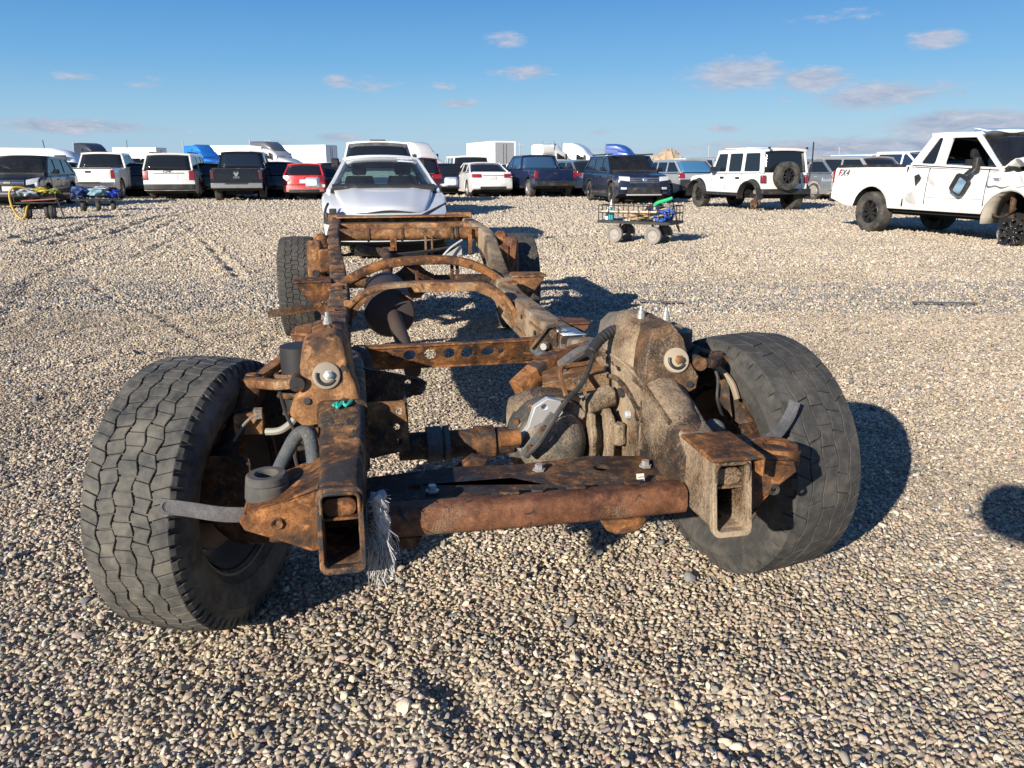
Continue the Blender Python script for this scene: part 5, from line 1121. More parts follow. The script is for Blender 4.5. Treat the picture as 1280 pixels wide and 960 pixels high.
def make_cars():
    GR = 'vehicles parked across the yard'
    # ---- white wrecked compact behind the frame
    c = Car('wrecked_hatchback', 'silver white wrecked hatchback facing the camera, directly behind the rusty chassis', 'car', 481, 13.1, 10.5, paint('pearl_white_paint', (.60, .62, .64), .12, dust=.06, dirtz=.4), 4.36, 1.84, 1.47, .94, 2.65, .88, .32, .22,
            [(0, .40), (.015, .52), (.06, .60), (.16, .66), (.45, .78), (.95, .925), (1.15, .96), (1.5, .97), (4.2, .98), (4.3, .92), (4.35, .7), (4.36, .5)], [(1.02, .965), (1.82, 1.44), (3.35, 1.445), (4.12, .99)], clr=.18, group=GR, glassmat=glass('green_tint_glass', (.62, .72, .70), 1.0), windshield=glass('windshield_glass', (.62, .70, .72), .9), interior=True, pillars=[2.25, 3.05], cf=.34, roofin=.34, basein=.08)
    c.mirrors(size=(.22, .12, .15)); c.doors([1.25, 2.27, 3.2]); c.rocker(c.pm)
    c.panel('grille', M_TRIM, -.48, .48, .44, .54, 'f', .01); c.panel('upper_grille_gap', M_TRIM, -.62, .62, .60, .64, 'f', .006)
    c.panel('bumper', c.pm, -.78, .78, .28, .44, 'f', .02); c.panel('lower_grille', M_TRIM, -.45, .45, .30, .42, 'f', .03)
    c.panel('bent_trim', M_CHROME, -.40, .52, .555, .59, 'f', .02, z0b=.52, z1b=.555)
    c.panel('headlight', M_LAMP, .52, .88, .50, .60, 'f', .025, z0b=.58, z1b=.76); c.panel('headlight_surround', M_TRIM, .47, .90, .48, .63, 'f', .012, z0b=.55, z1b=.79); c.panel('headlight_socket', M_TRIM, -.88, -.55, .52, .68, 'f', .006, z0b=.48, z1b=.58)
    mb = MB(); mb.tube(smooth_path([(-.80, c.f + .30, .80), (-.84, c.f + .16, .70), (-.80, c.f + .10, .58)], 4), .02, 6); mb.box((-.74, c.f + .22, .66), (.10, .12, .14)); mb.build('broken_headlight', M_TRIM, c.root, bevel=.01)
    # lifted buckled bonnet edge
    rows = []
    for i, v in enumerate(np.linspace(0, 1, 10)):
        y = c.f + .10 + v * .98; z = .665 + .315 * v ** .72
        rows.append([((.74 - .16 * (1 - v) ** 1.5) * t, y + .22 * abs(t) ** 2.4 * (1 - v) ** 1.2, z + .035 * (1 - abs(t) ** 2) + .014 * math.sin(t * 4 + 1) * (1 - v) ** 3 + .012 * math.exp(-((abs(t) - .62) / .08) ** 2) * (.3 + v)) for t in np.linspace(-1, 1, 25)])
    mb = MB(); mb.grid(rows); o = mb.build('bonnet', c.pm, c.root, solid=.012, smooth=60); o['label'] = 'buckled bonnet'
    # lot sticker in the windshield corner
    st = MB(); yA, zA = c.hs[0]; yB, zB = c.hs[1]
    def onws(t, v, off): h = (c.hw - .06) + (-.26) * v - .07; return Vector((h * t, yA + (yB - yA) * v - .10 * (1 - t * t) - off, zA - .01 + (zB - zA + .01) * v + .03 * (1 - t * t) * v + off * .5))
    st.grid([[onws(t, v, .006) for t in (.42, .53, .64, .75, .86)] for v in (.82, .93)]); so = st.build('lot_sticker', M_LABEL, c.root)
    p0 = onws(.64, .875, .012); ax = (onws(.74, .875, .012) - onws(.54, .875, .012)).normalized(); up = (onws(.64, .95, .012) - onws(.64, .8, .012)).normalized(); nz = ax.cross(up)
    text_mesh('sticker_number', '24132485', .068, M_INK, so, Matrix.Translation(p0) @ Matrix((ax, up, nz)).transposed().to_4x4())
    mb = MB(); mb.grid([[onws(t, v, -.06) + Vector((0, .25, -.1)) for t in (.25, .4, .55)] for v in (.02, .2)]); mb.build('paper', M_LABEL, c.root)

    # ---- tall white pickup nose right behind it
    def pickup(name, label, px, d, rot, pm, L=5.8, W=2.0, H=1.93, wb=3.68, cab=(1.25, 2.05, 3.35, 3.62), belt=1.27, hood=1.15, clr=.38, wr=.40, ww=.27, rim='a', crew=True, glassm=None, **kw):
        top = [(0, .62), (.02, .95), (.06, hood - .10), (.14, hood), (1.25, hood + .06), (1.55, belt), (cab[3] + .02, belt), (cab[3] + .05, belt), (L - .06, belt + .0), (L - .02, belt - .03), (L - .005, .80), (L, .6)]
        c = Car(name, label, 'pickup truck', px, d, rot, pm, L, W, H, belt, wb, .95, wr, ww, top, [(cab[0], hood + .10), (cab[1], H - .04), (cab[2], H - .04), (cab[3], belt)], clr=clr, group=GR, bed=(cab[3] + .16, L - .075, .80), cf=.14, cr=.02, roofin=.19, basein=.04, glassmat=glassm or G_DARK, rim=rim, pillars=[(2.15, .06)] if not crew else [(2.2, .07)], arch=.075, **kw)
        c.doors([1.32, 2.2, cab[3] - .12] if crew else [1.32, cab[3] - .1]); c.mirrors(M_TRIM, (.20, .10, .24)); c.rocker()
        c.sidestrip('cab_gap', M_UNDER, [(cab[3] + .08 + c.f, clr + .05), (cab[3] + .08 + c.f, belt - .02)], .03, .002, -1); c.sidestrip('cab_gap', M_UNDER, [(cab[3] + .08 + c.f, clr + .05), (cab[3] + .08 + c.f, belt - .02)], .03, .002, 1)
        return c
    def pickup_rear(c, W=2.0, tail=M_TAIL, bump=None, z0=.83, bumpz=(.50, .70)):
        hw = W / 2; bump = bump or M_CHROME
        c.panel('tailgate', c.pm, -hw + .20, hw - .20, .78, c.belt - .02, 'r', .012, n=8); c.panel('tailgate_handle', M_TRIM, -.11, .11, c.belt - .20, c.belt - .12, 'r', .024, n=2); c.panel('tailgate_spoiler', M_TRIM, -hw + .12, hw - .12, c.belt - .045, c.belt - .01, 'r', .02, n=6)
        for s in (-1, 1): c.panel('tail_light', tail, s * (hw - .165), s * (hw - .04), z0, c.belt - .08, 'r', .02, n=3); c.sidepanel('tail_light_wrap', tail, [(c.b - .14, z0 + .02), (c.b - .03, z0 + .02), (c.b - .03, c.belt - .1), (c.b - .12, c.belt - .1)], s, .006)
        c.panel('rear_bumper', bump, -hw + .04, hw - .04, bumpz[0], bumpz[1], 'r', .10, n=8, bevel=.02); c.panel('bumper_step', M_TRIM, -.42, .42, bumpz[1] - .05, bumpz[1] + .01, 'r', .115, n=4); c.plate(bumpz[0] + .02, 'r')
        mb = MB(); mb.box((0, c.b - .3, .45), (.10, .5, .08)); mb.tube([(-.7, c.b - 1.28, .42), (.7, c.b - 1.28, .42)], .06, 10); mb.build('rear_axle', M_UNDER, c.root)
    c = pickup('white_truck', 'tall white pickup facing the camera, its roof showing above the wrecked hatchback', 476, 22.5, 10, P_WHITE2, H=1.97, hood=1.2, belt=1.32)
    c.panel('grille', M_CHROME, -.55, .55, .78, 1.05, 'f', .015); 
    for s in (-1, 1): c.panel('headlight', M_LAMP, s * .58, s * .9, .85, 1.05, 'f', .015)
    mb = MB(); mb.box((0, c.hs[1][0] + .25, 1.985), (.42, .10, .05)); mb.build('roof_lamp', M_TRIM, c.root, bevel=.01)
    # ---- black SUV far left
    c = Car('black_crossover', 'black crossover with chrome grille facing the camera at the far left', 'suv', 44, 27.3, 15, P_BLACK, 4.78, 1.86, 1.70, 1.05, 2.86, .92, .365, .235, suv_top(4.78, 1.06, .98), [(1.12, 1.05), (1.92, 1.645), (3.95, 1.63), (4.6, 1.08)], group=GR, pillars=[2.32, 3.3], windshield=glass('wagon_windshield', (.75, .80, .76), .9), interior=True)
    c.mirrors(); c.doors([1.3, 2.35, 3.4]); c.rocker(h=.14)
    c.panel('grille', M_CHROME, -.46, .46, .74, .90, 'f', .012); c.panel('grille_bar', M_TRIM, -.44, .44, .75, .80, 'f', .02); c.panel('grille_bar', M_TRIM, -.44, .44, .84, .89, 'f', .02); c.panel('emblem', plain('gold_badge', (.6, .5, .3), .3, .8), -.10, .10, .79, .85, 'f', .03, n=2)
    c.panel('lower_grille', M_TRIM, -.6, .6, .38, .62, 'f', .012); c.panel('bumper_bar', M_CHROME, -.62, .62, .46, .52, 'f', .02); c.plate(.56, 'f', M_PLATE)
    for s in (-1, 1): c.panel('headlight', M_LAMP, s * .52, s * .84, .74, .90, 'f', .015, z0b=.80, z1b=.98); c.panel('fog_light', M_LAMP, s * .62, s * .74, .42, .52, 'f', .018, n=2)
    c.sidestrip('body_moulding', M_CHROME, [(c.yw[0] + .5, .60), (c.yw[1] - .5, .62)], .025, .01, 1)
    # ---- white pickup, rear to camera
    c = pickup('white_pickup', 'white pickup with chrome bumper, tail to the camera beside the black crossover', 138, 35.4, 193, P_WHITE)
    pickup_rear(c); c.panel('emblem', plain('gold_badge', (.6, .5, .3), .3, .8), .52, .62, .98, 1.08, 'r', .022, n=2)
    mb = MB(); mb.tube([(-.9, -.2, 1.9), (-.92, -.25, 2.45)], .012, 5); mb.build('antenna', M_TRIM, c.root)
    # ---- white SUV, rear
    c = Car('white_large_suv', 'big white suv with black rear glass, tail to the camera between two pickups', 'suv', 229, 35.0, 192, paint('off_white_paint', (.66, .66, .65), dust=.3), 5.2, 2.04, 1.90, 1.18, 2.95, 1.0, .39, .26, [(0, .6), (.02, .9), (.08, 1.03), (.2, 1.08), (1.2, 1.16), (1.5, 1.18), (5.0, 1.18), (5.12, 1.16), (5.17, .9), (5.2, .6)], [(1.3, 1.17), (2.1, 1.83), (4.75, 1.82), (5.12, 1.19)], group=GR, pillars=[2.5, 3.5], cr=.10)
    c.doors([1.35, 2.55, 3.6]); c.mirrors(M_TRIM); c.rocker(c.pm)
    for s in (-1, 1): c.panel('tail_light', M_TAIL, s * .78, s * .99, .78, 1.15, 'r', .02, n=3)
    c.panel('rear_bumper', M_TRIM, -.98, .98, .40, .62, 'r', .05, n=8, bevel=.02); c.panel('liftgate_trim', M_CHROME, -.6, .6, 1.04, 1.07, 'r', .02); c.panel('plate_recess', c.pm, -.35, .35, .80, 1.02, 'r', .008)
    text_mesh('badge_lettering', 'GMC', .17, M_TRIM, c.root, Matrix.Translation((0, c.yr(0, 1.09) + .012, 1.11)) @ Matrix.Rotation(math.pi, 4, 'Z') @ Matrix.Rotation(math.pi / 2, 4, 'X'))
    for s in (-1, 1): mb = MB(); mb.bar((s * .74, -.4, 1.885), (s * .74, 2.0, 1.88), .04, .05); mb.build('roof_rack_bar', M_TRIM, c.root)
    # leaning broken bumper on its flank
    # ---- black pickup, rear
    c = pickup('black_pickup', 'black pickup with dented grey bumper, tail to the camera beside the white suv', 309, 33.8, 192, P_BLACK, glassm=glass('blue_black_glass', (.012, .018, .03), opaque=True)); pickup_rear(c, bump=plain('dull_bumper', (.22, .23, .24), .45, .5, var=.35, scale=8, bmp=.3), tail=plain('dark_tail_lens', (.07, .012, .014), .2, 0, .6, coat=1.))
    mb = MB(); hd = Matrix.Rotation(math.pi, 4, 'Z'); mb.prism([(-.10, .05), (-.05, .07), (0, .02), (.05, .07), (.10, .05), (.06, -.02), (.025, -.09), (-.025, -.09), (-.06, -.02)], [], lambda u, v, t: (u, c.yr(0, 1.05) + t, 1.03 + v), .012, .03); mb.build('emblem', M_RIMA, c.root)
    text_mesh('badge_lettering', 'RAM', .11, M_RIMA, c.root, Matrix.Translation((0, c.yr(0, .9) + .014, .90)) @ Matrix.Rotation(math.pi, 4, 'Z') @ Matrix.Rotation(math.pi / 2, 4, 'X'))
    # torn bodywork on its right flank
    mb = MB(); rs = random.Random(3)
    for k in range(16): mb.tube(smooth_path([(1.02 + rs.uniform(-.02, .16), -.6 + rs.uniform(-1.2, .8), rs.uniform(.5, 1.2)) for _ in range(3)], 3), rs.uniform(.01, .03), 5)
    mb.build('torn_wiring', M_ALU, c.root)
    for k, (m, y, z) in enumerate(((M_ALU, -.9, .95), (M_RIMA, -1.5, .75), (M_BEIGE, -.3, .7), (plain('yellow_scrap', (.5, .42, .08), .6), -1.9, .62))):
        mb = MB(); mb.grid([[(1.03 + .05 * math.sin(a * 3 + b * 2 + k), y + a * .16, z + b * .14) for a in range(4)] for b in range(4)]); mb.build('torn_panel', m, c.root, solid=.01)
    # ---- red hatch
    c = Car('red_car', 'small red hatchback, tail to the camera under a white trailer', 'car', 386, 34.2, 190, P_RED, 4.1, 1.70, 1.45, .98, 2.57, .82, .31, .2, [(0, .45), (.02, .62), (.08, .72), (.2, .78), (1.0, .93), (1.2, .97), (3.9, .99), (4.0, .96), (4.07, .7), (4.1, .45)], [(1.0, .96), (1.75, 1.42), (3.2, 1.41), (3.88, 1.0)], clr=.18, group=GR, pillars=[2.1, 2.9], cr=.16, roofin=.2)
    c.mirrors(size=(.18, .1, .13)); c.doors([1.1, 2.1, 3.0]); c.panel('rear_bumper', P_RED, -.80, .80, .32, .60, 'r', .06, n=8, bevel=.02); c.panel('bumper_insert', M_TRIM, -.60, .60, .30, .42, 'r', .07); c.plate(.66, 'r'); c.panel('hatch_seam', M_TRIM, -.62, .62, .615, .635, 'r', .01)
    for s in (-1, 1): c.panel('tail_light', M_TAIL, s * .58, s * .82, .74, .96, 'r', .02, n=4)
    c.panel('emblem', M_CHROME, -.05, .05, .86, .91, 'r', .02, n=2)
    # ---- maroon SUV half hidden
    c = Car('maroon_suv', 'dark maroon suv with lit red tail lamp, half hidden behind the wrecked hatchback', 'suv', 519, 31.5, 190, P_MAROON, 4.6, 1.85, 1.68, 1.05, 2.7, .9, .35, .23, suv_top(4.6, 1.06, .96), [(1.1, 1.05), (1.85, 1.62), (3.85, 1.60), (4.5, 1.08)], group=GR, pillars=[2.3, 3.2])
    for s in (-1, 1): c.panel('tail_light', M_TAIL, s * .55, s * .90, .88, 1.04, 'r', .02, n=4)
    c.panel('rear_bumper', M_TRIM, -.88, .88, .38, .58, 'r', .05, n=8, bevel=.02); c.plate(.68, 'r'); c.panel('garnish', M_CHROME, -.5, .5, .84, .87, 'r', .02)
    # ---- white Tahoe-like SUV
    c = Car('white_suv', 'white suv with upright red tail lamps, behind the white sedan', 'suv', 581, 41.0, 192, P_WHITE, 5.1, 2.0, 1.88, 1.16, 2.95, .98, .39, .26, suv_top(5.1, 1.16, 1.06), [(1.3, 1.15), (2.05, 1.82), (4.7, 1.80), (5.02, 1.18)], group=GR, pillars=[2.45, 3.45])
    for s in (-1, 1): c.panel('tail_light', M_TAIL, s * .84, s * .97, .85, 1.3 if False else 1.15, 'r', .02, n=3)
    c.panel('rear_bumper', P_WHITE, -.97, .97, .42, .66, 'r', .06, n=8, bevel=.02); c.plate(.72, 'r'); c.doors([1.35, 2.5, 3.5])
    # ---- white sedan
    c = Car('white_sedan', 'white sedan with red tail lamps, tail to the camera before a white trailer', 'car', 600, 38.0, 196, P_WHITE, 5.1, 1.93, 1.54, 1.05, 2.87, 1.0, .35, .23, [(0, .5), (.02, .72), (.08, .82), (.2, .88), (1.2, 1.0), (1.5, 1.04), (4.1, 1.08), (4.5, 1.10), (4.95, 1.09), (5.05, .95), (5.09, .7), (5.1, .5)], [(1.35, 1.02), (2.25, 1.49), (3.45, 1.48), (4.35, 1.09)], clr=.2, group=GR, pillars=[2.55, 3.5], cr=.16, roofin=.24)
    c.mirrors(); c.doors([1.4, 2.6, 3.6]); c.rocker(P_WHITE); c.panel('rear_bumper', P_WHITE, -.92, .92, .36, .66, 'r', .06, n=8, bevel=.02); c.panel('bumper_insert', M_TRIM, -.6, .6, .34, .46, 'r', .07); c.plate(.74, 'r')
    for s in (-1, 1): c.panel('tail_light', M_TAIL, s * .52, s * .93, .84, 1.0, 'r', .02, n=4)
    c.panel('deck_trim', M_CHROME, -.5, .5, .92, .95, 'r', .02)
    # ---- dark pickup
    c = pickup('navy_pickup', 'dark navy pickup with red tail light, tail to the camera right of the white sedan', 668, 37.5, 198, P_DKBLUE, L=5.6, glassm=glass('bright_blue_glass', (.03, .07, .14), opaque=True), belt=1.2, hood=1.1, H=1.86, roofpaint=None) if False else pickup('navy_pickup', 'dark navy pickup with red tail light, tail to the camera right of the white sedan', 668, 37.5, 198, P_DKBLUE, L=5.6, glassm=glass('bright_blue_glass', (.03, .07, .14), opaque=True), belt=1.22, hood=1.1, H=1.84)
    pickup_rear(c, bump=M_TRIM); c.panel('emblem', M_CHROME, -.06, .06, 1.0, 1.08, 'r', .02, n=2); c.plate(.56, 'r', plain('white_plate', (.85, .85, .85), .5))
    # ---- slate crossover between
    c = Car('slate_crossover', 'slate grey crossover squeezed between the navy pickup and the dark suv', 'suv', 716, 39.0, 200, P_GREY, 4.6, 1.86, 1.66, 1.04, 2.7, .9, .35, .23, suv_top(4.6, 1.05, .96), [(1.1, 1.04), (1.85, 1.60), (3.8, 1.58), (4.5, 1.08)], group=GR, pillars=[2.3, 3.2]); c.doors([1.25, 2.3, 3.2]); c.mirrors(); c.rocker()
    for s in (-1, 1): c.panel('tail_light', M_TAIL, s * .6, s * .9, .88, 1.04, 'r', .02, n=3)
    # ---- dark blue SUV facing us
    c = Car('dark_blue_suv', 'glossy dark blue three-row suv facing the camera behind the tool cart', 'suv', 778, 30.8, 10, P_NAVY, 5.04, 1.99, 1.77, 1.12, 2.98, .96, .385, .255, suv_top(5.04, 1.13, 1.05), [(1.2, 1.12), (1.98, 1.70), (4.35, 1.69), (4.92, 1.15)], group=GR, pillars=[2.45, 3.5], rim='b', windshield=glass('suv_windshield', (.6, .64, .64), .9), interior=True, cf=.14)
    c.mirrors(); c.doors([1.35, 2.5, 3.6]); c.rocker(); c.panel('grille', M_TRIM, -.52, .52, .72, .94, 'f', .012)
    for z in (.76, .83, .90): c.panel('grille_bar', M_CHROME, -.56, .56, z, z + .018, 'f', .022)
    c.panel('lower_grille', M_TRIM, -.62, .62, .36, .60, 'f', .012); c.panel('skid_plate', M_ALU, -.66, .66, .315, .36, 'f', .02); c.panel('emblem', M_CHROME, -.08, .08, .80, .93, 'f', .03, n=2)
    for s in (-1, 1): c.panel('headlight', M_LAMP, s * .55, s * .92, .80, .96, 'f', .016, z0b=.84, z1b=.98); c.panel('fog_light', M_LAMP, s * .66, s * .86, .52, .60, 'f', .018, n=2); mb = MB(); mb.bar((s * .78, -1.0, 1.76), (s * .78, 1.6, 1.75), .04, .05); mb.build('roof_rack_bar', M_TRIM, c.root)
    # ---- silver SUV w/ opened tailgate and white SUV behind the boxy 4x4
    c = Car('silver_wagon', 'silver wagon with bright blue glass, between the dark blue suv and the white 4x4', 'suv', 840, 35.5, 197, P_SILVER, 4.6, 1.83, 1.64, 1.03, 2.7, .9, .35, .23, suv_top(4.6, 1.05, .95), [(1.1, 1.04), (1.85, 1.58), (3.8, 1.57), (4.5, 1.08)], group=GR, pillars=[2.3, 3.2], backglass=glass('azure_glass', (.05, .16, .30), opaque=True))
    c.doors([1.25, 2.3, 3.2]); c.panel('rear_bumper', M_TRIM, -.88, .88, .36, .80, 'r', .04, n=8, bevel=.02)
    for s in (-1, 1): c.panel('tail_light', M_TAIL, s * .66, s * .9, .84, 1.04, 'r', .02, n=3)
    c = Car('pale_suv', 'pale silver suv with dark rear window, just left of the white 4x4', 'suv', 880, 37.0, 197, P_SILVER, 4.8, 1.9, 1.76, 1.1, 2.8, .95, .36, .24, suv_top(4.8, 1.1, 1.0), [(1.2, 1.1), (1.95, 1.70), (4.3, 1.68), (4.72, 1.12)], group=GR, pillars=[2.4, 3.35]); c.doors([1.3, 2.4, 3.4])
    c.panel('rear_bumper', P_SILVER, -.9, .9, .38, .62, 'r', .05, n=8, bevel=.02)
    for s in (-1, 1): c.panel('tail_light', M_TAILW, s * .7, s * .92, .86, 1.06, 'r', .02, n=3)
    # ---- slate and beige SUVs right of the 4x4
    c = Car('blue_grey_suv', 'blue grey suv showing beside the spare wheel of the white 4x4', 'suv', 1008, 34.0, 202, P_GREY, 4.7, 1.87, 1.66, 1.04, 2.75, .92, .35, .23, suv_top(4.7, 1.05, .96), [(1.1, 1.04), (1.85, 1.60), (3.95, 1.58), (4.6, 1.08)], group=GR, pillars=[2.3, 3.2]); c.panel('rear_bumper', M_TRIM, -.88, .88, .36, .6, 'r', .05, n=8, bevel=.02)
    for s in (-1, 1): c.panel('tail_light', M_TAIL, s * .62, s * .9, .86, 1.0, 'r', .02, n=3)
    c = Car('beige_suv', 'pale beige suv with red tail lamp, behind the tail of the crumpled white pickup', 'suv', 1046, 32.5, 203, P_BEIGE, 5.0, 1.96, 1.74, 1.08, 2.9, .95, .375, .25, suv_top(5.0, 1.09, 1.02), [(1.2, 1.08), (1.95, 1.69), (4.3, 1.66), (4.9, 1.12)], group=GR, pillars=[2.4, 3.4], rim='c'); c.doors([1.3, 2.4, 3.4]); c.panel('rear_bumper', P_BEIGE, -.92, .92, .36, .66, 'r', .06, n=8, bevel=.02); c.panel('garnish', M_CHROME, -.5, .5, .92, .95, 'r', .02)
    for s in (-1, 1): c.panel('tail_light', M_TAIL, s * .52, s * .93, .90, 1.06, 'r', .02, n=4)
    # white vehicles behind the crumpled truck
    c = pickup('white_crew_truck', 'white crew cab pickup standing behind the bed of the crumpled truck', 1118, 33.0, 30, P_WHITE2, glassm=glass('navy_glass', (.015, .03, .07), opaque=True))
    c = Car('white_van', 'white van roof with dark windows, behind the crumpled pickup bed', 'van', 1083, 44.0, 14, P_WHITE, 5.4, 2.0, 2.0, 1.2, 3.3, .9, .36, .24, suv_top(5.4, 1.2, 1.1), [(1.0, 1.19), (1.7, 1.95), (5.0, 1.95), (5.3, 1.2)], group=GR, pillars=[2.3, 3.6])
    # second row of roofs showing between the first
    for (nm, lb, px, d, rot, pm, H_) in [('grey_suv', 'dark car roof showing at the far left edge behind the black crossover', 2, 33, 14, P_NAVY, 1.75), ('blue_wreck', 'blue wreck with crumpled nose, between the big white suv and black pickup', 268, 41, 196, P_BLUE, 1.6), ('dark_suv', 'dark suv wedged between the white pickup and white suv', 183, 42, 193, P_BLACK, 1.75),
                                    ('dusty_suv', 'dark grey suv showing right of the red hatchback', 424, 44, 10, P_GREY, 1.6), ('silver_car', 'silver car wedged behind the black pickup', 349, 43, 194, P_SILVER, 1.6), ('teal_sedan', 'white and blue car behind the navy pickup', 640, 42, 196, P_WHITE, 1.5),
                                    ('red_suv', 'small red car roof showing behind the dark blue suv', 824, 42, 15, P_RED, 1.55), ('pale_car', 'white car roof far behind the silver suvs', 867, 52, 15, P_WHITE, 1.9), ('far_silver_suv', 'silver suv roof beyond the beige suv', 1019, 46, 14, P_SILVER, 1.75),
                                    ('black_sedan', 'black car between the white pickup and the white suv, second row', 176, 37.5, 193, P_BLACK, 1.5), ('dark_wreck', 'black car wedged between the white suv and black pickup', 266, 36.5, 192, P_BLACK, 1.5), ('navy_car', 'navy car between the black pickup and the red hatchback', 352, 36.5, 192, P_NAVY, 1.55), ('black_car', 'black car right of the red hatchback by the wrecked one', 412, 36, 12, P_BLACK, 1.5), ('charcoal_car', 'charcoal car between the white suv and white sedan', 556, 40, 193, P_NAVY, 1.5), ('black_hatch', 'black car between the white sedan and the navy pickup', 640, 45, 193, P_BLACK, 1.45), ('black_wagon', 'black car behind the nose of the slate crossover', 706, 41.5, 193, P_BLACK, 1.5), ('navy_wagon', 'navy car between the dark blue suv and the silver wagon', 826, 37, 193, P_NAVY, 1.45),
                                    ('grey_wagon', 'grey car between the silver wagon and the white 4x4', 868, 40, 196, P_GREY, 1.5), ('black_coupe', 'black car at the far left behind the tool carts', 92, 38, 193, P_BLACK, 1.55), ('grey_hatch', 'grey car between the blue grey and beige suvs', 1030, 40, 200, P_GREY, 1.5), ('white_wagon', 'white car roof far right beyond the crumpled pickup cab', 1150, 45, 12, P_WHITE, 1.8), ('dark_van', 'dark car between the white 4x4 and the blue grey suv', 990, 41, 198, P_BLACK, 1.6)]:
        c = Car(nm, lb, 'car', px, d, rot, pm, 4.6, 1.86, H_, H_ * .62, 2.7, .9, .35, .23, suv_top(4.6, H_ * .62, H_ * .57), [(1.1, H_ * .62), (1.85, H_ - .06), (3.85, H_ - .07), (4.5, H_ * .63)], group='cars in the second row', pillars=[2.3, 3.2])
        for s in (-1, 1): c.panel('tail_light', M_TAIL, s * .62, s * .9, H_ * .5, H_ * .6, 'r', .02, n=3); c.panel('headlight', M_LAMP, s * .55, s * .88, H_ * .42, H_ * .52, 'f', .02, n=3)
        c.panel('grille', M_TRIM, -.5, .5, H_ * .36, H_ * .5, 'f', .012)

    # ---- boxy white 4x4 with spare wheel
    P4 = paint('four_by_four_white', (.74, .74, .73), dust=.05, dirtz=.35)
    top = [(0, .62), (.03, 1.02), (.10, 1.06), (.25, 1.08), (1.25, 1.13), (1.42, 1.14), (4.0, 1.16), (4.05, 1.155), (4.075, .9), (4.08, .58)]
    c = Car('white_four_by_four', 'boxy white 4x4 with spare wheel, missing its near rear wheel', 'suv', 928, 25.9, 199, P4, 4.08, 1.70, 1.90, 1.14, 2.95, .62, .42, .29, top, [(1.30, 1.13), (1.62, 1.83), (3.93, 1.83), (4.04, 1.16)], clr=.50, group=GR, cf=.05, cr=.03, roofin=.10, basein=.04, pillars=[(2.20, .12), (3.02, .14)], arch=.12, rim='d', wheels='1110', rimr=.225, z=-.02)
    for s in (-1, 1):
        for yw in c.yw:
            mb = MB(); secs = []
            for t in np.linspace(R(-8), R(188), 15):
                cy, cz = yw + .545 * math.cos(t) * (1.0), .44 + .50 * math.sin(t); secs.append([(s * x, cy + dy * math.cos(t), cz + dy * math.sin(t)) for x, dy in ((.78, .0), (.97, -.02), (.985, -.06), (.78, -.06))])
            mb.loft(secs); mb.build('wheel_flare', M_TRIM, c.root, smooth=50)
        c.sidestrip('side_step', M_TRIM, [(c.yw[0] + .55, .50), (c.yw[1] - .52, .50)], .09, .04, s, d=.10)
        c.doors([1.42, 2.20, 3.02], (s,), zlo=.62, handles=False)
        for y in (2.02, 2.86): c.sidestrip('door_handle', M_TRIM, [(y + c.f - .10, .99), (y + c.f + .08, .99)], .06, .02, s, d=.03)
        c.panel('tail_light', M_TAIL, s * .70, s * .83, .86, 1.06, 'r', .05, n=2); c.panel('tail_light_guard', M_TRIM, s * .685, s * .845, .845, 1.075, 'r', .025, n=2)
    c.mirrors(M_TRIM, (.18, .10, .2)); c.panel('rear_bumper', M_TRIM, -.88, .88, .52, .68, 'r', .16, n=6, bevel=.02)
    c.panel('rear_tailgate_seam', M_TRIM, -.64, -.625, .70, 1.15, 'r', .006, n=1); c.panel('fuel_cap', M_TRIM, -.58, -.52, .82, .98, 'r', .02, n=2)
    o = add_wheel(c.root, -.0, c.b + .20, .42, .27, .225, 'd', z=1.06, name='spare_wheel'); o.rotation_euler = (.3, 0, math.pi / 2); o.location = (.12, c.b + .20, 1.06)
    mb = MB(); mb.box((.12, c.b + .04, 1.02), (.22, .12, .5)); mb.build('spare_carrier', M_TRIM, c.root, bevel=.01)
    mb = MB(); mb.box((c.hw - .16, c.b + .03, 1.86), (.05, .05, .06)); mb.box((-c.hw + .2, c.b + .03, 1.86), (.05, .05, .06)); mb.build('glass_hinge', M_TRIM, c.root)
    mb = MB(); mb.tube([(-.86, c.b - .02, .9), (-.90, c.b + .02, 1.4), (-.88, c.b + .02, 2.04)], .022, 6); mb.build('antenna', M_TRIM, c.root)
    for i in range(4):
        mb = MB(); mb.box((0, .1 + i * .38 - .4, 1.888), (1.2, .03, .025)); mb.build('roof_rib', P4, c.root, bevel=.006)
    # bare hub standing on the gravel where the wheel is missing
    mb = MB(); mb.lathe([(0, 0), (0, .15), (.02, .16), (.05, .15), (.06, .08), (.11, .07), (.12, 0)], (.66, c.yw[1], .22), 'X', 20); mb.box((.62, c.yw[1], .30), (.10, .10, .30)); mb.tube([(.55, c.yw[1] + .1, .2), (.60, c.yw[1] + .12, .75)], .035, 8); mb.build('bare_hub', M_RUSTD, c.root, bevel=.006)
    mb = MB(); mb.box((.62, c.yw[1] - .02, .58), (.12, .16, .12)); mb.build('torn_bracket', M_BOLT, c.root, bevel=.02)

    # ---- crumpled white pickup on the right
    PW = paint('crumpled_truck_white', (.70, .70, .69), dust=.10, dirtz=.70)
    L, W, H, belt = 5.45, 2.02, 2.00, 1.30
    top = [(0, .70), (.02, .98), (.06, 1.06), (.16, 1.12), (.5, 1.16), (1.15, 1.20), (1.55, 1.30), (3.22, 1.33), (3.26, 1.33), (3.34, 1.33), (L - .06, 1.31), (L - .02, 1.28), (L - .005, .95), (L, .72)]
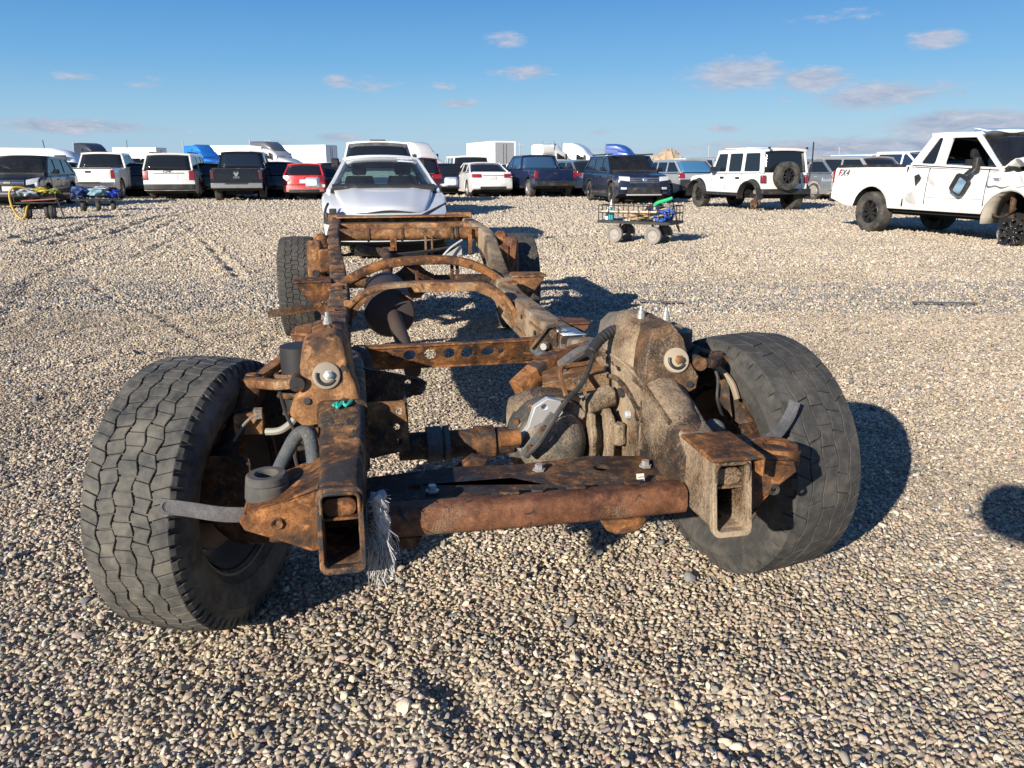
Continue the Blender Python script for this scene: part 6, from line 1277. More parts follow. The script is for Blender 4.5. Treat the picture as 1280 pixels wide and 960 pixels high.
    c = Car('crumpled_pickup', 'crumpled white pickup with hanging door mirror and FX4 decal, at the right edge', 'pickup truck', (8.78, 15.2), 0, 17, PW, L, W, H, belt, 3.2, 1.02, .41, .29, top, [(1.22, 1.25), (1.98, 1.90), (2.94, 1.91), (3.26, 1.34)], clr=.50, group=GR, bed=(3.36, L - .075, .85), cf=.10, cr=.03, roofin=.20, basein=.05, glassmat=G_DARK, windshield=glass('cracked_windshield', (.5, .54, .56), 1.0), interior=True, pillars=[(2.60, .20)], cpil=.20, sidewin=(False, True), arch=.09, rim='d', wheels='0010' if False else '0011', rimr=.235)
    # (its right flank, -x, is the one we see)
    s = -1
    for s in (-1, 1):
        c.doors([1.48, 2.78], (s,), zlo=.62, handles=False); c.sidestrip('cab_gap', M_UNDER, [(3.32 + c.f, .56), (3.32 + c.f, 1.30)], .03, .002, s)
        c.sidestrip('bed_rail_cap', M_TRIM, [(3.4 + c.f, 1.325), (L - .1 + c.f, 1.31)], .05, .004, s, d=.03)
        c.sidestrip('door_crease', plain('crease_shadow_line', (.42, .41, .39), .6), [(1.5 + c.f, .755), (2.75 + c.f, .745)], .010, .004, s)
    c.panel('tailgate', PW, -.80, .80, .84, 1.29, 'r', .012, n=8)
    for s in (-1, 1): c.panel('tail_light', M_TAIL, s * .84, s * .97, .86, 1.22, 'r', .02, n=3)
    c.panel('rear_bumper', M_TRIM, -.95, .95, .56, .74, 'r', .10, n=8, bevel=.02)
    # dents: dark torn hole behind the door and grey panels that paint in the dent shading
    o = c.sidepanel('torn_hole', M_TRIM, [(2.92 + c.f, 1.08), (3.02 + c.f, 1.17), (3.12 + c.f, 1.13), (3.08 + c.f, 1.02), (3.04 + c.f, .93), (2.99 + c.f, .99)], -1, .004)
    for k, (yy, zz, ln) in enumerate(((2.78, 1.02, .34), (3.0, .84, .28), (2.95, .70, .3))):
        mb = MB(); rows = []
        for i in range(9):
            r = []
            for j in range(7):
                u = i / 8 - .5; v = j / 6 - .5; b = math.exp(-(u * u * 9 + v * v * 12)); y = yy + c.f + u * ln * 1.6; z = zz + v * ln
                r.append((-abs(c.side(y, z, 1)) - .05 * b * math.sin(u * 9 + k) - .004 * b + .012 * (1 - b), y, z))
            rows.append(r)
        mb.grid(rows); mb.build('dent', PW, c.root, smooth=80)
    M_DENTSH = plain('dent_shade_grey', (.46, .45, .43), .55, .1, .4, var=.35, scale=9, dust=.25)  # shading of the dents and bed junction, put into a darker grey
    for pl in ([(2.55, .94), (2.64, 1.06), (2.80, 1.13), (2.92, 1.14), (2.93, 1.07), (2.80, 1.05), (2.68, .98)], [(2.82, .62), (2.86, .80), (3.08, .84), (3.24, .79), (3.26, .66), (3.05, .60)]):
        c.sidepanel('dent_shade', M_DENTSH, [(y + c.f, z) for y, z in fillet(pl, .05, 3)], -1, .003)
    # crumpled front wing: folded sheet over the front arch
    mb = MB(); rows = []
    for i in range(30):
        r = []
        for j in range(14):
            u = i / 29; v = j / 13; y = c.f + .12 + u * 1.30; z = .98 + v * .24
            z = max(z, .41 + math.sqrt(max(0, .52 ** 2 - (y - c.yw[0]) ** 2))) if v < .05 else z
            r.append((-1.03 - .022 * math.sin(u * 26 + v * 4 + math.sin(v * 7)) * (1 - abs(u - .55)) - .03 * math.sin(u * 9 - v * 3) + .06 * v * v, y, z + .014 * math.sin(u * 31 + v * 5)))
        rows.append(r)
    mb.grid(rows); mb.build('crumpled_wing', PW, c.root, solid=.008, smooth=45)
    mb = MB(); rows = []
    for i in range(14):
        rows.append([(-.9 + 1.8 * j / 15, c.f + .35 + .95 * i / 13, 1.20 + .22 * math.exp(-((i - 9) / 3.) ** 2) * (1 if j < 9 else .5) + .03 * math.sin(j * 1.3 + i * .7) + .02 * i / 13) for j in range(16)])
    mb.grid(rows); mb.build('buckled_bonnet', PW, c.root, solid=.01, smooth=60)
    # liner of the open wheel arch and bare front wheel rim on the gravel
    mb = MB(); rows = [[(x, c.yw[0] + .50 * math.cos(t), .42 + .50 * math.sin(t)) for x in (-.97, -.55)] for t in np.linspace(R(-10), R(190), 14)]; mb.grid(rows); mb.build('wheel_arch_liner', plain('dirty_liner', (.34, .31, .26), .85, var=.3, scale=8), c.root, solid=.01)
    for s in (-1, 1):
        e = bpy.data.objects.new('wheel', None); COL.objects.link(e); e.parent = c.root; e.location = (s * .88, c.yw[0] - .14, .225); e.rotation_euler = (.4, R(s * 4), R(8) + (0 if s > 0 else math.pi))
        mb = MB(); h = .12; rr0 = .235
        mb.lathe([(-h, rr0), (-h * .9, rr0 * .95), (-h * .3, rr0 * .87), (h * .6, rr0 * .87), (h * .9, rr0 * .97), (h, rr0), (h * .95, rr0 * .93), (h * .7, rr0 * .84)], n=36); mb.lathe([(-.02, 0), (-.02, rr0 * .86)], n=24)
        for k in range(8):
            t = 2 * math.pi * k / 8; cc, ss = math.cos(t), math.sin(t); mb.loft([[(x, q * cc - y * ss, q * ss + y * cc) for x, y in ((h * .4, -wd), (h * .8, -wd * .7), (h * .8, wd * .7), (h * .4, wd))] for q, wd in ((.04, .022), (.12, .026), (.215, .040))])
        mb.lathe([(h * .4, 0), (h * .4, .065), (h * .9, .055), (h * .95, 0)], n=18); rm = mb.build('rim', M_RIMB, e, bevel=.004)
        for k in range(8):
            t = 2 * math.pi * (k + .5) / 8
            for q in (.20, .10): mb = MB(); mb.lathe([(h * .75, .0), (h * 1.0, .010), (h * .7, .012)], (0, q * math.cos(t), q * math.sin(t)), 'X', 6); mb.build('rim_bolt', M_CHROME, rm)
    mb = MB(); mb.tube(smooth_path([(-.55, c.yw[0], .42), (-.75, c.yw[0] - .1, .40), (-.85, c.yw[0] - .14, .3)], 3), .05, 8); mb.tube([(-.72, c.yw[0] + .10, .40), (-.70, c.yw[0] + .14, .82)], .05, 8); mb.tube(smooth_path([(-.8, c.yw[0] + .42, .5), (-.82, c.yw[0] + .25, .46), (-.8, c.yw[0] + .1, .52), (-.83, c.yw[0] - .05, .62)], 4), .02, 6); mb.build('bare_suspension', M_RUSTD, c.root, bevel=.01)
    # mirror hanging off the door on its stalks
    mb = MB(); mb.box((-1.04, c.f + 1.70, 1.33), (.10, .10, .26)); mb.build('mirror_base', M_TRIM, c.root, bevel=.02)
    mr = bpy.data.objects.new('hanging_mirror', None); COL.objects.link(mr); mr.parent = c.root; mr.location = (-1.10, c.f + 1.92, .99); mr.rotation_euler = (R(28), 0, 0)
    mb = MB(); mb.loft([[(x, u * k, v * k) for u, v in rrect(.30, .34, .06, 3)] for x, k in ((.05, .8), (.03, .96), (-.03, 1.0), (-.05, .98))]); mb.build('mirror_housing', M_TRIM, mr, smooth=40)
    mb = MB(); mb.prism(rrect(.17, .26, .03, 3), [], lambda u, v, t: (t, u - .045, v), -.057, -.050); mb.build('mirror_glass', plain('mirror_blue', (.30, .45, .60), .05, .9, .5, var=.02), mr)
    for dy in (-.06, .06): mb = MB(); mb.tube(smooth_path([(-1.07, c.f + 1.72 + dy * .6, 1.26), (-1.11, c.f + 1.78 + dy, 1.17), (-1.10, c.f + 1.85 + dy, 1.10)], 4), .026, 8); mb.build('mirror_stalk', M_TRIM, c.root)
    c.sidepanel('wing_badge', M_RIMA, [(1.20 + c.f, 1.06), (1.42 + c.f, 1.06), (1.42 + c.f, 1.12), (1.20 + c.f, 1.12)], -1, .05)
    yt = L - .42 + c.f; zt = 1.17; xt = c.side(yt, zt, -1) - .006
    Mx = Matrix(((0, 0, -1, xt), (-1, 0, 0, yt), (0, 1, 0, zt), (0, 0, 0, 1)))
    shear = Matrix(((1, .35, 0, 0), (0, 1, 0, 0), (0, 0, 1, 0), (0, 0, 0, 1)))
    text_mesh('decal_lettering', 'X4', .20, plain('decal_grey', (.05, .05, .055), .5), c.root, Mx @ shear, .002)
    text_mesh('decal_lettering', 'F', .20, plain('decal_red', (.45, .03, .03), .5), c.root, Matrix.Translation((-.002, .17, 0)) @ Mx @ shear, .002)
    # wrinkled roof skin at the windshield header
    mb = MB(); rows = []
    for i in range(7): rows.append([(-.80 + 1.6 * j / 12, c.hs[1][0] - .16 + i * .05, 1.895 + .018 * math.sin(j * 1.1) * (1 - i / 6) + .012 * i) for j in range(13)])
    mb.grid(rows); mb.build('peeled_roof_edge', PW, c.root, solid=.006, smooth=60)
make_cars()

# ================================================================ TRAILERS, LORRIES, RUBBLE
M_TRW = plain('trailer_white', (.78, .79, .80), .45, 0, .4, var=.06, scale=3, dust=.1)
M_TRG = plain('trailer_grey_door', (.33, .34, .36), .5, .2, .4, var=.15, scale=3)
def trailer(name, label, px, d, rot, L, W=2.6, Hh=4.05, door=M_TRW):
    """box trailer; rear door faces local -y"""
    t = empty(name, (px_x(px, d), d, 0), R(rot), label, 'trailer', 'box trailers at the back of the yard')
    mb = MB(); mb.box((0, L / 2, (Hh + 1.1) / 2), (W, L, Hh - 1.1)); mb.build('box_body', M_TRW, t, bevel=.05)
    mb = MB(); mb.prism(rrect(W - .02, Hh - 1.12, .03, 2), [rrect(W - .34, Hh - 1.42, .02, 2)], lambda u, v, q: (u, q, (Hh + 1.1) / 2 + v), -.06, -.004); mb.build('door_frame', M_TRW, t)
    for s in (-1, 1):
        mb = MB(); mb.box((s * (W - .36) / 4, -.02, (Hh + 1.1) / 2), ((W - .36) / 2 - .01, .03, Hh - 1.44)); dr = mb.build('rear_door', door, t)
        mb = MB(); mb.tube([(s * .18, -.055, 1.35), (s * .18, -.055, Hh - .3)], .02, 6); mb.build('lock_rod', M_TRIM, dr)
        mb = MB(); mb.bar((s * W / 2 + s * .012, .1, 1.16), (s * W / 2 + s * .012, L - .1, 1.16), .05, .12, up=(1, 0, 0)); mb.build('side_rail', M_TRG, t)
        for k in range(int(L // 1.2)):
            mb = MB(); mb.box((s * (W / 2 + .008), .6 + k * 1.2, (Hh + 1.1) / 2), (.02, .06, Hh - 1.3)); mb.build('side_rib', M_TRW, t)
        for y in (1.2, 2.4): add_wheel(t, s * (W / 2 - .16), y, .5, .28, .29, 'a', name='wheel')
    mb = MB(); mb.box((0, 1.8, .95), (1.0, 3.2, .25)); mb.box((0, L / 2, 1.03), (.9, L * .95, .12)); mb.build('trailer_frame', M_UNDER, t)
    for s in (-1, 1): mb = MB(); mb.box((s * .7, L - 3.0, .55), (.12, .12, 1.0)); mb.box((s * .7, L - 3.0, .05), (.28, .28, .06)); mb.build('landing_leg', M_TRIM, t)
    return t
trailer('box_trailer', 'long white box trailer rising behind the red hatchback', 416, 104, 68, 13.5)
trailer('box_trailer', 'white box trailer seen above the black pickup roof', 322, 106, 75, 8.0)
trailer('box_trailer', 'white box trailer with grey rear door, behind the white sedan', 631, 90, 22, 9.5, Hh=4.1, door=M_TRG)
trailer('box_trailer', 'white box trailer far behind the white pickup and suv', 205, 118, 80, 7.0)
def lorry(name, label, px, d, rot, col, fairing=True, sleeper=True, Hh=3.9, hoodcol=None):
    """highway tractor, nose at local -y: bonnet, cab, sleeper, roof fairing, stacks"""
    t = empty(name, (px_x(px, d), d, 0), R(rot), label, 'lorry', 'highway tractors at the back of the yard'); P = paint('lorry_' + name + str(px), col, dust=.12, dirtz=.8)
    def lof(nm, secs, m=P, b=0): mb = MB(); mb.loft([[(u, y, zc + v) for u, v in rrect(w, h, r, 3)] for y, w, h, zc, r in secs]); return mb.build(nm, m, t, smooth=40, bevel=b)
    lof('bonnet', [(-3.3, 1.3, .7, 1.15, .2), (-3.1, 1.6, 1.0, 1.25, .25), (-2.3, 1.9, 1.3, 1.40, .25), (-1.4, 2.1, 1.5, 1.5, .25)])
    lof('cab', [(-1.4, 2.2, 1.6, 1.6, .2), (-1.1, 2.3, 1.9, 1.75, .25), (-.6, 2.4, 2.2, 1.9, .25), (.4, 2.45, 2.3, 1.95, .2)])
    if sleeper: lof('sleeper', [(.4, 2.46, 2.5, 2.05, .2), (1.9, 2.46, 2.7, 2.15, .2)])
    if fairing: lof('roof_fairing', [(-.9, 1.7, .15, 2.75, .07), (-.4, 2.0, .75, 3.0, .25), (.2, 2.2, 1.15, 3.15, .3), (.9, 2.35, Hh - 2.6, (Hh + 2.6) / 2, .3), (1.9, 2.4, Hh - 2.5, (Hh + 2.5) / 2, .3)], paint('fairing_' + str(px), hoodcol or col, dust=.12))
    for s in (-1, 1):
        mb = MB(); mb.grid([[(s * .06, -1.30, 2.15), (s * .98, -1.08, 2.15)], [(s * .06, -.88, 2.72), (s * .92, -.72, 2.72)]]); mb.build('windshield', G_DARK, t, solid=.02)
        mb = MB(); mb.grid([[(s * 1.19, -.85, 2.1), (s * 1.235, .2, 2.1)], [(s * 1.15, -.55, 2.75), (s * 1.2, .2, 2.75)]]); mb.build('side_window', G_DARK, t, solid=.02)
        mb = MB(); mb.tube([(s * 1.12, .55 if not sleeper else 2.0, 1.2), (s * 1.12, .55 if not sleeper else 2.0, 4.0)], .08, 8); mb.build('exhaust_stack', M_CHROME, t)
        mb = MB(); mb.box((s * 1.42, -.85, 2.35), (.12, .2, .6)); mb.bar((s * 1.15, -.8, 2.5), (s * 1.4, -.85, 2.5), .04, .04); mb.build('side_mirror', M_TRIM, t, bevel=.03)
        mb = MB(); mb.box((s * .82, -3.18, 1.1), (.3, .12, .2)); mb.build('headlight', M_LAMP, t, bevel=.03)
        for y in (-2.5, 2.9, 4.1): add_wheel(t, s * 1.05, y, .5, .3, .29, 'a')
    mb = MB(); mb.box((0, -3.3, 1.25), (.9, .06, .8)); mb.build('grille', M_CHROME, t, bevel=.02)
    mb = MB(); mb.box((0, 1.0, .85), (.9, 8.0, .28)); mb.build('truck_frame', M_UNDER, t)
    mb = MB(); mb.box((0, -3.35, .65), (2.3, .25, .35)); mb.build('bumper', M_CHROME, t, bevel=.05)
    return t
lorry('highway_tractor', 'blue highway tractor with sloping fairing behind the big white suv', 258, 90, 55, (.02, .17, .55), Hh=3.6)
lorry('highway_tractor', 'black roofed tractor showing above the white pickup cab', 124, 88, 60, (.03, .035, .05), Hh=3.85)
lorry('highway_tractor', 'grey highway tractor with dark fairing, between the black pickup and red hatchback', 345, 80, 62, (.42, .42, .43), Hh=3.75, hoodcol=(.10, .11, .13))
lorry('highway_tractor', 'white highway tractor left of the grey doored trailer', 528, 84, 40, (.72, .70, .66), Hh=3.85)
lorry('highway_tractor', 'cream and white tractor behind the white pickup nose', 506, 96, 300, (.62, .58, .50), Hh=4.1)
lorry('highway_tractor', 'white sleeper tractor behind the slate crossover', 727, 92, 62, (.72, .73, .75), Hh=3.95)
lorry('highway_tractor', 'deep blue tractor showing above the dark blue suv roof', 780, 94, 62, (.02, .07, .30), Hh=3.9)
lorry('highway_tractor', 'white wrecked tractor above the navy pickup cab', 690, 86, 120, (.74, .73, .70), Hh=3.6, sleeper=False)
# long white curved load (blade-like hull) at the far left
hull = empty('aerofoil_trailer', (px_x(50, 62), 62, 0), 0, 'long white streamlined trailer behind the black crossover at the far left', 'trailer')
mb = MB(); mb.loft([[(x, u * w, z + v * h) for u, v in rrect(1, 1, .35, 4)] for x, w, h, z in ((-7, 2.4, 1.9, 1.75), (-2, 2.4, 1.95, 1.78), (1.6, 2.4, 1.9, 1.75), (2.6, 2.2, 1.7, 1.65), (3.3, 1.8, 1.2, 1.45), (3.6, 1.2, .6, 1.3))]); mb.build('hull', M_TRW, hull, smooth=50)
mb = MB(); mb.box((2.55, -1.13, 2.0), (.9, .05, .35)); mb.build('window', G_BLUE, hull, bevel=.02)
mb = MB(); mb.tube([(.8, 0, 2.65), (.75, 0, 3.3)], .03, 6); mb.build('antenna', M_TRIM, hull)
for s in (-1, 1): 
    for x in (-3.6, -2.6): w_ = add_wheel(hull, x, s * 1.05, .42, .26, .25, 'a'); w_.rotation_euler = (0, 0, math.pi / 2 * s)
# small white box behind
# rubble heap on the skyline
mb = MB(); rs = np.random.RandomState(5); n, m = 40, 14; rows = []
for j in range(m):
    r = []
    for i in range(n):
        u = i / (n - 1); v = j / (m - 1); e = math.sin(math.pi * u) ** .5; z = 4.1 * e * math.sin(math.pi * min(1, v * 1.02)) ** .8 * (1 - .35 * u + .25 * math.sin(u * 13)) + rs.uniform(-.35, .35) * e
        r.append(((u - .5) * 13 + rs.uniform(-.2, .2), (v - .5) * 8, max(-.1, z) if 0 < j < m - 1 else -.1))
    rows.append(r)
mb.grid(rows); rub = mb.build('rubble_heap', plain('rubble', (.40, .31, .22), .95, 0, .1, var=.5, scale=1.6, bmp=.6), None, smooth=0); rub.location = (px_x(826, 122), 122, 0); tag(rub, 'brown rubble heap on the skyline right of the dark blue suv', 'rubble heap')

# poles on the skyline
for px_, d_, h_, lb in ((338, 150, 6.4, 'thin pole on the skyline above the black pickup'), (1046, 160, 5.2, 'thin pole on the skyline above the beige suv'), (650, 140, 5.4, 'thin pole beside the grey doored trailer'), (884, 170, 5.6, 'thin pole on the skyline left of the white 4x4')):
    mb = MB(); mb.tube([(0, 0, 0), (0, 0, h_)], [.12, .08], 8); mb.box((0, 0, h_ - .3), (1.0, .1, .1)); o = mb.build('pole', M_TRG, None); o.location = (px_x(px_, d_), d_, 0); tag(o, lb, 'pole', 'poles on the skyline')

# ================================================================ CARTS
M_MESH = plain('cart_black_mesh', (.03, .03, .032), .55, .3, .4, dust=.2)
M_CTYRE = plain('cart_grey_tyre', (.20, .19, .175), .85, 0, .2, var=.2, dust=.5, dustcol=(.33, .29, .24)); M_CHUB = plain('cart_hub', (.30, .285, .26), .6, .1, .3, dust=.4, dustcol=(.4, .35, .29))
M_WOODT = plain('wood_handle', (.42, .28, .15), .7, 0, .2, var=.25, scale=30)
def cart_wheel(parent, x, y, r=.155, w=.085, dark=False, along='x'):
    e = bpy.data.objects.new('wheel', None); COL.objects.link(e); e.parent = parent; e.location = (x, y, r - .006)
    if along == 'x': e.rotation_euler = (0, 0, math.pi / 2)
    mb = MB(); h = w / 2; mb.lathe([(-h * .6, r * .55), (-h, r * .72), (-h * .85, r * .93), (-h * .4, r), (h * .4, r), (h * .85, r * .93), (h, r * .72), (h * .6, r * .55)], n=24); mb.build('tyre', M_TYREF if dark else M_CTYRE, e)
    mb = MB(); mb.lathe([(-h * .55, 0), (-h * .55, r * .56), (-h * .3, r * .5), (h * .3, r * .5), (h * .55, r * .56), (h * .6, r * .3), (h * .8, r * .16), (h * .8, 0)], n=20); mb.lathe([(-h * .6, r * .3), (-h * .8, r * .16), (-h * .8, 0)], n=16); mb.build('hub', M_CHUB, e)
A0 = gpt(766, 303); A1 = gpt(818, 307); ax = (A1 - A0); ang = math.atan2(ax.y, ax.x) * .75
cc = (gpt(766, 303) + gpt(838, 304)) / 2
cart = empty('garden_cart', (cc.x - .02, cc.y + .12, 0), ang, 'black mesh garden cart loaded with hand tools, right of the rusty chassis', 'cart')
LX, LY = .66, .33
for x in (-.36, .36):
    for y in (-.27, .27): cart_wheel(cart, x, y)
mb = MB(); mb.box((0, 0, .375), (2 * LX, 2 * LY, .02)); mb.build('bed', M_MESH, cart)
for y in (-LY, LY): mb = MB(); mb.bar((-LX, y, .36), (LX, y, .36), .035, .045); mb.build('bed_edge', M_MESH, cart)
for x in (-LX, LX): mb = MB(); mb.bar((x, -LY, .36), (x, LY, .36), .035, .045); mb.build('bed_edge', M_MESH, cart)
for x in (-.36, .36): mb = MB(); mb.bar((x, -.27, .155), (x, .27, .155), .03, .03); mb.bar((x, -.2, .155), (x * .8, -.15, .35), .03, .03); mb.bar((x, .2, .155), (x * .8, .15, .35), .03, .03); mb.build('axle', M_MESH, cart)
def railing(p0, p1, n):
    p0 = Vector(p0); p1 = Vector(p1)
    for z in (.645, .52): mb = MB(); mb.tube([p0 + Vector((0, 0, z)), p1 + Vector((0, 0, z))], .009, 6); mb.build('side_rail', M_MESH, cart)
    for i in range(n + 1): q = p0.lerp(p1, i / n); mb = MB(); mb.tube([q + Vector((0, 0, .37)), q + Vector((0, 0, .645))], .007, 6); mb.build('side_wire', M_MESH, cart)
for y in (-LY, LY): railing((-LX, y, 0), (LX, y, 0), 7)
for x in (-LX, LX): railing((x, -LY, 0), (x, LY, 0), 4)
mb = MB(); mb.tube(smooth_path([(LX, 0, .36), (LX + .06, .02, .22), (LX + .03, .06, .30), (LX - .10, .08, .70), (LX - .14, .1, .80)], 4), .012, 6); mb.build('pull_handle', M_MESH, cart)
def on_cart(name, label, cat): return empty(name, cart.location, ang, label, cat)
k = on_cart('spray_bottle', 'teal spray bottle at the left end of the garden cart', 'bottle'); mb = MB(); mb.lathe([(.0, .0), (0, .055), (.15, .055), (.19, .025), (.21, .022)], (-.48, -.2, .39), 'Z', 14); mb.build('bottle', plain('teal_plastic', (.03, .35, .42), .3, 0, .5), k); mb = MB(); mb.lathe([(0, .024), (.06, .022), (.09, .012), (.14, .006)], (-.48, -.2, .60), 'Z', 10); mb.build('nozzle', plain('white_plastic', (.75, .75, .75), .4), k)
k = on_cart('jug', 'white plastic jug beside the teal spray bottle', 'bottle'); mb = MB(); mb.loft([[(-.57 + u, -.1 + v, z) for u, v in rrect(a, a, a * .3, 3)] for z, a in ((.386, .11), (.52, .11), (.57, .05), (.60, .04))]); mb.build('jug_body', plain('white_plastic', (.75, .75, .75), .4), k)
k = on_cart('wooden_plank', 'pale wooden plank lying along the garden cart', 'plank'); mb = MB(); mb.bar((-.62, -.29, .535), (.40, -.24, .55), .05, .03); mb.build('board', plain('pale_wood', (.55, .42, .27), .7, var=.2, scale=20), k, bevel=.004)
for i, (p, q) in enumerate([((-.2, -.1, .40), (.45, .1, .60)), ((-.1, -.2, .40), (.38, -.05, .52)), ((-.35, .1, .42), (.30, .22, .56)), ((0, .0, .40), (.5, -.15, .50))]):
    k = on_cart('hand_tool', ['long wooden tool handle highest in the garden cart', 'short wooden tool handle low in the garden cart', 'wooden tool handle at the back of the garden cart', 'wooden handle slanting towards the blue rolls in the cart'][i], 'tool'); mb = MB(); mb.tube([p, q], .017, 8); mb.build('handle', M_WOODT, k); mb = MB(); mb.bar(p, tuple(Vector(p) + (Vector(p) - Vector(q)).normalized() * .14), .07, .02); mb.build('blade', M_ALU, k)
k = on_cart('broom', 'bright green handle sticking up from the right end of the cart', 'tool'); mb = MB(); mb.tube(smooth_path([(.30, -.1, .66), (.36, -.1, .70), (.47, -.06, .735), (.58, -.02, .78)], 4), [.03, .034, .034, .034, .034, .034, .034, .034, .034, .032, .03, .028, .026][:13], 8); mb.build('grip', plain('green_plastic', (.02, .40, .13), .5), k); mb = MB(); mb.tube([(.30, -.1, .66), (.30, -.1, .39)], .022, 8); mb.build('shaft', plain('grey_green', (.35, .40, .36), .6), k)
k = on_cart('cable_roll', 'blue rolls of cable and sheet at the right of the cart', 'cable')
for i in range(3): mb = MB(); mb.tube([(.42 + .09 * math.cos(t) + i * .03, -.12 + i * .11, .47 + .085 * math.sin(t) + i * .01) for t in np.linspace(0, 6.3, 16)], .028, 6); mb.build('coil', plain('blue_cable', (.02, .09, .40), .5), k)
k = on_cart('jacket', 'dark blue jacket bundled at the back of the garden cart', 'clothing'); mb = MB(); rs = np.random.RandomState(9); mb.grid([[(.05 + i * .06 + rs.uniform(-.02, .02), .05 + j * .06, .60 + .09 * math.sin(i * 1.1) * math.cos(j * .9) + rs.uniform(-.02, .04) - .02 * (j - 2) ** 2) for i in range(7)] for j in range(6)]); mb.build('cloth', plain('navy_cloth', (.025, .03, .06), .9, 0, .1, var=.5, scale=30), k, solid=.02, smooth=60)
# left: two loaded tool carts with a yellow hose
def small_cart(loc, rot, label, items, wheels, tray):
    t = empty('tool_cart', loc, rot, label, 'cart'); w, d, z = tray
    mb = MB(); mb.box((0, 0, z), (w, d, .04)); mb.build('tray', M_MESH, t, bevel=.01)
    for s in (-1, 1):
        mb = MB(); mb.tube([(s * w / 2, -d / 2, z), (s * w / 2, -d / 2, z + .22), (s * w / 2, d / 2, z + .22), (s * w / 2, d / 2, z)], .012, 6); mb.build('side_frame', M_MESH, t)
    for (x, y, r) in wheels: cart_wheel(t, x, y, r, .10, True, 'y')
    mb = MB(); mb.bar((-w * .3, 0, z - .15), (w * .3, 0, z - .15), .04, .04); mb.box((0, 0, z - .09), (.06, .06, .14)); mb.build('axle', M_MESH, t)
    return t
g = gpt(52, 274); c1 = small_cart((g.x, g.y, 0), R(15), 'small black tool cart with orange handles and yellow hose, at the far left', None, [(-.28, 0, .20), (.16, .05, .20), (.30, -.06, .20)], (.95, .55, .42))
mb = MB(); mb.bar((-.3, -.3, .47), (.5, -.3, .52), .03, .025); mb.build('orange_handle', plain('orange_red_paint', (.36, .10, .06), .6), c1)
mb = MB(); mb.bar((.5, -.28, .52), (.62, -.28, .0), .03, .03); mb.build('stand_leg', M_MESH, c1)
mb = MB(); mb.tube(smooth_path([(-.18, 0, .74), (-.34, -.05, .80), (-.50, -.1, .79), (-.60, -.1, .66), (-.60, -.12, .40), (-.52, -.15, .16), (-.40, -.2, .04), (-.30, -.2, .10), (-.25, -.2, .26), (-.2, -.1, .42)], 6), .026, 8); ho = mb.build('yellow_hose', plain('yellow_hose', (.46, .30, .03), .5), None); ho.location = c1.location; ho.rotation_euler = c1.rotation_euler; tag(ho, 'thick yellow hose looping down beside the left tool cart', 'hose')
def bundle(t0, name, label, cat, c, sz, mat, seed):
    e = empty(name, t0.location, t0.rotation_euler.z, label, cat); rs = np.random.RandomState(seed); bm = bmesh.new(); bmesh.ops.create_icosphere(bm, subdivisions=3, radius=1)
    for v in bm.verts:
        k = 1 + .35 * math.sin(v.co.x * 5 + seed) * math.sin(v.co.y * 6 + v.co.z * 4 + seed * 2) + rs.uniform(-.12, .12); q = v.co * k; v.co = Vector((c[0] + q.x * sz[0], c[1] + q.y * sz[1], c[2] + max(-.8, q.z) * sz[2]))
    me = bpy.data.meshes.new(name); bm.to_mesh(me); bm.free(); me.materials.append(mat); o = bpy.data.objects.new('load', me); COL.objects.link(o); o.parent = e
M_BLUEB = plain('blue_bag', (.02, .05, .16), .7, var=.5, scale=20); M_WBAG = plain('pale_bag', (.34, .38, .42), .7, var=.5, scale=20); M_CYAN = plain('pale_cyan', (.20, .34, .42), .6, var=.5, scale=20); M_YEL = plain('yellow_tool', (.40, .33, .04), .6)
bundle(c1, 'tool_bag', 'pale blue tool bag on the left tool cart', 'bag', (-.22, 0, .66), (.24, .2, .10), M_WBAG, 1); bundle(c1, 'power_tool', 'yellow power tool lying on the left tool cart', 'tool', (.12, -.05, .72), (.17, .12, .07), M_YEL, 2); bundle(c1, 'black_case', 'black case filling the left tool cart', 'case', (.1, .05, .54), (.42, .24, .12), M_TRIM, 3); bundle(c1, 'green_bag', 'olive bag at the right of the left tool cart', 'bag', (.38, 0, .68), (.14, .12, .08), plain('olive_bag', (.18, .22, .05), .7), 4)
mb = MB(); mb.lathe([(-.03, .0), (-.03, .10), (.03, .10), (.03, 0)], (.0, .1, .86), 'X', 14); kk = mb.build('gauge', M_ALU, c1)
g = gpt(124, 264); c2 = small_cart((g.x, g.y, 0), R(15), 'low tool cart piled with blue bags, beside the white pickup', None, [(-.40, 0, .20), (.05, -.2, .18), (.42, 0, .16)], (1.3, .6, .34))
bundle(c2, 'blue_bag', 'blue bag at the left of the piled tool cart', 'bag', (-.42, 0, .55), (.26, .25, .17), M_BLUEB, 5); bundle(c2, 'pale_bundle', 'pale blue plastic bundle in the middle of the piled tool cart', 'bag', (.08, -.05, .56), (.26, .22, .14), M_CYAN, 6); bundle(c2, 'blue_bucket', 'deep blue bag at the right of the piled tool cart', 'bag', (.46, 0, .50), (.16, .18, .13), plain('deep_blue', (.02, .05, .38), .4), 7); bundle(c2, 'white_sheet', 'white sheet crumpled over the piled tool cart', 'sheet', (.18, -.1, .68), (.2, .15, .06), M_WBAG, 8)
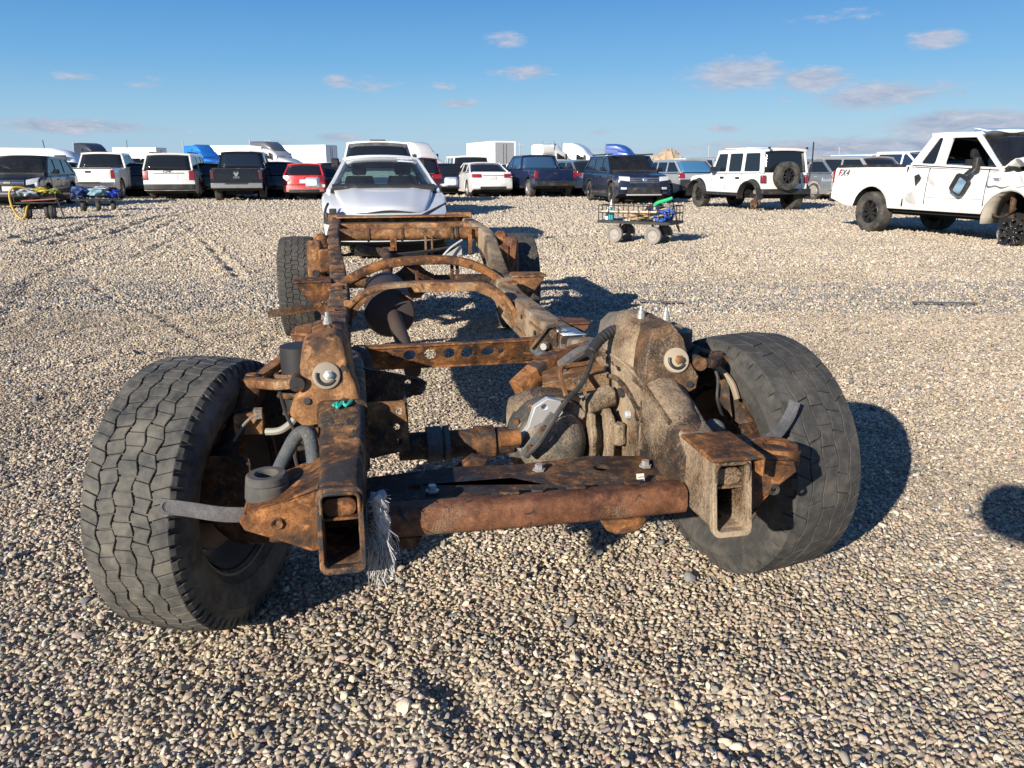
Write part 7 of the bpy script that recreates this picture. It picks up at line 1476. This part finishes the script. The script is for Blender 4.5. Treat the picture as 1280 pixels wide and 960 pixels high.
# leaning bumper strip by the white suv, scrap on the gravel
g = gpt(262, 246); mb = MB(); mb.bar((0, 0, .02), (-.75, .2, 1.0), .10, .22, up=(0, 1, 0)); o = mb.build('loose_bumper', plain('dull_bumper', (.22, .23, .24), .45, .5), None, bevel=.03); o.location = (g.x + .5, g.y - .6, 0); tag(o, 'grey torn bumper strip leaning between the white suv and black pickup', 'car part')
g = gpt(1180, 381); mb = MB(); mb.bar((-.30, .02, .022), (.30, -.02, .018), .035, .012); o = mb.build('metal_strip', plain('dark_strip', (.10, .10, .105), .6, .3), None, bevel=.003); o.location = (g.x, g.y, 0); tag(o, 'thin dark metal strip lying alone on the gravel at the right', 'scrap')
g = gpt(832, 380); mb = MB(); mb.bar((-.28, .05, .03), (.16, -.03, .02), .03, .012); o = mb.build('metal_strip', plain('dark_strip', (.10, .10, .105), .6, .3), None, bevel=.003); o.location = (g.x, g.y, 0); tag(o, 'bent dark strip on the gravel behind the right spring tower', 'scrap')

# ================================================================ THE PHOTOGRAPHER (stands behind the camera; only the shadow reaches the picture)
def photographer():
    e = empty('person', (.10, -.60, 0), 0, 'person in dark clothes holding a phone up, casting the shadow at the right edge', 'person')
    V = [('pelvis', (0, 0, .95), .16), ('waist', (0, 0, 1.10), .15), ('chest', (0, .02, 1.30), .17), ('neck0', (0, .02, 1.46), .10), ('neck', (0, .03, 1.53), .06), ('head0', (0, .05, 1.60), .09), ('head', (0, .05, 1.70), .105), ('top', (0, .04, 1.79), .07),
         ('ls', (-.20, .02, 1.42), .10), ('le', (-.37, .30, 1.43), .125), ('lw', (-.12, .42, 1.26), .05), ('rs', (.19, .02, 1.42), .075), ('re', (.34, .28, 1.36), .06), ('rw', (.05, .42, 1.25), .038),
         ('lh', (-.10, 0, .88), .11), ('lk', (-.12, .03, .50), .08), ('la', (-.13, .0, .10), .055), ('lt', (-.15, .16, .04), .04), ('rh', (.10, 0, .88), .11), ('rk', (.13, .03, .50), .08), ('ra', (.15, .0, .10), .055), ('rt', (.18, .16, .04), .04)]
    E_ = [('pelvis', 'waist'), ('waist', 'chest'), ('chest', 'neck0'), ('neck0', 'neck'), ('neck', 'head0'), ('head0', 'head'), ('head', 'top'), ('neck0', 'ls'), ('ls', 'le'), ('le', 'lw'), ('neck0', 'rs'), ('rs', 're'), ('re', 'rw'), ('pelvis', 'lh'), ('lh', 'lk'), ('lk', 'la'), ('la', 'lt'), ('pelvis', 'rh'), ('rh', 'rk'), ('rk', 'ra'), ('ra', 'rt')]
    for s, w in ((-1, 'lw'), (1, 'rw')):
        wp = dict((n, p) for n, p, r in V)[w]; V.append((w + 'p', (wp[0] + .03 * -s, wp[1] + .06, wp[2] + .02), .03)); E_.append((w, w + 'p'))
        for i in range(5):
            q = (wp[0] - s * (.05 + .012 * i), wp[1] + .09, wp[2] + .05 - .02 * i); V.append((w + 'f%d' % i, q, .009)); E_.append((w + 'p', w + 'f%d' % i)); V.append((w + 'g%d' % i, (q[0] - s * .03, q[1] + .01, q[2]), .008)); E_.append((w + 'f%d' % i, w + 'g%d' % i))
    ix = {n: i for i, (n, p, r) in enumerate(V)}
    me = bpy.data.meshes.new('body'); me.from_pydata([p for n, p, r in V], [(ix[a], ix[b]) for a, b in E_], [])
    o = bpy.data.objects.new('body', me); COL.objects.link(o); o.parent = e; sk = o.modifiers.new('skin', 'SKIN'); su = o.modifiers.new('sub', 'SUBSURF'); su.levels = 1; su.render_levels = 2
    for i, (n, p, r) in enumerate(V): me.skin_vertices[0].data[i].radius = (r, r)
    me.skin_vertices[0].data[0].use_root = True; me.materials.append(plain('dark_clothes', (.03, .035, .05), .9))
    mb = MB(); mb.box((-.03, .50, 1.285), (.15, .009, .075)); mb.build('phone', M_TRIM, e, bevel=.004)
photographer()
